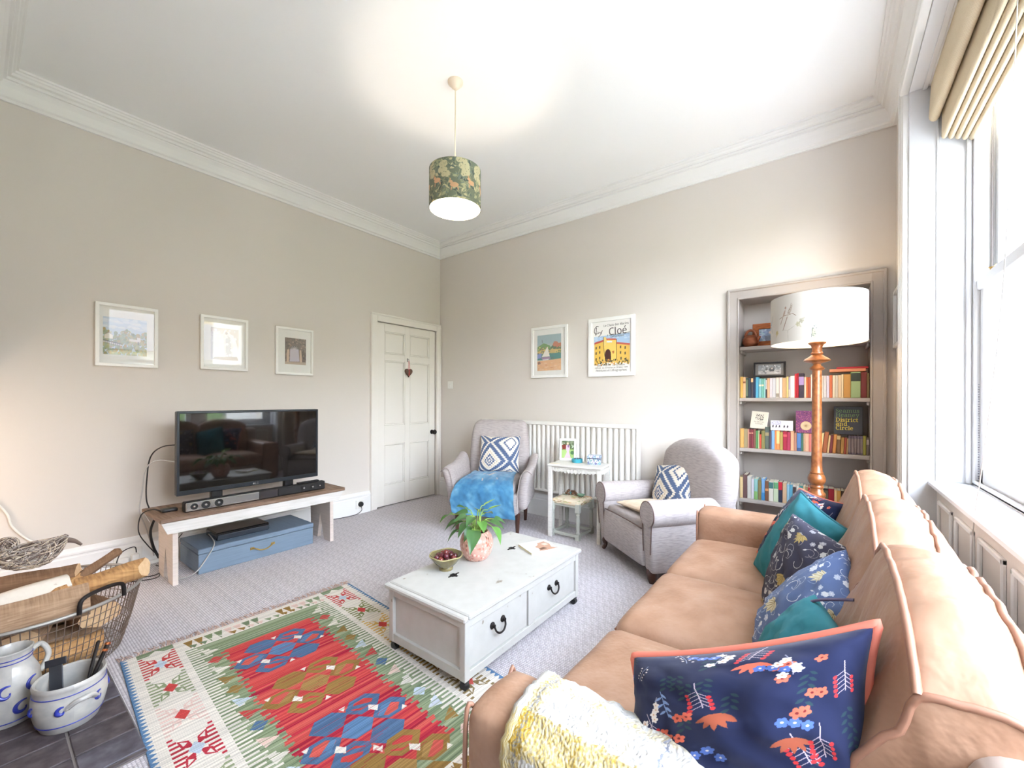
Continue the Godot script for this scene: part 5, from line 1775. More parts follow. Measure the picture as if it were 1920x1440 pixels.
func build_tables() -> void:
	var t := thing("coffee_table", "distressed white coffee table chest with two drawers on black castors", "table", Vector3(2.44, 0, 1.868))
	var b := lb(t)
	# body: corner posts, rails and sunk panels
	for x in [2.195, 2.655]:
		for z in [1.40, 2.305]:
			b.span(Vector3(x, 0.045, z), Vector3(x + 0.03, 0.292, z + 0.03), 0.002)
	for q in [[0.255, 0.292], [0.045, 0.085]]:
		b.span(Vector3(2.197, q[0], 1.402), Vector3(2.683, q[1], 1.424), 0.002)
		b.span(Vector3(2.197, q[0], 2.311), Vector3(2.683, q[1], 2.333), 0.002)
		b.span(Vector3(2.197, q[0], 1.402), Vector3(2.22, q[1], 2.333), 0.002)
	b.span(Vector3(2.21, 0.05, 1.415), Vector3(2.66, 0.288, 2.32), 0.0)
	b.span(Vector3(2.66, 0.255, 1.402), Vector3(2.683, 0.292, 2.333), 0.002)
	b.span(Vector3(2.66, 0.045, 1.402), Vector3(2.683, 0.080, 2.333), 0.002)
	b.span(Vector3(2.66, 0.0805, 1.852), Vector3(2.682, 0.2545, 1.893), 0.002)
	put("body", b, M.table_paint, t)
	for q in [[1.432, 1.850], [1.896, 2.303]]:
		b = lb(t)
		b.span(Vector3(2.655, 0.083, q[0]), Vector3(2.674, 0.252, q[1]), 0.002)
		var dr := put("drawer", b, M.table_paint, t)
		b = lb(t)
		var zc: float = (q[0] + q[1]) / 2.0 + 0.02
		if q[0] > 1.8: zc = 2.12
		else: zc = 1.665
		for s in [-1.0, 1.0]:
			b.xf = t.transform.affine_inverse() * Transform3D(Basis(Vector3.BACK, -PI / 2), Vector3(2.674, 0.196, zc + s * 0.036))
			b.lathe(v2([0.0, 0.0, 0.015, 0.0, 0.015, 0.004, 0.009, 0.008, 0.008, 0.016, 0.0, 0.02]), 10)
		b.xf = t.transform.affine_inverse()
		b.tube(smooth_path([Vector3(2.688, 0.196, zc - 0.036), Vector3(2.694, 0.178, zc - 0.033), Vector3(2.698, 0.164, zc - 0.018), Vector3(2.699, 0.160, zc), Vector3(2.698, 0.164, zc + 0.018), Vector3(2.694, 0.178, zc + 0.033), Vector3(2.688, 0.196, zc + 0.036)], 3), 0.0045, 6)
		put("handle", b, M.iron, dr)
	b = lb(t)
	b.span(Vector3(2.178, 0.292, 1.385), Vector3(2.698, 0.313, 2.322), 0.005)
	put("lid", b, M.table_paint, t)
	b = lb(t)
	b.span(Vector3(2.178, 0.290, 2.325), Vector3(2.698, 0.311, 2.352), 0.005)
	put("top_edge", b, M.table_paint, t)
	for z in [2.094, 1.63]:
		b = lb(t)
		var c := Vector3(2.376, 0.3135, z)
		for k in 5:
			var a := TAU * k / 5.0
			b.lathe(v2([0.0, 0.0, 0.008, 0.0, 0.008, 0.003, 0.0, 0.003]), 8, c + Vector3(cos(a) * 0.010, 0, sin(a) * 0.010))
		b.box(c + Vector3(0, 0.002, 0.02), Vector3(0.008, 0.003, 0.03), 0.001)
		b.box(c + Vector3(0, 0.002, -0.02), Vector3(0.008, 0.003, 0.03), 0.001)
		b.box(c + Vector3(0.014, 0.002, 0), Vector3(0.022, 0.003, 0.012), 0.001)
		put("hinge_plate", b, M.iron, t)
	for x in [2.215, 2.665]:
		for z in [1.42, 2.315]:
			b = lb(t)
			b.tube([Vector3(x, 0.018, z - 0.011), Vector3(x, 0.018, z + 0.011)], 0.018, 14)
			b.span(Vector3(x - 0.014, 0.028, z - 0.014), Vector3(x + 0.014, 0.047, z + 0.014), 0.003)
			put("castor", b, M.black_plastic, t)
	# potted plant
	var pc := Vector3(2.315, 0.313, 1.862)
	t = thing("potted_philodendron", "leafy green houseplant in a speckled coral pot on the coffee table", "plant", pc)
	b = Bld.new()
	b.lathe(v2([0.0, 0.0, 0.052, 0.0, 0.060, 0.006, 0.080, 0.035, 0.090, 0.072, 0.089, 0.10, 0.080, 0.128, 0.066, 0.143, 0.064, 0.150, 0.060, 0.150, 0.061, 0.142, 0.072, 0.126, 0.076, 0.115, 0.0, 0.115]), 40)
	var sp := canvas(256, 128, Color(0.84, 0.64, 0.58))
	var rg := RandomNumberGenerator.new()
	rg.seed = 3
	for k in 700:
		var cc: Color = [Color(0.93, 0.78, 0.72), Color(0.78, 0.45, 0.38), Color(0.95, 0.84, 0.78), Color(0.83, 0.52, 0.45)][rg.randi() % 4]
		pdisc(sp, Vector2(rg.randf() * 256, rg.randf() * 128), rg.randf_range(0.8, 2.8), cc)
	for k in 30: pdisc(sp, Vector2(rg.randf() * 256, rg.randf() * 128), 2.6, Color(0.5, 0.36, 0.28))
	put("pot", b, paint("pot_coral", Color.WHITE, 0.3, {"tex": tex(sp), "coat": 0.4}), t)
	b = Bld.new()
	b.lathe(v2([0.073, 0.118, 0.0, 0.122]), 20)
	put("soil", b, paint("soil", c8(60, 46, 36), 0.95), t)
	var greens := [paint("leaf_dark", c8(62, 98, 54), 0.35, {"back": Color(0.2, 0.35, 0.1)}), paint("leaf_mid", c8(88, 136, 62), 0.35, {"back": Color(0.25, 0.4, 0.12)}), paint("leaf_lime", c8(140, 178, 82), 0.4, {"back": Color(0.35, 0.45, 0.15)})]
	# [direction in degrees seen from above (0 = towards +x, 90 = towards -z), reach, height of the leaf base, leaf length, droop, tone]
	var lv := [[250, 0.10, 0.17, 0.085, 0.9, 0], [-52, 0.16, 0.20, 0.125, 0.95, 0], [-35, 0.09, 0.22, 0.09, 0.6, 1], [128, 0.14, 0.225, 0.11, 0.7, 0], [150, 0.10, 0.20, 0.095, 0.9, 0], [172, 0.09, 0.25, 0.085, 0.3, 1], [190, 0.16, 0.215, 0.10, 0.9, 1], [210, 0.11, 0.19, 0.09, 1.0, 0], [225, 0.07, 0.20, 0.08, 0.9, 0], [270, 0.07, 0.205, 0.085, 1.0, 0], [290, 0.075, 0.19, 0.08, 1.1, 0], [310, 0.09, 0.185, 0.075, 0.8, 2], [330, 0.07, 0.215, 0.085, 0.5, 1], [10, 0.08, 0.21, 0.09, 0.6, 0], [40, 0.06, 0.26, 0.08, -0.2, 2], [75, 0.05, 0.28, 0.075, -0.1, 2], [100, 0.08, 0.22, 0.09, 0.5, 0], [60, 0.10, 0.20, 0.085, 0.8, 0], [240, 0.05, 0.23, 0.085, 0.6, 0], [-70, 0.05, 0.235, 0.085, 0.6, 0], [-10, 0.13, 0.20, 0.10, 1.0, 1], [203, 0.05, 0.24, 0.08, 0.4, 0]]
	var stem_mat := paint("stem_green", c8(138, 172, 78), 0.5)
	for q in lv:
		var a := deg_to_rad(q[0])
		var dir := Vector3(cos(a), 0, -sin(a))
		var tip: Vector3 = dir * q[1] + Vector3(0, q[2], 0)
		b = Bld.new()
		b.tube(smooth_path([dir * 0.012 + Vector3(0, 0.115, 0), dir * q[1] * 0.45 + Vector3(0, lerpf(0.12, q[2], 0.75) + 0.02, 0), tip], 5), 0.0026, 5)
		var stem := put("stem", b, stem_mat, t)
		b = Bld.new()
		var lx := Vector3.UP.cross(dir).normalized()
		var tilt: float = 0.25 - q[4] * 0.5
		var bz := (dir * cos(tilt) + Vector3.UP * sin(tilt)).normalized()
		var bs := Basis(lx, bz.cross(lx).normalized(), bz) * Basis(Vector3.BACK, rg.randf_range(-0.5, 0.5))
		leaf_shape(b, Transform3D(bs, tip), q[3], q[3] * 0.62, maxf(q[4], 0) * 0.5, 0.5)
		put("leaf", b, greens[q[5]], stem)
	# bowl of conkers
	var bc := Vector3(2.292, 0.313, 2.065)
	t = thing("pottery_bowl", "olive glazed pottery bowl of dark red fruit on the coffee table", "bowl", bc)
	b = Bld.new()
	b.lathe(v2([0.0, 0.0, 0.034, 0.0, 0.036, 0.010, 0.032, 0.014, 0.055, 0.034, 0.074, 0.058, 0.083, 0.072, 0.080, 0.075, 0.074, 0.070, 0.064, 0.054, 0.04, 0.03, 0.0, 0.022]), 36)
	put("bowl_body", b, paint("olive_glaze", c8(124, 116, 78), 0.22, {"tex": T["leather_tone"], "uv": Vector2(3, 1), "coat": 0.6}), t)
	b = Bld.new()
	var rim := []
	for k in 40: rim.append(Vector3(cos(TAU * k / 40) * 0.0815, 0.0745 + 0.0025 * sin(k * TAU / 8.0), sin(TAU * k / 40) * 0.0815))
	b.tube(rim, 0.0028, 6, true)
	put("rim", b, paint("rim_glaze", c8(176, 164, 116), 0.25), t)
	b = Bld.new()
	b.lathe(v2([0.0, -0.014, 0.008, -0.012, 0.014, -0.004, 0.0148, 0.003, 0.011, 0.011, 0.004, 0.0145, 0.0, 0.0145]), 14)
	var fm := b.mesh()
	var reds := [paint("fruit_dark", c8(84, 30, 36), 0.2, {"coat": 0.5}), paint("fruit_red", c8(122, 48, 46), 0.22, {"coat": 0.5}), paint("fruit_wine", c8(100, 36, 50), 0.2, {"coat": 0.5})]
	var n := 0
	for lay in [[8, 0.046, 0.062], [5, 0.024, 0.074], [1, 0.0, 0.085]]:
		for k in lay[0]:
			var a: float = TAU * k / lay[0] + lay[2] * 9.0
			solo("plum", fm, reds[n % 3], "small glossy dark red fruit heaped in the olive bowl", "fruit", Transform3D(Basis(Vector3(rg.randf(), rg.randf(), rg.randf()).normalized(), rg.randf() * 3.0), bc + Vector3(cos(a) * lay[1], lay[2], sin(a) * lay[1])), "dark red fruit in the bowl")
			n += 1
	# little book
	t = thing("paperback_book", "small paperback with a hare on its cover lying on the coffee table", "book", Vector3(2.495, 0.313, 1.53), 0.0)
	var dirx := Vector3(0.152, 0, 0.074).normalized()
	var ang := atan2(-dirx.z, dirx.x)
	t.rotation.y = ang
	b = Bld.new()
	b.span(Vector3(-0.078, 0.001, -0.09), Vector3(0.082, 0.011, 0.09), 0.001)
	put("pages", b, paint("pages_yellow", c8(240, 232, 190), 0.9), t)
	var cv := canvas(128, 144, Color(0.90, 0.90, 0.88))
	for k in 60: pline(cv, [Vector2(rg.randf() * 128, rg.randf() * 144), Vector2(rg.randf() * 128, rg.randf() * 144)], 1.0, Color(0.82, 0.83, 0.85))
	ppoly(cv, v2([20, 20, 60, 12, 95, 24, 118, 14, 124, 60, 120, 100, 96, 84, 70, 96, 52, 70, 30, 60]), Color(0.74, 0.58, 0.48))
	ppoly(cv, v2([40, 24, 64, 20, 70, 44, 46, 50]), Color(0.86, 0.78, 0.72))
	ppoly(cv, v2([84, 60, 104, 50, 112, 84, 96, 92]), Color(0.45, 0.32, 0.25))
	pline(cv, v2([100, 18, 112, 2]), 5, Color(0.55, 0.4, 0.3))
	pline(cv, v2([110, 20, 122, 6]), 5, Color(0.62, 0.46, 0.35))
	b = Bld.new()
	b.group(-1)
	b.span(Vector3(-0.08, 0.011, -0.0915), Vector3(0.083, 0.0125, 0.0915), 0.0)
	b.span(Vector3(-0.08, 0.0, -0.0915), Vector3(0.083, 0.001, 0.0915), 0.0)
	var cov := put("cover", b, paint("book_white", c8(232, 230, 222), 0.5), t)
	b = Bld.new()
	b.group(-1)
	b.quad(Vector3(-0.08, 0.0129, 0.0915), Vector3(0.083, 0.0129, 0.0915), Vector3(0.083, 0.0129, -0.0915), Vector3(-0.08, 0.0129, -0.0915))
	put("cover_print", b, paint("hare_print", Color.WHITE, 0.45, {"tex": tex(cv)}), cov)
	side_table()

# ---------------------------------------------------------------- side table with the stool under it

func turned_leg(b: Bld, c: Vector3, h: float, r: float) -> void:
	b.span(c + Vector3(-r, 0, -r), c + Vector3(r, h * 0.16, r), 0.002)
	b.lathe(v2([r * 0.7, h * 0.16, r * 0.75, h * 0.18, r * 1.0, h * 0.2, r * 0.65, h * 0.235, r * 0.8, h * 0.3, r * 0.95, h * 0.55, r * 0.8, h * 0.68, r * 1.0, h * 0.70, r * 0.7, h * 0.74, r * 0.7, h * 0.76]), 12, c)
	b.span(c + Vector3(-r, h * 0.76, -r), c + Vector3(r, h, r), 0.002)

func side_table() -> void:
	var t := thing("side_table", "small white side table with a carved lacy apron before the radiator", "table", Vector3(2.118, 0, 0.338), deg_to_rad(9.0))
	var b := Bld.new()
	b.span(Vector3(-0.238, 0.602, -0.148), Vector3(0.238, 0.62, 0.148), 0.006)
	put("table_top", b, M.side_table, t)
	for x in [-0.215, 0.215]:
		for z in [-0.125, 0.125]:
			b = Bld.new()
			b.span(Vector3(x - 0.016, 0, z - 0.016), Vector3(x + 0.016, 0.602, z + 0.016), 0.002)
			put("leg", b, M.side_table, t)
	var rg := RandomNumberGenerator.new()
	rg.seed = 17
	for side in 4:
		b = Bld.new()
		var L := 0.40 if side < 2 else 0.22
		# a thin rail with openwork of leaves and scrolls hanging from it
		b.span(Vector3(-L / 2, 0.590, -0.005), Vector3(L / 2, 0.602, 0.005), 0.001)
		var m := 13 if side < 2 else 7
		for k in m:
			var cx := -L / 2 + L * (k + 0.5) / m
			var drop := 0.030 + 0.016 * (1.0 - absf(2.0 * (k + 0.5) / m - 1.0)) + 0.004 * (k % 2)
			for sgn in [-1.0, 1.0]:
				var pts := PackedVector2Array()
				for q in [[0.0, 0.0], [0.35, 0.42], [0.7, 0.36], [1.0, 0.0], [0.7, -0.20], [0.35, -0.24]]:
					var p := Vector2(0, 0.592) + Vector2(sgn * q[1] * 0.030, -q[0] * drop).rotated(sgn * 0.25)
					pts.append(p + Vector2(cx + sgn * 0.003, 0))
				b.extrude(pts, -0.006, 0.006 if sgn > 0 else 0.009)
			b.xf = Transform3D(Basis(Vector3.RIGHT, PI / 2), Vector3(cx, 0.592 - drop * 0.62, 0.004))
			b.lathe(v2([0.0, -0.006, 0.006, 0.0, 0.0, 0.006]), 8)
			b.xf = Transform3D.IDENTITY
		b.xf = Transform3D.IDENTITY
		var xf := Transform3D.IDENTITY
		if side == 0: xf = at(Vector3(0, 0, 0.128))
		elif side == 1: xf = at(Vector3(0, 0, -0.128), PI)
		elif side == 2: xf = at(Vector3(0.218, 0, 0), PI / 2)
		else: xf = at(Vector3(-0.218, 0, 0), -PI / 2)
		put("carved_apron", b, M.side_table, t, xf)
	# stool
	t = thing("foot_stool", "grey painted stool with a tapestry seat tucked under the side table", "stool", Vector3(2.05, 0, 0.335))
	for x in [-0.122, 0.122]:
		for z in [-0.122, 0.122]:
			b = Bld.new()
			turned_leg(b, Vector3(x, 0, z), 0.30, 0.019)
			put("leg", b, M.stool_paint, t)
	for s in [-1.0, 1.0]:
		b = Bld.new()
		b.span(Vector3(-0.105, 0.02, s * 0.122 - 0.009), Vector3(0.105, 0.044, s * 0.122 + 0.009), 0.003)
		put("stretcher", b, M.stool_paint, t)
		b = Bld.new()
		b.span(Vector3(s * 0.122 - 0.009, 0.02, -0.105), Vector3(s * 0.122 + 0.009, 0.044, 0.105), 0.003)
		put("stretcher", b, M.stool_paint, t)
	b = Bld.new()
	b.span(Vector3(-0.125, 0.262, -0.125), Vector3(0.125, 0.284, 0.125), 0.004)
	put("seat_rail", b, M.stool_paint, t)
	var im := canvas(128, 128, Color(0.90, 0.84, 0.74))
	for k in 26:
		var c: Color = [Color(0.82, 0.56, 0.40), Color(0.72, 0.72, 0.52), Color(0.86, 0.68, 0.5), Color(0.62, 0.5, 0.38), Color(0.55, 0.65, 0.6)][rg.randi() % 5]
		pflower(im, Vector2(rg.randf() * 128, rg.randf() * 128), rg.randf_range(5, 10), 5, c, Color(0.85, 0.75, 0.5), rg.randf())
		pleaf(im, Vector2(rg.randf() * 128, rg.randf() * 128), 16, 5, rg.randf() * TAU, Color(0.66, 0.68, 0.5))
	b = Bld.new()
	b.soft(Vector3(0, 0.30, 0), Vector3(0.27, 0.045, 0.27), 0.02, 10, func(q: Vector3, p: Vector3) -> Vector3:
		if q.y > 0: q.y += 0.008 * (1.0 - pow(q.x / 0.135, 2)) * (1.0 - pow(q.z / 0.135, 2))
		return q)
	put("seat", b, paint("tapestry_seat", Color.WHITE, 0.95, {"tex": tex(im)}), t)
	# beads and a dish on the stool
	t = thing("glazed_dish", "little green glazed dish on the tapestry stool", "dish", Vector3(2.115, 0.329, 0.30))
	b = Bld.new()
	b.lathe(v2([0.0, 0.0, 0.02, 0.0, 0.032, 0.012, 0.036, 0.02, 0.033, 0.02, 0.02, 0.008, 0.0, 0.006]), 20)
	put("dish_body", b, paint("dish_green", c8(128, 168, 140), 0.25), t)
	var brown := paint("bead_brown", c8(120, 84, 56), 0.35)
	var tealb := paint("bead_teal", c8(70, 140, 146), 0.3)
	b = Bld.new()
	b.lathe(v2([0.0, -0.011, 0.009, -0.008, 0.013, 0.0, 0.009, 0.008, 0.0, 0.011]), 12)
	var bm := b.mesh()
	for k in 14:
		var a := k * 0.9
		var te := k % 5 == 4
		solo("pebble_bead", bm, tealb if te else brown, "round teal bead lying on the tapestry stool" if te else "round brown wooden bead piled on the tapestry stool", "bead", at(Vector3(2.01 + cos(a) * 0.012 * (1 + k % 4), 0.339 + (0.016 if k > 9 else 0.0), 0.27 + sin(a) * 0.011 * (1 + k % 4)), a), "teal beads on the stool" if te else "brown beads on the stool")
	# things on the side table
	t = thing("photo_frame", "white standing frame with a photo of a person on a lawn, on the side table", "frame", Vector3(1.945, 0.62, 0.235), deg_to_rad(24.0))
	t.rotation.x = -0.12
	b = Bld.new()
	for q in [[-0.075, 0.0, 0.075, 0.022], [-0.075, 0.178, 0.075, 0.20], [-0.075, 0.0, -0.056, 0.20], [0.056, 0.0, 0.075, 0.20]]:
		b.span(Vector3(q[0], q[1], -0.008), Vector3(q[2], q[3], 0.008), 0.003)
	b.span(Vector3(-0.065, 0.01, -0.008), Vector3(0.065, 0.19, -0.002), 0.0)
	put("frame", b, M.frame_white, t)
	im = canvas(96, 140, Color(0.45, 0.55, 0.32))
	ppoly(im, v2([0, 0, 96, 0, 96, 60, 0, 60]), Color(0.36, 0.42, 0.30))
	for k in 80: pdisc(im, Vector2(rg.randf() * 96, rg.randf() * 66), rg.randf_range(2, 7), [Color(0.30, 0.38, 0.24), Color(0.5, 0.55, 0.42), Color(0.75, 0.8, 0.72), Color(0.42, 0.47, 0.35)][rg.randi() % 4])
	ppoly(im, v2([4, 34, 34, 30, 36, 66, 6, 70]), Color(0.48, 0.20, 0.16))
	ppoly(im, v2([0, 74, 96, 70, 96, 140, 0, 140]), Color(0.62, 0.74, 0.46))
	pdisc(im, Vector2(84, 96), 15, Color(0.30, 0.48, 0.30))
	ppoly(im, v2([36, 34, 62, 34, 64, 66, 58, 90, 72, 138, 22, 138, 42, 90, 34, 66]), Color(0.87, 0.72, 0.78))
	ppoly(im, v2([48, 30, 60, 36, 58, 56, 46, 52]), Color(0.55, 0.42, 0.56))
	pdisc(im, Vector2(48, 24), 8, Color(0.88, 0.76, 0.66))
	pdisc(im, Vector2(48, 18), 9, Color(0.86, 0.8, 0.66), 5)
	b = Bld.new()
	b.group(-1)
	b.quad(Vector3(-0.056, 0.022, 0.0), Vector3(0.056, 0.022, 0.0), Vector3(0.056, 0.178, 0.0), Vector3(-0.056, 0.178, 0.0))
	put("photo", b, paint("garden_photo", Color.WHITE, 0.3, {"tex": tex(im)}), t)
	t = thing("trinket_tin", "round teal trinket tin between the photo frame and the patterned box", "tin", Vector3(2.065, 0.62, 0.275))
	b = Bld.new()
	b.lathe(v2([0.0, 0.0, 0.046, 0.0, 0.048, 0.004, 0.048, 0.03, 0.044, 0.034, 0.040, 0.034, 0.040, 0.02, 0.0, 0.02]), 28)
	put("tin_body", b, paint("tin_teal", c8(64, 160, 178), 0.35), t)
	b = Bld.new()
	for k in 7: b.lathe(v2([0.0, -0.008, 0.009, 0.0, 0.0, 0.009]), 8, Vector3(cos(k * 0.9) * 0.024, 0.03, sin(k * 0.9) * 0.024))
	put("trinkets", b, paint("trinket_dark", c8(92, 76, 96), 0.4), t)
	t = thing("patterned_box", "blue and white patterned trinket box on the carved side table", "box", Vector3(2.232, 0.62, 0.275), deg_to_rad(20.0))
	im = canvas(128, 64, Color(0.80, 0.85, 0.92))
	for k in 90:
		var c2: Color = [Color(0.28, 0.30, 0.48), Color(0.45, 0.65, 0.72), Color(0.65, 0.55, 0.72), Color(0.95, 0.95, 0.98), Color(0.3, 0.5, 0.45)][rg.randi() % 5]
		pflower(im, Vector2(rg.randf() * 128, rg.randf() * 64), rg.randf_range(3, 7), 5, c2, Color(0.95, 0.9, 0.95), rg.randf())
	var bx := paint("box_pattern", Color.WHITE, 0.4, {"tex": tex(im), "uv": Vector2(9, 9)})
	b = Bld.new()
	b.span(Vector3(-0.055, 0.0, -0.042), Vector3(0.055, 0.05, 0.042), 0.003)
	put("box_body", b, bx, t)
	b = Bld.new()
	b.span(Vector3(-0.058, 0.05, -0.045), Vector3(0.058, 0.078, 0.045), 0.004)
	put("box_lid", b, bx, t)
	b = Bld.new()
	b.span(Vector3(-0.0585, 0.05, -0.0455), Vector3(0.0585, 0.056, 0.0455), 0.0)
	put("band", b, paint("box_band", c8(56, 58, 92), 0.4), t)
	# paper on the table top
	b = Bld.new()
	b.span(Vector3(1.905, 0.6202, 0.43), Vector3(1.99, 0.6212, 0.49), 0.0)
	solo("folded_paper", b, M.paper, "folded scrap of pale paper on the corner of the carved side table", "paper")

# ---------------------------------------------------------------- radiator, switch, pictures

# a framed picture in its own x,y plane, facing +z, hung with its middle at the origin
func picture(called: String, label: String, c: Vector3, turn: float, w: float, h: float, rail: float, pr: Rect2, im: Image, fm: Material, glass := true) -> Node3D:
	var t := thing(called, label, "picture", c, turn)
	var b := Bld.new()
	var d := 0.022
	for q in [[-w / 2, -h / 2, w / 2, -h / 2 + rail], [-w / 2, h / 2 - rail, w / 2, h / 2], [-w / 2, -h / 2 + rail * 0.9, -w / 2 + rail, h / 2 - rail * 0.9], [w / 2 - rail, -h / 2 + rail * 0.9, w / 2, h / 2 - rail * 0.9]]:
		b.span(Vector3(q[0], q[1], 0.001), Vector3(q[2], q[3], d), 0.002)
	put("frame", b, fm, t)
	b = Bld.new()
	b.span(Vector3(-w / 2 + 0.004, -h / 2 + 0.004, 0.002), Vector3(w / 2 - 0.004, h / 2 - 0.004, 0.009), 0.0)
	put("mount", b, M.mount, t)
	if im:
		b = Bld.new()
		b.group(-1)
		var a := pr.position
		var e := pr.end
		b.quad(Vector3(a.x, a.y, 0.0095), Vector3(e.x, a.y, 0.0095), Vector3(e.x, e.y, 0.0095), Vector3(a.x, e.y, 0.0095))
		put("print", b, paint(called + label.md5_text().left(6), Color.WHITE, 0.7, {"tex": tex(im)}), t)
	if glass:
		b = Bld.new()
		b.span(Vector3(-w / 2 + rail * 0.8, -h / 2 + rail * 0.8, 0.0125), Vector3(w / 2 - rail * 0.8, h / 2 - rail * 0.8, 0.0145), 0.0)
		put("glass", b, M.pane_glass, t)
	return t

func build_walls_items() -> void:
	var rg := RandomNumberGenerator.new()
	rg.seed = 91
	# radiator: fluted panel, cap, feet pipes
	var t := thing("panel_radiator", "long white fluted panel radiator on the wall behind the armchair", "radiator", Vector3(1.665, 0.27, 0.02))
	var b := lb(t)
	var x := 0.80
	var n := 32
	var pw := (2.53 - 0.80) / n
	for k in n:
		var prof := []
		for q in [[0.0, 0.072], [0.10, 0.074], [0.18, 0.092], [0.30, 0.097], [0.70, 0.097], [0.82, 0.092], [0.90, 0.074], [1.0, 0.072]]:
			prof.append(Vector2(x + q[0] * pw, q[1]))
		for i in 7:
			b.group(100 + k * 3 if i in [1, 2, 3, 4, 5] else -1)
			b.quad(Vector3(prof[i].x, 0.285, prof[i].y), Vector3(prof[i + 1].x, 0.285, prof[i + 1].y), Vector3(prof[i + 1].x, 0.925, prof[i + 1].y), Vector3(prof[i].x, 0.925, prof[i].y))
		x += pw
	b.span(Vector3(0.80, 0.285, 0.045), Vector3(2.53, 0.925, 0.0725), 0.0)
	put("fluted_panel", b, M.radiator, t)
	b = lb(t)
	b.span(Vector3(0.785, 0.922, 0.035), Vector3(2.548, 0.958, 0.104), 0.006)
	b.span(Vector3(0.785, 0.268, 0.06), Vector3(2.548, 0.290, 0.104), 0.006)
	b.span(Vector3(0.783, 0.27, 0.035), Vector3(0.802, 0.955, 0.102), 0.004)
	b.span(Vector3(2.53, 0.27, 0.035), Vector3(2.55, 0.955, 0.102), 0.004)
	put("surround", b, M.radiator, t)
	for q in [0.83, 2.50]:
		b = lb(t)
		b.tube([Vector3(q, 0.27, 0.075), Vector3(q, 0.0, 0.075)], 0.009, 10)
		b.span(Vector3(q - 0.018, 0.20, 0.055), Vector3(q + 0.018, 0.25, 0.095), 0.008)
		put("pipe", b, M.radiator, t)
	for q in [1.1, 2.2]:
		b = lb(t)
		b.span(Vector3(q - 0.02, 0.35, 0.0), Vector3(q + 0.02, 0.85, 0.05), 0.002)
		put("bracket", b, M.radiator, t)
	# light switch
	t = thing("light_switch", "square white light switch on the wall beside the door", "switch", Vector3(0.192, 1.345, 0.0))
	b = Bld.new()
	b.span(Vector3(-0.045, -0.045, 0.0), Vector3(0.045, 0.045, 0.010), 0.004)
	put("plate", b, M.plastic_white, t)
	b = Bld.new()
	b.span(Vector3(-0.010, -0.018, 0.009), Vector3(0.010, 0.018, 0.015), 0.002)
	put("rocker", b, M.plastic_white, t)

	# three pictures over the television; the first has the window reflection painted in
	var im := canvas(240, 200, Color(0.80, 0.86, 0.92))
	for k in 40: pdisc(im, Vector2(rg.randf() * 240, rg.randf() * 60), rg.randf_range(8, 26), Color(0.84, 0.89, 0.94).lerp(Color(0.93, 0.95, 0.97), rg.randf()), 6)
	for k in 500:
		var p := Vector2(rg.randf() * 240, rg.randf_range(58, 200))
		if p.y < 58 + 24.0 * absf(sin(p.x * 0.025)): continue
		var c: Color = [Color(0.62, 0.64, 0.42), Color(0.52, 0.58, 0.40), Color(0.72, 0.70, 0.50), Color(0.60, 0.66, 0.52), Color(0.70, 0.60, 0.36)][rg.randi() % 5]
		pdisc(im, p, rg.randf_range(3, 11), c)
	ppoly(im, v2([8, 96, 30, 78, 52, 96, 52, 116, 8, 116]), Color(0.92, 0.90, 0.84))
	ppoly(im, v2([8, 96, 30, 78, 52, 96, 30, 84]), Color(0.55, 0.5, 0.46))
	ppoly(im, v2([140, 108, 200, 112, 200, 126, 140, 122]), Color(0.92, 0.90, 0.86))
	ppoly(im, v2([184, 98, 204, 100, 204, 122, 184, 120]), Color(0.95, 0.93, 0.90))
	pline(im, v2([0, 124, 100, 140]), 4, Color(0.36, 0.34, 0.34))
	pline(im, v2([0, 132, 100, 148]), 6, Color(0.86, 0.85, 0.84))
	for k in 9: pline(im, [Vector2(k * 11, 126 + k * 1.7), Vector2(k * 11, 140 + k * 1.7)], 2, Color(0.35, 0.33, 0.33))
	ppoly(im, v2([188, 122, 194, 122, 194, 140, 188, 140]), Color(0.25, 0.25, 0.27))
	picture("painted_reflection", "white framed view of wooded hillside with white houses, above the television's bench end", Vector3(0, 1.598, 2.875), PI / 2, 0.320, 0.420, 0.020, Rect2(-0.122, -0.132, 0.222, 0.25), im, M.frame_white)
	im = canvas(160, 200, Color(0.86, 0.84, 0.84))
	ppoly(im, v2([0, 0, 160, 0, 160, 120, 136, 60, 100, 26, 60, 20, 0, 26]), Color(0.76, 0.70, 0.65))
	ppoly(im, v2([0, 40, 30, 30, 70, 40, 80, 200, 0, 200]), Color(0.88, 0.88, 0.89))
	ppoly(im, v2([84, 46, 112, 50, 120, 190, 86, 196]), Color(0.70, 0.69, 0.72))
	ppoly(im, v2([96, 26, 128, 40, 146, 90, 160, 160, 160, 200, 130, 196, 124, 90]), Color(0.93, 0.92, 0.92))
	ppoly(im, v2([20, 186, 150, 176, 160, 200, 10, 200]), Color(0.66, 0.58, 0.52))
	for k in 40: pdisc(im, Vector2(rg.randf() * 160, rg.randf() * 200), rg.randf_range(3, 9), Color(0.84, 0.82, 0.84).lerp(Color(0.93, 0.93, 0.94), rg.randf()))
	pdisc(im, Vector2(62, 24), 10, Color(0.86, 0.72, 0.68))
	pdisc(im, Vector2(88, 30), 8, Color(0.55, 0.46, 0.44))
	picture("arch_print", "white framed faded print of a pale stone arch, middle of the three above the television", Vector3(0, 1.608, 2.30), PI / 2, 0.325, 0.420, 0.020, Rect2(-0.095, -0.128, 0.19, 0.25), im, M.frame_white)
	im = canvas(140, 200, Color(0.42, 0.36, 0.33))
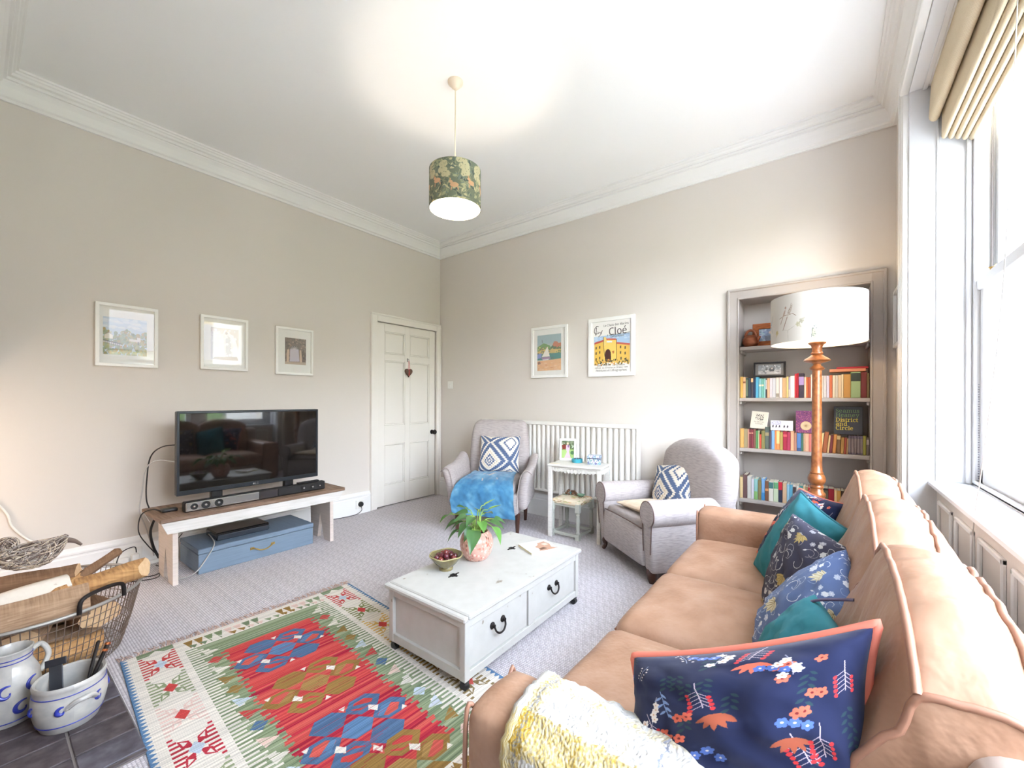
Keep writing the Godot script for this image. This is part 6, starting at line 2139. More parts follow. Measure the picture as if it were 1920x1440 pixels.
	for k in 300: pdisc(im, Vector2(rg.randf() * 140, rg.randf() * 200), rg.randf_range(2, 7), [Color(0.30, 0.25, 0.22), Color(0.52, 0.45, 0.40), Color(0.62, 0.54, 0.46), Color(0.38, 0.33, 0.30)][rg.randi() % 4])
	ppoly(im, v2([34, 84, 90, 84, 96, 176, 30, 180]), Color(0.80, 0.78, 0.82))
	var fan := [Vector2(32, 84)]
	for k in 9: fan.append(Vector2(62 - 30 * cos(PI * k / 8.0), 84 - 26 * sin(PI * k / 8.0)))
	ppoly(im, fan, Color(0.25, 0.22, 0.22))
	for k in 7: pline(im, [Vector2(62, 84), Vector2(62 - 27 * cos(PI * (k + 0.5) / 7.0), 84 - 23 * sin(PI * (k + 0.5) / 7.0))], 3, Color(0.82, 0.80, 0.80))
	ppoly(im, v2([14, 90, 28, 88, 26, 186, 10, 190]), Color(0.86, 0.76, 0.66))
	ppoly(im, v2([96, 88, 108, 86, 116, 186, 98, 190]), Color(0.82, 0.72, 0.62))
	ppoly(im, v2([0, 184, 140, 178, 140, 200, 0, 200]), Color(0.74, 0.66, 0.58))
	picture("doorway_print", "white framed sepia photo of an old doorway with fanlight, nearest the door", Vector3(0, 1.597, 1.758), PI / 2, 0.328, 0.420, 0.020, Rect2(-0.085, -0.115, 0.185, 0.235), im, M.frame_white)

	# two posters over the radiator
	im = canvas(180, 280, Color(0.70, 0.76, 0.74))
	ppoly(im, v2([0, 0, 180, 0, 180, 60, 0, 80]), Color(0.64, 0.74, 0.76))
	ppoly(im, v2([0, 92, 50, 64, 96, 86, 110, 110, 60, 140, 0, 130]), Color(0.42, 0.60, 0.32))
	pline(im, v2([40, 62, 36, 38]), 3, Color(0.30, 0.28, 0.24))
	ppoly(im, v2([112, 96, 128, 56, 150, 58, 160, 72, 180, 70, 180, 110, 120, 120]), Color(0.78, 0.48, 0.34))
	ppoly(im, v2([104, 100, 118, 84, 126, 96, 180, 100, 180, 128, 100, 130]), Color(0.28, 0.42, 0.28))
	ppoly(im, v2([0, 128, 60, 112, 180, 118, 180, 150, 0, 156]), Color(0.82, 0.70, 0.40))
	for k in 60: pdisc(im, Vector2(rg.randf() * 180, rg.randf_range(96, 150)), rg.randf_range(2, 7), [Color(0.35, 0.52, 0.30), Color(0.80, 0.45, 0.35), Color(0.86, 0.76, 0.45), Color(0.30, 0.38, 0.30)][rg.randi() % 4])
	ppoly(im, v2([0, 148, 180, 146, 180, 196, 0, 196]), Color(0.22, 0.52, 0.50))
	ppoly(im, v2([0, 150, 34, 140, 30, 178, 0, 186]), Color(0.50, 0.58, 0.80))
	ppoly(im, v2([78, 92, 96, 170, 34, 172]), Color(0.95, 0.93, 0.88))
	ppoly(im, v2([30, 176, 96, 172, 104, 188, 70, 202, 40, 196]), Color(0.62, 0.48, 0.62))
	ppoly(im, v2([40, 192, 92, 188, 80, 204, 50, 206]), Color(0.88, 0.88, 0.90))
	ppoly(im, v2([104, 180, 132, 176, 128, 192, 108, 194]), Color(0.30, 0.46, 0.42))
	ppoly(im, v2([0, 204, 60, 200, 120, 196, 180, 190, 180, 280, 0, 280]), Color(0.90, 0.70, 0.50))
	for k in 40: pdisc(im, Vector2(rg.randf() * 180, rg.randf_range(206, 280)), rg.randf_range(4, 14), [Color(0.93, 0.78, 0.60), Color(0.84, 0.58, 0.40), Color(0.94, 0.72, 0.48)][rg.randi() % 3], 4)
	ppoly(im, v2([2, 212, 22, 206, 26, 226, 6, 230]), Color(0.55, 0.35, 0.28))
	picture("harbour_print", "white framed harbour painting with a white sail and red beach", Vector3(1.602, 1.650, 0.0), 0, 0.425, 0.515, 0.026, Rect2(-0.142, -0.185, 0.28, 0.36), im, M.frame_white)
	im = canvas(250, 330, Color(0.95, 0.94, 0.92))
	ppoly(im, v2([10, 92, 246, 84, 246, 160, 10, 150]), Color(0.68, 0.78, 0.88))
	for k in 14: pdisc(im, Vector2(rg.randf() * 230 + 12, rg.randf_range(92, 130)), rg.randf_range(6, 16), Color(0.78, 0.85, 0.92), 5)
	ppoly(im, v2([12, 140, 78, 128, 78, 270, 12, 282]), Color(0.90, 0.74, 0.34))
	ppoly(im, v2([160, 146, 246, 160, 246, 278, 160, 270]), Color(0.90, 0.74, 0.36))
	ppoly(im, v2([74, 106, 160, 118, 160, 270, 74, 270]), Color(0.94, 0.80, 0.42))
	ppoly(im, v2([12, 130, 74, 116, 74, 128, 12, 143]), Color(0.76, 0.34, 0.30))
	ppoly(im, v2([92, 108, 156, 114, 160, 124, 94, 118]), Color(0.78, 0.36, 0.32))
	ppoly(im, v2([160, 138, 246, 152, 246, 164, 160, 150]), Color(0.78, 0.38, 0.34))
	ppoly(im, v2([74, 98, 92, 98, 92, 150, 74, 156]), Color(0.93, 0.82, 0.50))
	pline(im, v2([74, 98, 74, 160, 84, 230]), 3, Color(0.24, 0.18, 0.14))
	pline(im, v2([160, 118, 162, 250]), 3, Color(0.24, 0.18, 0.14))
	ppoly(im, v2([96, 124, 132, 127, 132, 138, 96, 136]), Color(0.90, 0.93, 0.95))
	var archp := [Vector2(84, 262)]
	for k in 9: archp.append(Vector2(104 - 20 * cos(PI * k / 8.0), 214 - 34 * sin(PI * k / 8.0)))
	archp.append(Vector2(126, 262))
	ppoly(im, archp, Color(0.28, 0.16, 0.14))
	ppoly(im, v2([130, 196, 146, 192, 146, 206, 138, 214]), Color(0.78, 0.48, 0.26))
	for q in [[20, 160], [44, 156], [20, 196], [44, 190], [20, 236], [44, 228], [182, 164], [212, 170], [182, 200], [212, 206], [186, 238], [216, 244]]:
		ppoly(im, [Vector2(q[0], q[1]), Vector2(q[0] + 9, q[1] - 1), Vector2(q[0] + 9, q[1] + 16), Vector2(q[0], q[1] + 17)], Color(0.42, 0.36, 0.26))
	for k in 130: pdisc(im, Vector2(rg.randf_range(16, 240), rg.randf_range(250, 284)), rg.randf_range(2, 6), [Color(0.28, 0.26, 0.18), Color(0.5, 0.4, 0.2), Color(0.85, 0.6, 0.3), Color(0.36, 0.36, 0.26), Color(0.88, 0.74, 0.42)][rg.randi() % 5])
	# brush lettering: a long curl, as on the poster
	pline(im, [Vector2(40, 24), Vector2(28, 20), Vector2(14, 36), Vector2(10, 58), Vector2(20, 74), Vector2(36, 70)], 4, Color(0.22, 0.20, 0.20))
	pline(im, [Vector2(26, 30), Vector2(24, 66), Vector2(22, 84)], 4, Color(0.26, 0.24, 0.24))
	pline(im, [Vector2(66, 52), Vector2(56, 78), Vector2(40, 94)], 4, Color(0.26, 0.24, 0.24))
	pline(im, [Vector2(34, 56), Vector2(40, 70), Vector2(50, 62), Vector2(56, 72), Vector2(66, 54)], 3, Color(0.26, 0.24, 0.24))
	var po := picture("exhibition_poster", "white framed exhibition poster of a yellow building lettered in French", Vector3(2.262, 1.654, 0.0), 0, 0.446, 0.536, 0.034, Rect2(-0.182, -0.226, 0.364, 0.452), im, M.frame_white, false)
	var ink := paint("poster_ink", c8(58, 52, 50), 0.8)
	for q in [["Le Chaix des Marins", 0.020, 0.045, 0.196, 0.02], ["Cloé", 0.066, 0.062, 0.137, 0.03], ["4 rue Maréchal SUCHET", 0.0155, 0.070, 0.108, 0.04], ["CARQUEIRANNE", 0.0135, 0.060, 0.090, 0.03], ["Jean-Pierre   Le Breton", 0.020, -0.002, -0.166, 0.0], ["EXPOSE  du 20 Février au 28 Mars 1999", 0.0135, 0.0, -0.190, 0.0], ["Peintures et Lithographies", 0.019, 0.0, -0.214, 0.0]]:
		put("lettering", text_mesh(q[0], q[1], false, 0.0006), ink, po, Transform3D(Basis(Vector3.BACK, q[4]), Vector3(q[2], q[3], 0.0100)))
	# small picture on the window wall
	im = canvas(100, 120, Color(0.80, 0.78, 0.76))
	for k in 60: pdisc(im, Vector2(rg.randf() * 100, rg.randf() * 120), rg.randf_range(4, 14), [Color(0.66, 0.62, 0.58), Color(0.86, 0.85, 0.84), Color(0.74, 0.72, 0.72)][rg.randi() % 3])
	picture("small_print", "small white box frame on the wall between the bookcase and the window", Vector3(RW, 1.665, 0.245), -PI / 2, 0.33, 0.345, 0.024, Rect2(-0.08, -0.09, 0.16, 0.18), im, M.frame_white)

# ---------------------------------------------------------------- lamps

func glow_bulb(parent: Node3D, p: Vector3, r: float, energy: float, col: Color, power: float) -> void:
	var b := Bld.new()
	b.lathe(v2([0.0, -r, r * 0.5, -r * 0.87, r * 0.87, -r * 0.5, r, 0.0, r * 0.87, r * 0.5, r * 0.45, r * 1.1, r * 0.4, r * 1.6, 0.0, r * 1.6]), 20, p)
	var o := put("light_bulb", b, mat("bulb_%d" % int(power * 10), col, 0.3, {"glow": col, "power": power}), parent)
	var l := OmniLight3D.new()
	l.name = "lamp_light"
	l.position = p
	l.light_color = col
	l.light_energy = energy
	l.light_size = r * 0.9
	l.omni_range = 8.0
	l.omni_attenuation = 2.0
	l.shadow_enabled = true
	parent.add_child(l)

func drum(r: float, y0: float, y1: float, th: float) -> Array:
	return v2([r - th, y0, r, y0, r, y1, r - th, y1, r - th, y0])

func build_lamps() -> void:
	var rg := RandomNumberGenerator.new()
	rg.seed = 23
	# pendant
	var pc := Vector3(2.05, CH, 1.77)
	var t := thing("pendant_light", "ceiling pendant with a tapestry patterned drum shade and glowing bulb", "lamp", pc)
	var b := Bld.new()
	b.lathe(v2([0.0, -0.045, 0.012, -0.045, 0.022, -0.036, 0.032, -0.022, 0.044, -0.012, 0.046, 0.0, 0.0, 0.0]), 28)
	put("ceiling_rose", b, paint("cream_plastic", c8(228, 214, 194), 0.4), t)
	b = Bld.new()
	b.tube([Vector3(0, -0.04, 0), Vector3(0, -0.60, 0)], 0.0032, 8)
	put("flex", b, paint("flex_cream", c8(226, 214, 188), 0.6), t)
	b = Bld.new()
	b.lathe(v2([0.0, -0.655, 0.018, -0.655, 0.02, -0.62, 0.012, -0.60, 0.0, -0.595]), 16)
	put("lamp_holder", b, M.cream_plastic, t)
	var im := canvas(768, 192, c8(128, 138, 120))
	for k in 420:
		var c: Color = [c8(112, 126, 116), c8(152, 162, 134), c8(182, 186, 150), c8(134, 148, 138), c8(206, 204, 166), c8(90, 102, 100)][rg.randi() % 6]
		var p := Vector2(rg.randf() * 768, rg.randf() * 192)
		pleaf(im, p, rg.randf_range(14, 34), rg.randf_range(7, 15), rg.randf() * TAU, c)
		pline(im, [p, p + Vector2(20, 0).rotated(rg.randf() * TAU)], 1.2, c8(206, 204, 164))
	for k in 9:
		# pale bushes and peach beasts among the leaves
		var p := Vector2(k * 85 + 30, 60 + 20 * sin(k * 2.0))
		for j in 10: pdisc(im, p + Vector2(rg.randf_range(-20, 20), rg.randf_range(-46, 30)), rg.randf_range(10, 18), c8(216, 210, 172))
		for j in 40: pdisc(im, p + Vector2(rg.randf_range(-28, 28), rg.randf_range(-54, 40)), 1.6, c8(132, 136, 108))
		var o := p + Vector2(44, 60)
		pdisc(im, o, 20, c8(226, 186, 148), 12)
		pdisc(im, o + Vector2(-16, -14), 9, c8(226, 186, 148), 7)
		pleaf(im, o + Vector2(-16, -18), 16, 6, -1.9, c8(214, 170, 132))
		pleaf(im, o + Vector2(14, 6), 22, 6, 1.3, c8(222, 180, 142))
		pleaf(im, o + Vector2(-12, 8), 22, 6, 1.7, c8(222, 180, 142))
	b = Bld.new()
	b.lathe(drum(0.153, -0.765, -0.535, 0.003), 56)
	var shade := put("drum_shade", b, paint("tapestry_shade", Color(1, 1, 1), 0.9, {"tex": tex(im), "uv": Vector2(1, 2.06), "back": Color(0.75, 0.68, 0.55)}), t)
	b = Bld.new()
	b.lathe(v2([0.1492, -0.536, 0.1492, -0.764]), 56)
	put("shade_lining", b, paint("shade_lining", c8(250, 247, 238), 0.8, {"back": Color(0.5, 0.48, 0.42)}), shade)
	b = Bld.new()
	for k in 3:
		var a := TAU * k / 3.0
		b.tube([Vector3(0, -0.625, 0), Vector3(cos(a) * 0.149, -0.56, sin(a) * 0.149)], 0.0018, 6)
	put("spider", b, M.cream_plastic, shade)
	glow_bulb(t, Vector3(0, -0.70, 0), 0.032, 0.19, Color(1.0, 0.94, 0.87), 6.0)
	# standard lamp before the bookcase
	t = thing("floor_lamp", "turned wooden standard lamp with a wide pale drum shade printed with birds", "lamp", Vector3(3.768, 0, 0.355))
	b = Bld.new()
	b.lathe(v2([0.0, 0.0, 0.15, 0.0, 0.155, 0.012, 0.15, 0.03, 0.10, 0.045, 0.06, 0.07, 0.05, 0.10, 0.0, 0.10]), 36)
	put("base", b, M.lamp_wood, t)
	b = Bld.new()
	b.lathe(v2([0.04, 0.08, 0.045, 0.14, 0.03, 0.20, 0.028, 0.50, 0.034, 0.56, 0.046, 0.585, 0.046, 0.60, 0.036, 0.612, 0.032, 0.63, 0.036, 0.636, 0.036, 0.645, 0.032, 0.652, 0.044, 0.672, 0.047, 0.69, 0.040, 0.712, 0.034, 0.72, 0.036, 0.728, 0.030, 0.735, 0.0275, 0.78, 0.026, 1.0, 0.0245, 1.355, 0.036, 1.362, 0.040, 1.368, 0.034, 1.376, 0.022, 1.386, 0.018, 1.396, 0.030, 1.402, 0.064, 1.412, 0.070, 1.418, 0.062, 1.428, 0.040, 1.442, 0.030, 1.452, 0.024, 1.455, 0.032, 1.460, 0.032, 1.466, 0.026, 1.47, 0.026, 1.495, 0.032, 1.512, 0.046, 1.524, 0.046, 1.529, 0.0, 1.529]), 36)
	put("column", b, M.lamp_wood, t)
	im = canvas(1024, 160, c8(240, 233, 222))
	var sk := c8(150, 118, 96)
	var px := func(u: float, v: float) -> Vector2: return Vector2(u * 1024.0, v * 160.0)
	for rep in 3:
		var du := [0.0, -0.33, -0.62][rep] as float
		# a pair of birds on a twig
		var a: Vector2 = px.call(0.640 + du, 0.42)
		pline(im, [a + Vector2(-26, 14), a + Vector2(0, 6), a + Vector2(34, 4), a + Vector2(46, 12)], 1.6, sk)
		pleaf(im, a + Vector2(-8, 12), 30, 8, -1.15, c8(206, 178, 160))
		pdisc(im, a + Vector2(4, -20), 4, c8(196, 160, 140))
		pline(im, [a + Vector2(-8, 12), a + Vector2(-20, 34)], 2, sk)
		pleaf(im, a + Vector2(12, 12), 46, 13, -1.1, c8(214, 200, 184))
		for k in 12: pdisc(im, a + Vector2(16 + k * 1.4, 2 - k * 3.0) + Vector2(rg.randf_range(-4, 4), rg.randf_range(-3, 3)), 1.1, c8(140, 112, 94))
		pline(im, [a + Vector2(12, 12), a + Vector2(-2, 44), a + Vector2(-8, 56)], 3, c8(168, 140, 122))
		# a flying bird
		a = px.call(0.868 + du, 0.50)
		pline(im, [a + Vector2(-40, 16), a + Vector2(-10, 10), a + Vector2(10, 12), a + Vector2(22, 0), a + Vector2(28, -18)], 2.2, c8(142, 152, 162))
		pleaf(im, a + Vector2(-34, 14), 44, 11, -0.12, c8(196, 204, 210))
		pleaf(im, a + Vector2(-4, -8), 30, 9, 0.9, c8(206, 212, 216))
		pline(im, [a + Vector2(0, 14), a + Vector2(16, 30), a + Vector2(26, 44)], 1.8, c8(150, 158, 168))
		pline(im, [a + Vector2(-2, -12), a + Vector2(-4, -40), a + Vector2(-16, -64)], 1.3, c8(188, 182, 172))
		# a perched bird at the lower rim
		a = px.call(0.748 + du, 0.86)
		pdisc(im, a + Vector2(0, 4), 11, c8(204, 206, 176), 22)
		pdisc(im, a + Vector2(1, -14), 8, c8(216, 216, 206), 9)
		for k in 16: pdisc(im, a + Vector2(rg.randf_range(-9, 4), rg.randf_range(-18, 16)), 1.3, c8(120, 124, 120))
		pline(im, [a + Vector2(-10, -10), a + Vector2(-12, 20)], 2.4, c8(136, 138, 132))
		# faint blossoms and twigs
		for q in [[0.60, 0.80, c8(222, 206, 150)], [0.692, 0.68, c8(210, 202, 168)], [0.704, 0.62, c8(200, 194, 170)], [0.783, 0.42, c8(206, 190, 188)], [0.80, 0.34, c8(216, 204, 202)], [0.80, 0.06, c8(214, 212, 196)]]:
			var p2: Vector2 = px.call(q[0] + du, q[1])
			pflower(im, p2, 8, 5, q[2], c8(190, 176, 150), rg.randf())
			pleaf(im, p2, 18, 6, rg.randf() * TAU, q[2].lerp(c8(240, 233, 222), 0.4))
		var p3: Vector2 = px.call(0.656 + du, 1.0)
		pline(im, [p3, p3 + Vector2(-2, -34), p3 + Vector2(24, -46)], 1.6, c8(208, 200, 184))
		pline(im, [p3 + Vector2(-2, -34), p3 + Vector2(-26, -40)], 1.3, c8(212, 204, 190))
	b = Bld.new()
	b.lathe(drum(0.243, 1.522, 1.806, 0.003), 72)
	shade = put("drum_shade", b, paint("bird_shade", Color(0.84, 0.84, 0.84), 0.85, {"tex": tex(im), "uv": Vector2(1, 2.04), "back": Color(0.35, 0.33, 0.3)}), t)
	b = Bld.new()
	b.lathe(v2([0.2392, 1.8055, 0.2392, 1.5225]), 72)
	put("shade_lining", b, M.shade_lining, shade)
	b = Bld.new()
	for k in 3:
		var a := TAU * k / 3.0 + 0.4
		b.tube([Vector3(0, 1.56, 0), Vector3(cos(a) * 0.239, 1.60, sin(a) * 0.239)], 0.002, 6)
	put("spider", b, M.cream_plastic, shade)
	glow_bulb(t, Vector3(0, 1.64, 0), 0.03, 0.07, Color(1.0, 0.87, 0.70), 4.0)
	# globe lamp inside the fireplace recess, beyond the edge of the picture
	t = thing("globe_lamp", "small lamp with a glowing glass globe standing inside the fireplace recess", "lamp", Vector3(0.40, 0, 3.92))
	b = Bld.new()
	b.lathe(v2([0.0, 0.0, 0.08, 0.0, 0.085, 0.015, 0.03, 0.05, 0.022, 0.3, 0.03, 0.58, 0.04, 0.61, 0.0, 0.61]), 24)
	put("stand", b, M.cream_plastic, t)
	glow_bulb(t, Vector3(0, 0.70, 0), 0.07, 0.17, Color(1.0, 0.90, 0.80), 3.0)

# ---------------------------------------------------------------- cushions

# a cushion from three of its corners: lower, upper and the far end of the upper edge
func corner_frame(a: Vector3, b: Vector3, c: Vector3, square := true) -> Array:
	var x := (c - b)
	var w := x.length()
	x = x.normalized()
	var z := (a - b)
	if square: z = z - x * z.dot(x)
	var h := z.length()
	z = z.normalized()
	var y := z.cross(x).normalized()
	return [Transform3D(Basis(x, y, z), b + x * w / 2.0 + z * h / 2.0), w, h]

func cushion(called: String, label: String, f: Array, t: float, m: Material, pip: Material, pr: float, pinch := 0.07, seed_ := 1) -> Node3D:
	var xf: Transform3D = f[0]
	var o := thing(called, label, "cushion", xf.origin)
	var b := Bld.new()
	b.xf = Transform3D(xf.basis, Vector3.ZERO)
	pillow(b, f[1], f[2], t, 26, pinch, seed_)
	put("cover", b, m, o)
	if pip:
		b = Bld.new()
		b.xf = Transform3D(xf.basis, Vector3.ZERO)
		b.tube(pillow_edge(f[1], f[2], pinch), pr, 7, true)
		put("piping", b, pip, o)
	return o

func floral() -> StandardMaterial3D:
	if M.has("floral"): return M.floral
	var S := 512
	var im := canvas(S, S, c8(36, 42, 74))
	var rg := RandomNumberGenerator.new()
	rg.seed = 101
	var white := c8(232, 222, 214)
	var coral := c8(226, 110, 86)
	var rust := c8(176, 92, 66)
	var sky := c8(128, 152, 196)
	for k in 30:   # dim foliage first
		var p := Vector2(rg.randf() * S, rg.randf() * S)
		for j in 6: pleaf(im, p + Vector2(0, -j * 7), 16, 7, (-0.6 if j % 2 == 0 else -2.5), c8(44, 68, 76))
	for k in 46:
		var p := Vector2(rg.randf() * S, rg.randf() * S)
		var kind := k % 7
		var a := rg.randf_range(-0.5, 0.5)
		var tip := p + Vector2(sin(a), -cos(a)) * 64
		match kind:
			0:
				pline(im, [p, p.lerp(tip, 0.5) + Vector2(6, 0), tip], 2, c8(150, 150, 168))
				for j in 5: pflower(im, p.lerp(tip, 0.3 + j * 0.17) + Vector2(rg.randf_range(-16, 16), 0), 8, 5, white, c8(214, 170, 140), rg.randf())
			1:
				for j in 4: pflower(im, p + Vector2(rg.randf_range(-30, 30), rg.randf_range(-30, 30)), 10, 5, coral, c8(120, 44, 44), rg.randf())
			2:
				pline(im, [p, tip], 2, c8(196, 178, 184))
				for j in 9:
					var q := p.lerp(tip, 0.35 + 0.07 * j)
					pline(im, [q, q + Vector2((-1 if j % 2 == 0 else 1) * 14, -10)], 1.4, c8(196, 178, 184))
					pdisc(im, q + Vector2((-1 if j % 2 == 0 else 1) * 16, -12), 4, c8(208, 58, 62))
			3:
				for j in 5: pleaf(im, p, 34, 11, -PI / 2 + (j - 2) * 0.5, rust if k % 2 == 0 else coral)
			4:
				pline(im, [p, tip], 1.5, c8(160, 170, 196))
				for j in 10: pdisc(im, p.lerp(tip, 0.15 + 0.085 * j) + Vector2((-1 if j % 2 == 0 else 1) * rg.randf_range(5, 13), 0), 2.6, white)
			5:
				pline(im, [p, tip], 2, sky)
				for j in 7: pleaf(im, p.lerp(tip, 0.1 + 0.13 * j), 18, 6, -PI / 2 + (0.9 if j % 2 == 0 else -0.9), sky)
			6:
				for j in 3: pflower(im, p + Vector2(j * 17 - 17, rg.randf_range(-12, 12)), 9, 6, c8(88, 116, 188), white, rg.randf())
	return paint("floral", Color.WHITE, 0.8, {"tex": tex(im), "sheen": 0.35, "spec": 0.25})

func willow(light: bool) -> StandardMaterial3D:
	var key := "willow_light" if light else "willow_dark"
	if M.has(key): return M[key]
	var S := 512
	var bg := c8(96, 116, 160) if light else c8(66, 66, 84)
	var im := canvas(S, S, bg)
	var rg := RandomNumberGenerator.new()
	rg.seed = 131
	var ink := [c8(206, 206, 204), c8(172, 172, 180), c8(150, 146, 150)] if not light else [c8(226, 230, 236), c8(196, 206, 224), c8(150, 170, 206)]
	for k in 120:
		# scrolling stems
		var p := Vector2(rg.randf() * S, rg.randf() * S)
		var a := rg.randf() * TAU
		var path := [p]
		for j in 8:
			a += 0.5
			p += Vector2(8, 0).rotated(a)
			path.append(p)
		pline(im, path, 2.0, ink[k % 3])
		pleaf(im, p, 15, 6, a, ink[(k + 1) % 3])
	for k in 70:
		var p := Vector2(rg.randf() * S, rg.randf() * S)
		pflower(im, p, rg.randf_range(9, 14), 6, ink[k % 2], bg, rg.randf())
		pdisc(im, p, 3.2, ink[0])
	for k in 9:
		var p := Vector2(70 + (k % 3) * 170 + rg.randf_range(-20, 20), 80 + (k / 3) * 170)
		var gold := c8(186, 164, 104) if not light else c8(214, 206, 176)
		for j in 7: pleaf(im, p, 50 - absf(j - 3) * 5, 15, -PI / 2 + (j - 3) * 0.42, gold)
		for j in 7: pline(im, [p, p + Vector2(36, 0).rotated(-PI / 2 + (j - 3) * 0.42)], 1.3, c8(128, 108, 66))
	return paint(key, Color.WHITE, 0.85, {"tex": tex(im), "sheen": 0.25, "spec": 0.25})

func ikat() -> StandardMaterial3D:
	if M.has("ikat"): return M.ikat
	var S := 256
	var im := canvas(S, S, c8(226, 218, 204))
	var rg := RandomNumberGenerator.new()
	rg.seed = 151
	var ind := [c8(72, 88, 122), c8(88, 106, 140), c8(60, 74, 106)]
	for y in S:
		for x in S:
			# feathered lozenges
			var jag := 5.0 * (fposmod(y * 0.5, 4.0) / 4.0 - 0.5)
			var u := fposmod((x + jag) / 128.0, 1.0) - 0.5
			var v := fposmod(y / 160.0, 1.0) - 0.5
			var d := absf(u) * 1.25 + absf(v)
			var on := false
			if d > 0.13 and d < 0.19: on = true
			if d < 0.085 and d > 0.04: on = true
			if d > 0.36 and d < 0.50: on = true
			if d > 0.58 and d < 0.74: on = true
			if d > 0.88 and d < 0.94: on = true
			if on: im.set_pixel(x, y, ind[(x * 7 + y * 3) % 3].lerp(c8(150, 166, 186), rg.randf() * 0.35))
			elif d > 0.25 and d < 0.27: im.set_pixel(x, y, c8(190, 170, 140))
	return paint("ikat", Color.WHITE, 0.9, {"tex": tex(im), "uv": Vector2(0.72, 0.9), "sheen": 0.2, "spec": 0.2})

func build_cushions() -> void:
	var coral := paint("coral_cord", c8(226, 126, 104), 0.8)
	var tealm := paint("teal_velvet", c8(58, 128, 138), 0.85, {"tex": noise_tex("velvet_grey", 128, 0.02, [[0.0, Color(0.82, 0.84, 0.86)], [1.0, Color(1, 1, 1)]], 1, 1, 4, 63), "tri": 3.0, "sheen": 0.6, "spec": 0.2})
	var teal_cord := paint("teal_cord", c8(42, 104, 114), 0.85)
	cushion("scatter_cushion", "navy floral cushion with coral piping in the sofa's far corner", corner_frame(Vector3(3.475, 0.46, 1.17), Vector3(3.720, 0.755, 1.15), Vector3(3.900, 0.745, 1.36)), 0.15, floral(), coral, 0.006, 0.07, 3)
	cushion("scatter_cushion", "teal velvet cushion leaning on the navy floral one at the sofa's far end", corner_frame(Vector3(3.545, 0.445, 1.38), Vector3(3.735, 0.785, 1.40), Vector3(3.905, 0.705, 1.67)), 0.15, tealm, teal_cord, 0.005, 0.06, 4)
	cushion("scatter_cushion", "dark blue and gold leaf-patterned cushion in the middle of the sofa", corner_frame(Vector3(3.565, 0.44, 1.65), Vector3(3.725, 0.765, 1.73), Vector3(3.895, 0.73, 1.97)), 0.14, willow(false), null, 0, 0.04, 5)
	cushion("scatter_cushion", "lighter blue leaf-patterned cushion tilted in front of the dark blue one", corner_frame(Vector3(3.655, 0.47, 1.92), Vector3(3.865, 0.755, 2.04), Vector3(3.875, 0.66, 2.28)), 0.14, willow(true), null, 0, 0.05, 6)
	var z := cushion("scatter_cushion", "teal velvet cushion with a zip showing, behind the near navy cushion", corner_frame(Vector3(3.625, 0.475, 2.19), Vector3(3.80, 0.70, 2.28), Vector3(3.885, 0.70, 2.55)), 0.14, tealm, null, 0, 0.06, 7)
	var b := Bld.new()
	b.tube(smooth_path([Vector3(3.745, 0.660, 2.33), Vector3(3.80, 0.705, 2.33), Vector3(3.87, 0.735, 2.35)], 5), 0.006, 6, false, 0.4)
	b.xf = Transform3D.IDENTITY
	put("zip", b, paint("zip_purple", c8(92, 84, 116), 0.5, {"metal": 0.3}), z, Transform3D(Basis.IDENTITY, -z.position))
	cushion("scatter_cushion", "large navy floral cushion with coral piping beside the plaid throw", corner_frame(Vector3(3.505, 0.39, 2.735), Vector3(3.495, 0.622, 2.66), Vector3(3.886, 0.822, 2.665), false), 0.20, floral(), coral, 0.009, 0.10, 8)
	# on the armchairs
	cushion("square_cushion", "indigo and cream ikat cushion propped in the high-backed armchair", [Transform3D(Basis(Vector3.UP, deg_to_rad(29.0)) * Basis(Vector3.RIGHT, deg_to_rad(70.0)), Vector3(1.295, 0.645, 0.415)), 0.40, 0.36], 0.13, ikat(), null, 0, 0.06, 9)
	cushion("square_cushion", "indigo and cream ikat cushion propped in the club armchair", [Transform3D(Basis(Vector3.UP, deg_to_rad(-30.0)) * Basis(Vector3.RIGHT, deg_to_rad(66.0)) * Basis(Vector3.UP, 0.22), Vector3(2.90, 0.535, 0.345)), 0.36, 0.34], 0.12, ikat(), null, 0, 0.06, 10)

# ---------------------------------------------------------------- books

const ORD := ["first", "second", "third", "fourth", "fifth", "sixth", "seventh", "eighth", "ninth", "tenth", "eleventh", "twelfth", "thirteenth", "fourteenth", "fifteenth", "sixteenth", "seventeenth", "eighteenth", "nineteenth", "twentieth", "21st", "22nd", "23rd", "24th", "25th", "26th", "27th", "28th", "29th", "30th", "31st", "32nd", "33rd", "34th", "35th", "36th", "37th", "38th", "39th", "40th", "41st", "42nd", "43rd", "44th"]

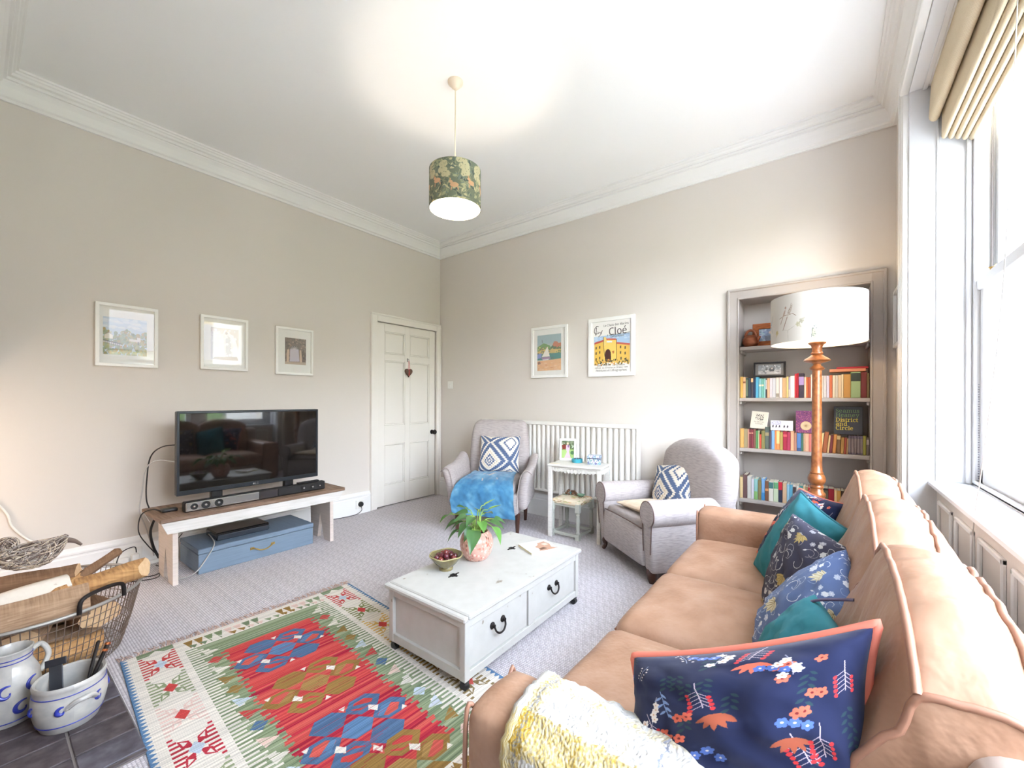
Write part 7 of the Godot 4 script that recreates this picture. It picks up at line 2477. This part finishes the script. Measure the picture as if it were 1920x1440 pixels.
func book(label: String, x: float, y: float, w: float, h: float, d: float, c: Color, lean := 0.0, band = null, lying := false, zf := -0.045, grp := "") -> Node3D:
	var key := "cloth_%02d%02d%02d" % [int(c.r * 99), int(c.g * 99), int(c.b * 99)]
	var m := paint(key, c, 0.65)
	var t := thing("book", label, "book", Vector3(x, y, zf), 0.0, grp)
	var b := Bld.new()
	if lying:
		b.span(Vector3(-w / 2, 0, -d), Vector3(w / 2, 0.002, 0), 0.0005)
		b.span(Vector3(-w / 2, h - 0.002, -d), Vector3(w / 2, h, 0), 0.0005)
		b.span(Vector3(-w / 2, 0, -0.004), Vector3(w / 2, h, 0), 0.001)
	else:
		b.span(Vector3(-w / 2, 0, -d), Vector3(-w / 2 + 0.0015, h, -0.002), 0.0004)
		b.span(Vector3(w / 2 - 0.0015, 0, -d), Vector3(w / 2, h, -0.002), 0.0004)
		# a slightly rounded spine
		b.span(Vector3(-w / 2, 0, -0.006), Vector3(w / 2, h, 0.0), minf(0.003, w * 0.2))
	put("binding", b, m, t)
	b = Bld.new()
	if lying: b.span(Vector3(-w / 2 + 0.003, 0.002, -d + 0.002), Vector3(w / 2 - 0.003, h - 0.002, -0.004), 0.0)
	else: b.span(Vector3(-w / 2 + 0.0015, 0.003, -d + 0.003), Vector3(w / 2 - 0.0015, h - 0.004, -0.005), 0.0)
	put("page_block", b, M.paper, t)
	if band != null:
		b = Bld.new()
		b.span(Vector3(-w / 2 + 0.001, h * band[0], -0.004), Vector3(w / 2 - 0.001, h * band[1], 0.0006), 0.0002)
		put("spine_label", b, paint("label_%02d%02d%02d" % [int(band[2].r * 99), int(band[2].g * 99), int(band[2].b * 99)], band[2], 0.6), t)
	t.rotation.z = lean
	return t

func build_books() -> void:
	# each: width, height, colour name, colour, optional label band [from, to, colour], optional lean
	var cr := c8(226, 214, 190)
	var rows := [
		[SHELVES[1], "upper book shelf", [
			[16, 152, "yellow", c8(226, 184, 96)], [16, 150, "peach", c8(232, 192, 148), [0.70, 0.78, c8(140, 84, 60)]], [15, 143, "dark green", c8(62, 80, 72), [0.1, 0.9, c8(110, 128, 108)]], [15, 143, "slate blue", c8(58, 72, 90)], [15, 143, "charcoal", c8(70, 68, 76), [0.78, 0.97, c8(226, 190, 140)]], [12, 143, "navy", c8(40, 58, 92)],
			[18, 147, "sky blue", c8(92, 178, 212)], [16, 136, "pale turquoise", c8(136, 196, 204), [0.60, 0.69, c8(236, 232, 214)]], [14, 136, "sea green", c8(120, 186, 172), [0.60, 0.69, c8(236, 224, 196)]], [8, 136, "pale cyan", c8(160, 212, 214)], [9, 133, "black and white", c8(60, 56, 62), [0.45, 0.95, c8(222, 220, 222)]], [14, 137, "pale orange", c8(232, 178, 140)],
			[15, 137, "lilac white", c8(222, 214, 222)], [19, 137, "pale grey", c8(206, 206, 210)], [19, 140, "cream mottled", c8(226, 218, 208), [0.04, 0.22, c8(150, 140, 126)]], [16, 140, "pinkish white", c8(232, 216, 214)], [22, 136, "tan", c8(206, 170, 124)], [11, 145, "pale yellow", c8(232, 214, 140)], [9, 141, "lavender", c8(184, 174, 200), [0.05, 0.4, cr]], [23, 148, "white", c8(236, 232, 226)],
			[11, 162, "bright red", c8(196, 52, 60)], [10, 166, "crimson", c8(186, 36, 54)], [28, 164, "black with lilac title", c8(58, 48, 62), [0.52, 0.86, c8(178, 152, 206)]], [10, 140, "pale apricot", c8(232, 200, 172)], [8, 138, "orange", c8(214, 112, 62)], [15, 138, "rust red", c8(166, 76, 54)], [15, 154, "ivory", c8(234, 226, 208)],
			[16, 146, "pale buff", c8(222, 204, 178)], [15, 144, "oatmeal", c8(214, 200, 176)], [15, 144, "off-white", c8(226, 220, 206)], [16, 144, "pearl grey", c8(212, 206, 202)], [14, 144, "pale lilac", c8(214, 208, 220)], [15, 147, "burnt orange", c8(198, 106, 66)], [12, 145, "cream", c8(224, 210, 182)], [14, 145, "stone", c8(210, 200, 180)], [16, 146, "sand", c8(222, 196, 158)], [9, 150, "ivory slim", c8(238, 218, 180)],
			[34, 150, "thick ochre", c8(200, 150, 80)], [46, 163, "green leaf-patterned", c8(158, 182, 132), [0.64, 0.96, c8(52, 64, 58)]], [28, 160, "dark red leather", c8(118, 48, 48)], [11, 154, "olive", c8(120, 104, 72)]]],
		[SHELVES[2], "middle book shelf", [
			[22, 136, "ochre cloth", c8(218, 168, 96)], [21, 134, "olive drab", c8(160, 144, 108)], [8, 134, "dusty pink", c8(200, 150, 132)], [12, 132, "maroon", c8(124, 58, 62), [0.78, 0.83, c8(220, 170, 140)]], [13, 133, "plum", c8(132, 56, 66), [0.78, 0.83, c8(220, 170, 140)]], [12, 134, "brown", c8(140, 92, 78)], [15, 124, "leaf green", c8(92, 152, 92)], [5, 124, "thin cream", c8(226, 220, 180)], [11, 100, "small red", c8(208, 86, 66)], [20, 128, "moss green", c8(140, 134, 82)],
			[23, 154, "tall grey-green", c8(92, 104, 96), [0.6, 0.75, c8(160, 146, 108)]], [12, 128, "dark grey", c8(84, 74, 84)], [17, 131, "light blue", c8(126, 168, 214)], [9, 131, "orange", c8(232, 138, 76)], [18, 131, "orange and cream", c8(232, 138, 78), [0.32, 0.98, c8(240, 196, 132)]], [17, 122, "gold-green", c8(176, 152, 82)], [22, 128, "crimson", c8(170, 40, 66), [0.72, 0.84, c8(220, 96, 104)]], [17, 124, "raspberry", c8(178, 60, 90)], [18, 132, "peach cloth", c8(228, 172, 132)], [14, 122, "rosy brown", c8(176, 126, 104)],
			[22, 121, "cornflower blue", c8(84, 124, 178), [0.02, 0.18, c8(52, 78, 120)]], [11, 121, "bottle green", c8(68, 108, 86)], [8, 120, "beige", c8(190, 162, 128)], [19, 120, "apricot", c8(222, 172, 140)], [17, 120, "rose", c8(208, 122, 112)], [15, 118, "tan", c8(218, 164, 116)], [14, 116, "ginger", c8(196, 132, 84)],
			[17, 126, "cream slanting", c8(236, 214, 150), null, -0.10], [23, 136, "russet slanting", c8(168, 96, 56), null, -0.10], [10, 114, "thin cream slanting", c8(232, 200, 140), null, -0.10], [15, 118, "oxblood slanting", c8(120, 50, 52), null, -0.08], [17, 122, "orange-brown slanting", c8(206, 138, 68), null, -0.06], [20, 120, "dark brown slanting", c8(116, 82, 50), [0.75, 0.95, c8(206, 176, 120)], -0.04], [16, 106, "old gold slanting", c8(176, 132, 66), null, -0.04], [11, 104, "brick slanting", c8(160, 72, 54), null, -0.04], [8, 100, "thin tan slanting", c8(190, 150, 104), null, -0.03],
			[13, 118, "grey-mauve set", c8(104, 92, 104), [0.1, 0.85, c8(132, 116, 112)]], [13, 118, "grey-mauve set", c8(104, 92, 104), [0.1, 0.85, c8(132, 116, 112)]], [13, 118, "grey-mauve set", c8(104, 92, 104), [0.1, 0.85, c8(132, 116, 112)]], [13, 118, "grey-mauve set", c8(104, 92, 104), [0.1, 0.85, c8(132, 116, 112)]], [13, 118, "grey-mauve set", c8(104, 92, 104), [0.1, 0.85, c8(132, 116, 112)]], [14, 120, "lime olive", c8(150, 146, 66)], [13, 108, "grey", c8(122, 112, 108), [0.62, 0.9, c8(192, 184, 176)]]]],
		[SHELVES[3], "lowest book shelf", [
			[18, 150, "cream with pattern", c8(224, 200, 150)], [25, 168, "dark brown", c8(108, 80, 78)], [25, 156, "light grey", c8(196, 196, 188)], [16, 140, "lilac white", c8(216, 212, 222)], [22, 144, "turquoise and green", c8(140, 190, 186), [0.0, 0.4, c8(132, 180, 106)]], [20, 136, "khaki", c8(140, 130, 84)], [21, 152, "pale blue", c8(122, 170, 216), [0.0, 0.35, c8(64, 138, 198)]], [21, 138, "brown marbled", c8(124, 84, 60), [0.5, 0.62, c8(224, 160, 104)]], [27, 136, "white with teal oval", c8(218, 216, 204), [0.66, 0.97, c8(56, 112, 112)]], [27, 138, "pale green with green oval", c8(196, 210, 178), [0.66, 0.97, c8(98, 160, 112)]], [23, 140, "navy with red top", c8(46, 52, 72), [0.62, 1.0, c8(190, 30, 52)]], [23, 136, "buff", c8(206, 176, 140)],
			[15, 130, "ice blue", c8(150, 196, 216)], [17, 130, "blue", c8(92, 164, 192)], [18, 130, "white with black lettering", c8(228, 218, 204), [0.55, 0.9, c8(70, 56, 56)]], [16, 130, "pale grey", c8(196, 190, 180)], [20, 130, "teal", c8(68, 144, 140)], [12, 128, "cream", c8(220, 196, 156)], [14, 126, "olive brown", c8(150, 128, 88)], [17, 124, "red", c8(188, 36, 48)], [17, 126, "green cloth", c8(70, 104, 76)], [18, 126, "brown cloth", c8(120, 84, 56)], [16, 126, "ochre cloth", c8(180, 138, 76)],
			[32, 130, "black", c8(38, 36, 34), [0.2, 0.9, c8(96, 88, 66)]], [30, 130, "dark crimson", c8(150, 24, 38)], [13, 124, "ivory", c8(236, 206, 146)], [18, 124, "golden", c8(196, 146, 70)], [16, 124, "very dark brown", c8(70, 48, 32)], [19, 124, "tan leather", c8(156, 116, 70)], [50, 152, "wide ochre slipcase", c8(190, 146, 68)], [34, 166, "tall black", c8(40, 38, 46), [0.5, 0.62, c8(200, 190, 170)]], [12, 150, "olive green", c8(120, 110, 56)]]]]
	for r in rows:
		var n: int = r[2].size()
		var total := 0.0
		for q in r[2]: total += q[0] + 0.6
		var k := 748.0 / total
		var x := 3.664 - 0.374
		var i := 0
		for q in r[2]:
			var w: float = (q[0]) * k / 1000.0
			var h: float = q[1] * 0.00106
			var lean: float = q[5] if q.size() > 5 else 0.0
			var band = q[4] if q.size() > 4 else null
			var grp := "books on the " + str(r[1])
			book("%s book, %s from the armchair end of the %s" % [q[2], ORD[i], r[1]], x + w / 2.0, r[0] + (absf(lean) * w * 0.5), w * (0.93 if lean != 0.0 else 1.0), h, 0.125 + 0.02 * sin(i * 1.7), q[3], lean, band, false, -0.040 - 0.006 * absf(sin(i * 2.3)), grp)
			x += w + 0.0006 * k
			i += 1
	# lying across the end of the upper row
	book("orange book lying flat across the window end of the upper row", 3.925, SHELVES[1] + 0.1765, 0.19, 0.019, 0.12, c8(214, 142, 104), 0.0, null, true, -0.045)
	book("thin red book lying on top of the flat orange one", 3.95, SHELVES[1] + 0.196, 0.165, 0.012, 0.115, c8(178, 36, 52), 0.0, null, true, -0.05)
	# books and cards standing behind the middle row, against the back
	var yb: float = SHELVES[2] + 0.148
	var t := thing("pamphlet", "cream pamphlet with a black engraving standing on the middle row of books", "book", Vector3(3.405, yb, -0.075))
	t.rotation = Vector3(-0.12, 0.0, -0.10)
	var b := Bld.new()
	b.span(Vector3(-0.055, 0, -0.008), Vector3(0.055, 0.128, 0.0), 0.001)
	put("cover", b, paint("pamphlet_cream", c8(226, 218, 200), 0.8), t)
	b = Bld.new()
	var rg := RandomNumberGenerator.new()
	rg.seed = 201
	var im := canvas(64, 72, c8(226, 218, 200))
	for k in 160: pdisc(im, Vector2(rg.randf() * 64, rg.randf() * 72), rg.randf_range(1, 4), [c8(40, 38, 38), c8(90, 86, 82), c8(214, 206, 190)][rg.randi() % 3])
	b.group(-1)
	b.quad(Vector3(-0.026, 0.062, 0.0006), Vector3(0.026, 0.062, 0.0006), Vector3(0.026, 0.108, 0.0006), Vector3(-0.026, 0.108, 0.0006))
	put("engraving", b, paint("engraving", Color.WHITE, 0.8, {"tex": tex(im)}), t)
	put("lettering", text_mesh("LA RUE DE", 0.0095, true, 0.0004), M.poster_ink, t, at(Vector3(0, 0.050, 0.0006)))
	put("lettering", text_mesh("LA PAIX", 0.0095, true, 0.0004), M.poster_ink, t, at(Vector3(0, 0.036, 0.0006)))
	t = thing("panorama_card", "wide pale card with a row of small dark figures on the middle row of books", "card", Vector3(3.553, SHELVES[2] + 0.14, -0.075))
	t.rotation = Vector3(-0.1, 0, 0)
	b = Bld.new()
	b.span(Vector3(-0.069, 0, -0.003), Vector3(0.069, 0.072, 0.0), 0.0005)
	put("card", b, M.frame_white, t)
	im = canvas(160, 84, c8(232, 230, 232))
	for k in 90: pleaf(im, Vector2(rg.randf_range(0, 80), rg.randf_range(10, 44)), 14, 3, -PI / 2 + rg.randf_range(-0.4, 0.4), c8(150, 146, 172).lerp(c8(196, 194, 210), rg.randf()))
	for k in 5:
		var p := Vector2(12 + k * 24 + (10 if k > 2 else 0), 48)
		ppoly(im, [p, p + Vector2(6, -12), p + Vector2(12, 0), p + Vector2(9, 6), p + Vector2(12, 18), p + Vector2(6, 8), p + Vector2(1, 18)], c8(54, 42, 56))
	b = Bld.new()
	b.group(-1)
	b.quad(Vector3(-0.068, 0.001, 0.0006), Vector3(0.068, 0.001, 0.0006), Vector3(0.068, 0.071, 0.0006), Vector3(-0.068, 0.071, 0.0006))
	put("print", b, paint("figures_print", Color.WHITE, 0.6, {"tex": tex(im)}), t)
	t = thing("display_book", "purple patterned book with a pale roundel standing behind the lamp column", "book", Vector3(3.70, SHELVES[2] + 0.129, -0.080))
	t.rotation = Vector3(-0.1, 0, 0)
	b = Bld.new()
	b.span(Vector3(-0.062, 0, -0.018), Vector3(0.062, 0.158, 0.0), 0.002)
	put("binding", b, paint("purple_cloth", c8(104, 52, 92), 0.6), t)
	im = canvas(128, 164, c8(128, 62, 110))
	for k in 420: pdisc(im, Vector2(rg.randf() * 128, rg.randf() * 164), rg.randf_range(1, 2.6), [c8(74, 34, 66), c8(176, 96, 130), c8(206, 132, 120), c8(96, 44, 86)][rg.randi() % 4])
	pdisc(im, Vector2(62, 112), 34, c8(212, 180, 130))
	pdisc(im, Vector2(62, 112), 28, c8(222, 200, 160))
	for k in 30: pline(im, [Vector2(62, 112), Vector2(62, 112) + Vector2(26, 0).rotated(k * 0.21)], 1, c8(168, 130, 90))
	b = Bld.new()
	b.group(-1)
	b.quad(Vector3(-0.061, 0.001, 0.0006), Vector3(0.061, 0.001, 0.0006), Vector3(0.061, 0.157, 0.0006), Vector3(-0.061, 0.157, 0.0006))
	put("cover_print", b, paint("purple_print", Color.WHITE, 0.55, {"tex": tex(im)}), t)
	t = thing("display_book", "black poetry book lettered Seamus Heaney District and Circle standing on the middle row", "book", Vector3(3.930, SHELVES[2] + 0.130, -0.080))
	t.rotation = Vector3(-0.08, 0, 0)
	b = Bld.new()
	b.span(Vector3(-0.075, 0, -0.02), Vector3(0.077, 0.190, 0.0), 0.002)
	put("binding", b, paint("black_cloth", c8(52, 52, 58), 0.45), t)
	var yel := paint("title_yellow", c8(232, 208, 66), 0.6)
	var grn := paint("title_green", c8(104, 138, 84), 0.6)
	for q in [["Seamus", 0.030, 0.160, grn], ["Heaney", 0.030, 0.131, grn], ["District", 0.030, 0.098, yel], ["and", 0.030, 0.071, yel], ["Circle", 0.030, 0.042, yel]]:
		var tm := text_mesh(q[0], q[1] * 0.86, true, 0.0005)
		tm.horizontal_alignment = HORIZONTAL_ALIGNMENT_LEFT
		put("title", tm, q[3], t, at(Vector3(-0.066, q[2], 0.0008)))
	# framed photo behind the upper row
	im = canvas(128, 64, c8(150, 156, 164))
	ppoly(im, v2([0, 40, 128, 34, 128, 64, 0, 64]), c8(206, 204, 204))
	for k in 50: pdisc(im, Vector2(rg.randf() * 128, rg.randf() * 64), rg.randf_range(2, 7), [c8(60, 62, 70), c8(226, 226, 228), c8(120, 124, 130), c8(188, 190, 194)][rg.randi() % 4])
	ppoly(im, v2([60, 30, 76, 12, 92, 24, 90, 44, 66, 46]), c8(44, 44, 50))
	pdisc(im, Vector2(78, 24), 7, c8(206, 196, 190))
	var pf := picture("photo_frame", "dark framed black and white photo standing on the upper row of books", Vector3(3.475, SHELVES[1] + 0.152 + 0.058, -0.10), 0, 0.205, 0.112, 0.012, Rect2(-0.072, -0.035, 0.144, 0.07), im, paint("dark_frame", c8(40, 38, 42), 0.45))
	pf.rotation.x = -0.14
	pf.get_node("mount").material_override = paint("grey_mount", c8(112, 108, 106), 0.8)
	# top shelf: copper kettle and a wooden frame
	t = thing("copper_pot", "squat copper pot with a looped handle on the top shelf", "pot", Vector3(3.352, SHELVES[0], -0.085))
	var copper := paint("old_copper", c8(170, 106, 78), 0.32, {"metal": 0.6, "tex": T["leather_tone"], "uv": Vector2(3, 2)})
	b = Bld.new()
	b.lathe(v2([0.0, 0.0, 0.034, 0.0, 0.045, 0.01, 0.056, 0.035, 0.054, 0.062, 0.040, 0.080, 0.030, 0.084, 0.030, 0.090, 0.026, 0.090, 0.0, 0.082]), 30)
	put("body", b, copper, t)
	b = Bld.new()
	var hp := []
	for k in 15:
		var a := PI * k / 14.0
		hp.append(Vector3(-0.034 * cos(a), 0.078 + 0.052 * sin(a), 0))
	b.tube(hp, 0.0065, 8, false, 1.5)
	put("handle", b, copper, t)
	b = Bld.new()
	b.tube([Vector3(0.045, 0.05, 0.01), Vector3(0.066, 0.078, 0.018)], [0.013, 0.007], 10)
	put("spout", b, copper, t)
	im = canvas(96, 120, c8(150, 168, 196))
	for k in 60: pdisc(im, Vector2(rg.randf() * 96, rg.randf() * 120), rg.randf_range(5, 16), [c8(120, 146, 186), c8(176, 190, 212), c8(96, 120, 160), c8(150, 186, 196)][rg.randi() % 4])
	pdisc(im, Vector2(66, 40), 14, c8(206, 176, 164))
	ppoly(im, v2([30, 66, 90, 60, 96, 112, 40, 116]), c8(78, 92, 120))
	var wf := picture("photo_frame", "carved wooden photo frame behind the copper pot on the top shelf", Vector3(3.460, SHELVES[0] + 0.090, -0.14), 0, 0.20, 0.18, 0.042, Rect2(-0.062, -0.055, 0.124, 0.11), im, paint("carved_wood", c8(186, 116, 62), 0.6, {"tex": T["grain"], "tri": 8.0}))
	wf.rotation.x = -0.12
	# things at the window end of the top shelf, mostly behind the shade
	book("pink book standing behind the lampshade on the top shelf", 3.985, SHELVES[0], 0.03, 0.18, 0.13, c8(206, 120, 140), 0.0, null, false, -0.06)
	book("grey-blue book standing last on the top shelf", 4.02, SHELVES[0], 0.026, 0.17, 0.13, c8(106, 114, 136), 0.0, null, false, -0.06)

# ---------------------------------------------------------------- outside the windows

func build_outside() -> void:
	# the stone return of the house beside the window, laid block by block
	var w := thing("stone_wall", "pale stone wall of the house seen close through the window", "wall", Vector3(4.66, -0.6, 0.2))
	var b := Bld.new()
	b.span(Vector3(0.0, 0.0, -0.30), Vector3(2.6, 4.6, 0.0), 0.0)
	put("core", b, paint("lime_mortar", c8(204, 198, 186), 0.95), w)
	var rg := RandomNumberGenerator.new()
	rg.seed = 301
	var tone := noise_tex("stone", 256, 0.02, [[0.0, Color(0.82, 0.81, 0.79)], [0.5, Color(0.93, 0.92, 0.90)], [1.0, Color(1, 1, 1)]], 1, 1, 5, 302)
	var sm := [paint("stone_pale", c8(222, 218, 210), 0.9, {"tex": tone, "tri": 2.0, "world": true}), paint("stone_warm", c8(226, 218, 204), 0.9, {"tex": tone, "tri": 2.0, "world": true}), paint("stone_grey", c8(212, 211, 208), 0.9, {"tex": tone, "tri": 2.0, "world": true})]
	var y := 0.0
	var row := 0
	while y < 4.5:
		var hgt := 0.26
		var x := -0.1 + (0.22 if row % 2 == 1 else 0.0)
		while x < 2.55:
			var l := rg.randf_range(0.34, 0.56)
			b = Bld.new()
			b.span(Vector3(maxf(x, 0.0) + 0.004, y + 0.004, -0.05), Vector3(minf(x + l, 2.6) - 0.004, y + hgt - 0.004, 0.012 + rg.randf() * 0.008), 0.008)
			put("stone_block", b, sm[rg.randi() % 3], w)
			x += l
		y += hgt
		row += 1
	# the hillside across the valley: banks of trees and two white houses
	b = Bld.new()
	var nz := FastNoiseLite.new()
	nz.seed = 303
	nz.frequency = 0.05
	b.sheet(func(u: float, v: float) -> Vector3:
		var x := 7.0 + v * 60.0
		var z := -30.0 + u * 70.0
		return Vector3(x, -0.7 - 1.5 * sin(clampf(v * 6.0, 0, 1) * PI) + 6.5 * pow(v, 1.3) + 1.2 * nz.get_noise_2d(x, z), z), 40, 40)
	put("hill_outside", b, paint("hill_grass", c8(140, 142, 108), 0.95, {"tex": T["leather_tone"], "tri": 0.2}), self).set_meta("kind", "structure")
	b = Bld.new()
	b.span(Vector3(4.4, -0.75, -8), Vector3(8.5, -0.6, 16), 0)
	put("ground_outside", b, paint("gravel", c8(188, 185, 180), 0.95), self).set_meta("kind", "structure")
	var leafy := [paint("crown_olive", c8(122, 128, 76), 0.95), paint("crown_green", c8(100, 122, 78), 0.95), paint("crown_autumn", c8(168, 140, 76), 0.95)]
	var kinds := ["olive green", "mid green", "autumn yellow"]
	var spots := [[17, -6, 4.0], [16, -1, 3.2], [18, 3.5, 4.4], [15, 7, 3.4], [24, -9, 5.5], [26, -2, 6.0], [25, 5, 5.2], [28, 10, 6.2], [34, -6, 6.5], [36, 1, 7.0], [35, 8, 6.6], [14, 11, 3.0], [13, -4, 2.4], [20, 14, 4.5]]
	for i2 in spots.size():
		var q: Array = spots[i2]
		var v2_: float = (q[0] - 7.0) / 60.0
		var y0 := -0.7 - 1.5 * sin(clampf(v2_ * 6.0, 0, 1) * PI) + 6.5 * pow(v2_, 1.3)
		var tr := thing("garden_tree", "%s tree outside on the hillside, %s from the window" % [kinds[i2 % 3], ORD[i2]], "tree", Vector3(q[0], y0 - 0.3, q[1]), 0, "trees on the hillside outside")
		b = Bld.new()
		b.tube([Vector3(0, 0, 0), Vector3(0.1, q[2] * 0.5, 0)], [0.14, 0.08], 7)
		put("trunk", b, M.dark_wood, tr)
		b = Bld.new()
		nz.frequency = 0.9
		for k in 5:
			var c := Vector3(rg.randf_range(-1, 1), rg.randf_range(0.45, 0.85) * q[2] / 1.0, rg.randf_range(-1, 1)) * Vector3(q[2] * 0.2, 1, q[2] * 0.2)
			var r: float = q[2] * rg.randf_range(0.2, 0.3)
			b.soft(c, Vector3.ONE * r * 2.0, r, 6, func(p: Vector3, d: Vector3) -> Vector3:
				return p * (1.0 + 0.35 * nz.get_noise_3d(p.x * 3.0 + k, p.y * 3.0, p.z * 3.0)))
		put("crown", b, leafy[i2 % 3], tr)
	for i3 in 2:
		var hp := [Vector3(20.5, 0.0, -5.0), Vector3(21, 0.2, 0.8)][i3] as Vector3
		var hs := thing("distant_house", "white gabled house across the valley %s" % ["opposite the sofa", "further along the hillside"][i3], "house", hp, 0.2)
		b = Bld.new()
		b.span(Vector3(-2.2, -1.5, -3.0), Vector3(2.2, 3.0, 3.0), 0.0)
		put("wall", b, paint("house_white", c8(236, 232, 224), 0.9), hs)
		b = Bld.new()
		b.extrude(pv2([-2.6, 2.9, 2.6, 2.9, 0.0, 4.9]), -3.2, 3.2)
		put("roof", b, paint("house_slate", c8(104, 98, 98), 0.8), hs)
		for k in 4:
			b = Bld.new()
			b.span(Vector3(-2.24, 0.2 + 1.5 * (k / 2), -1.9 + 2.6 * (k % 2)), Vector3(-2.18, 1.2 + 1.5 * (k / 2), -0.9 + 2.6 * (k % 2)), 0.0)
			put("window", b, paint("house_pane", c8(70, 76, 84), 0.2), hs)
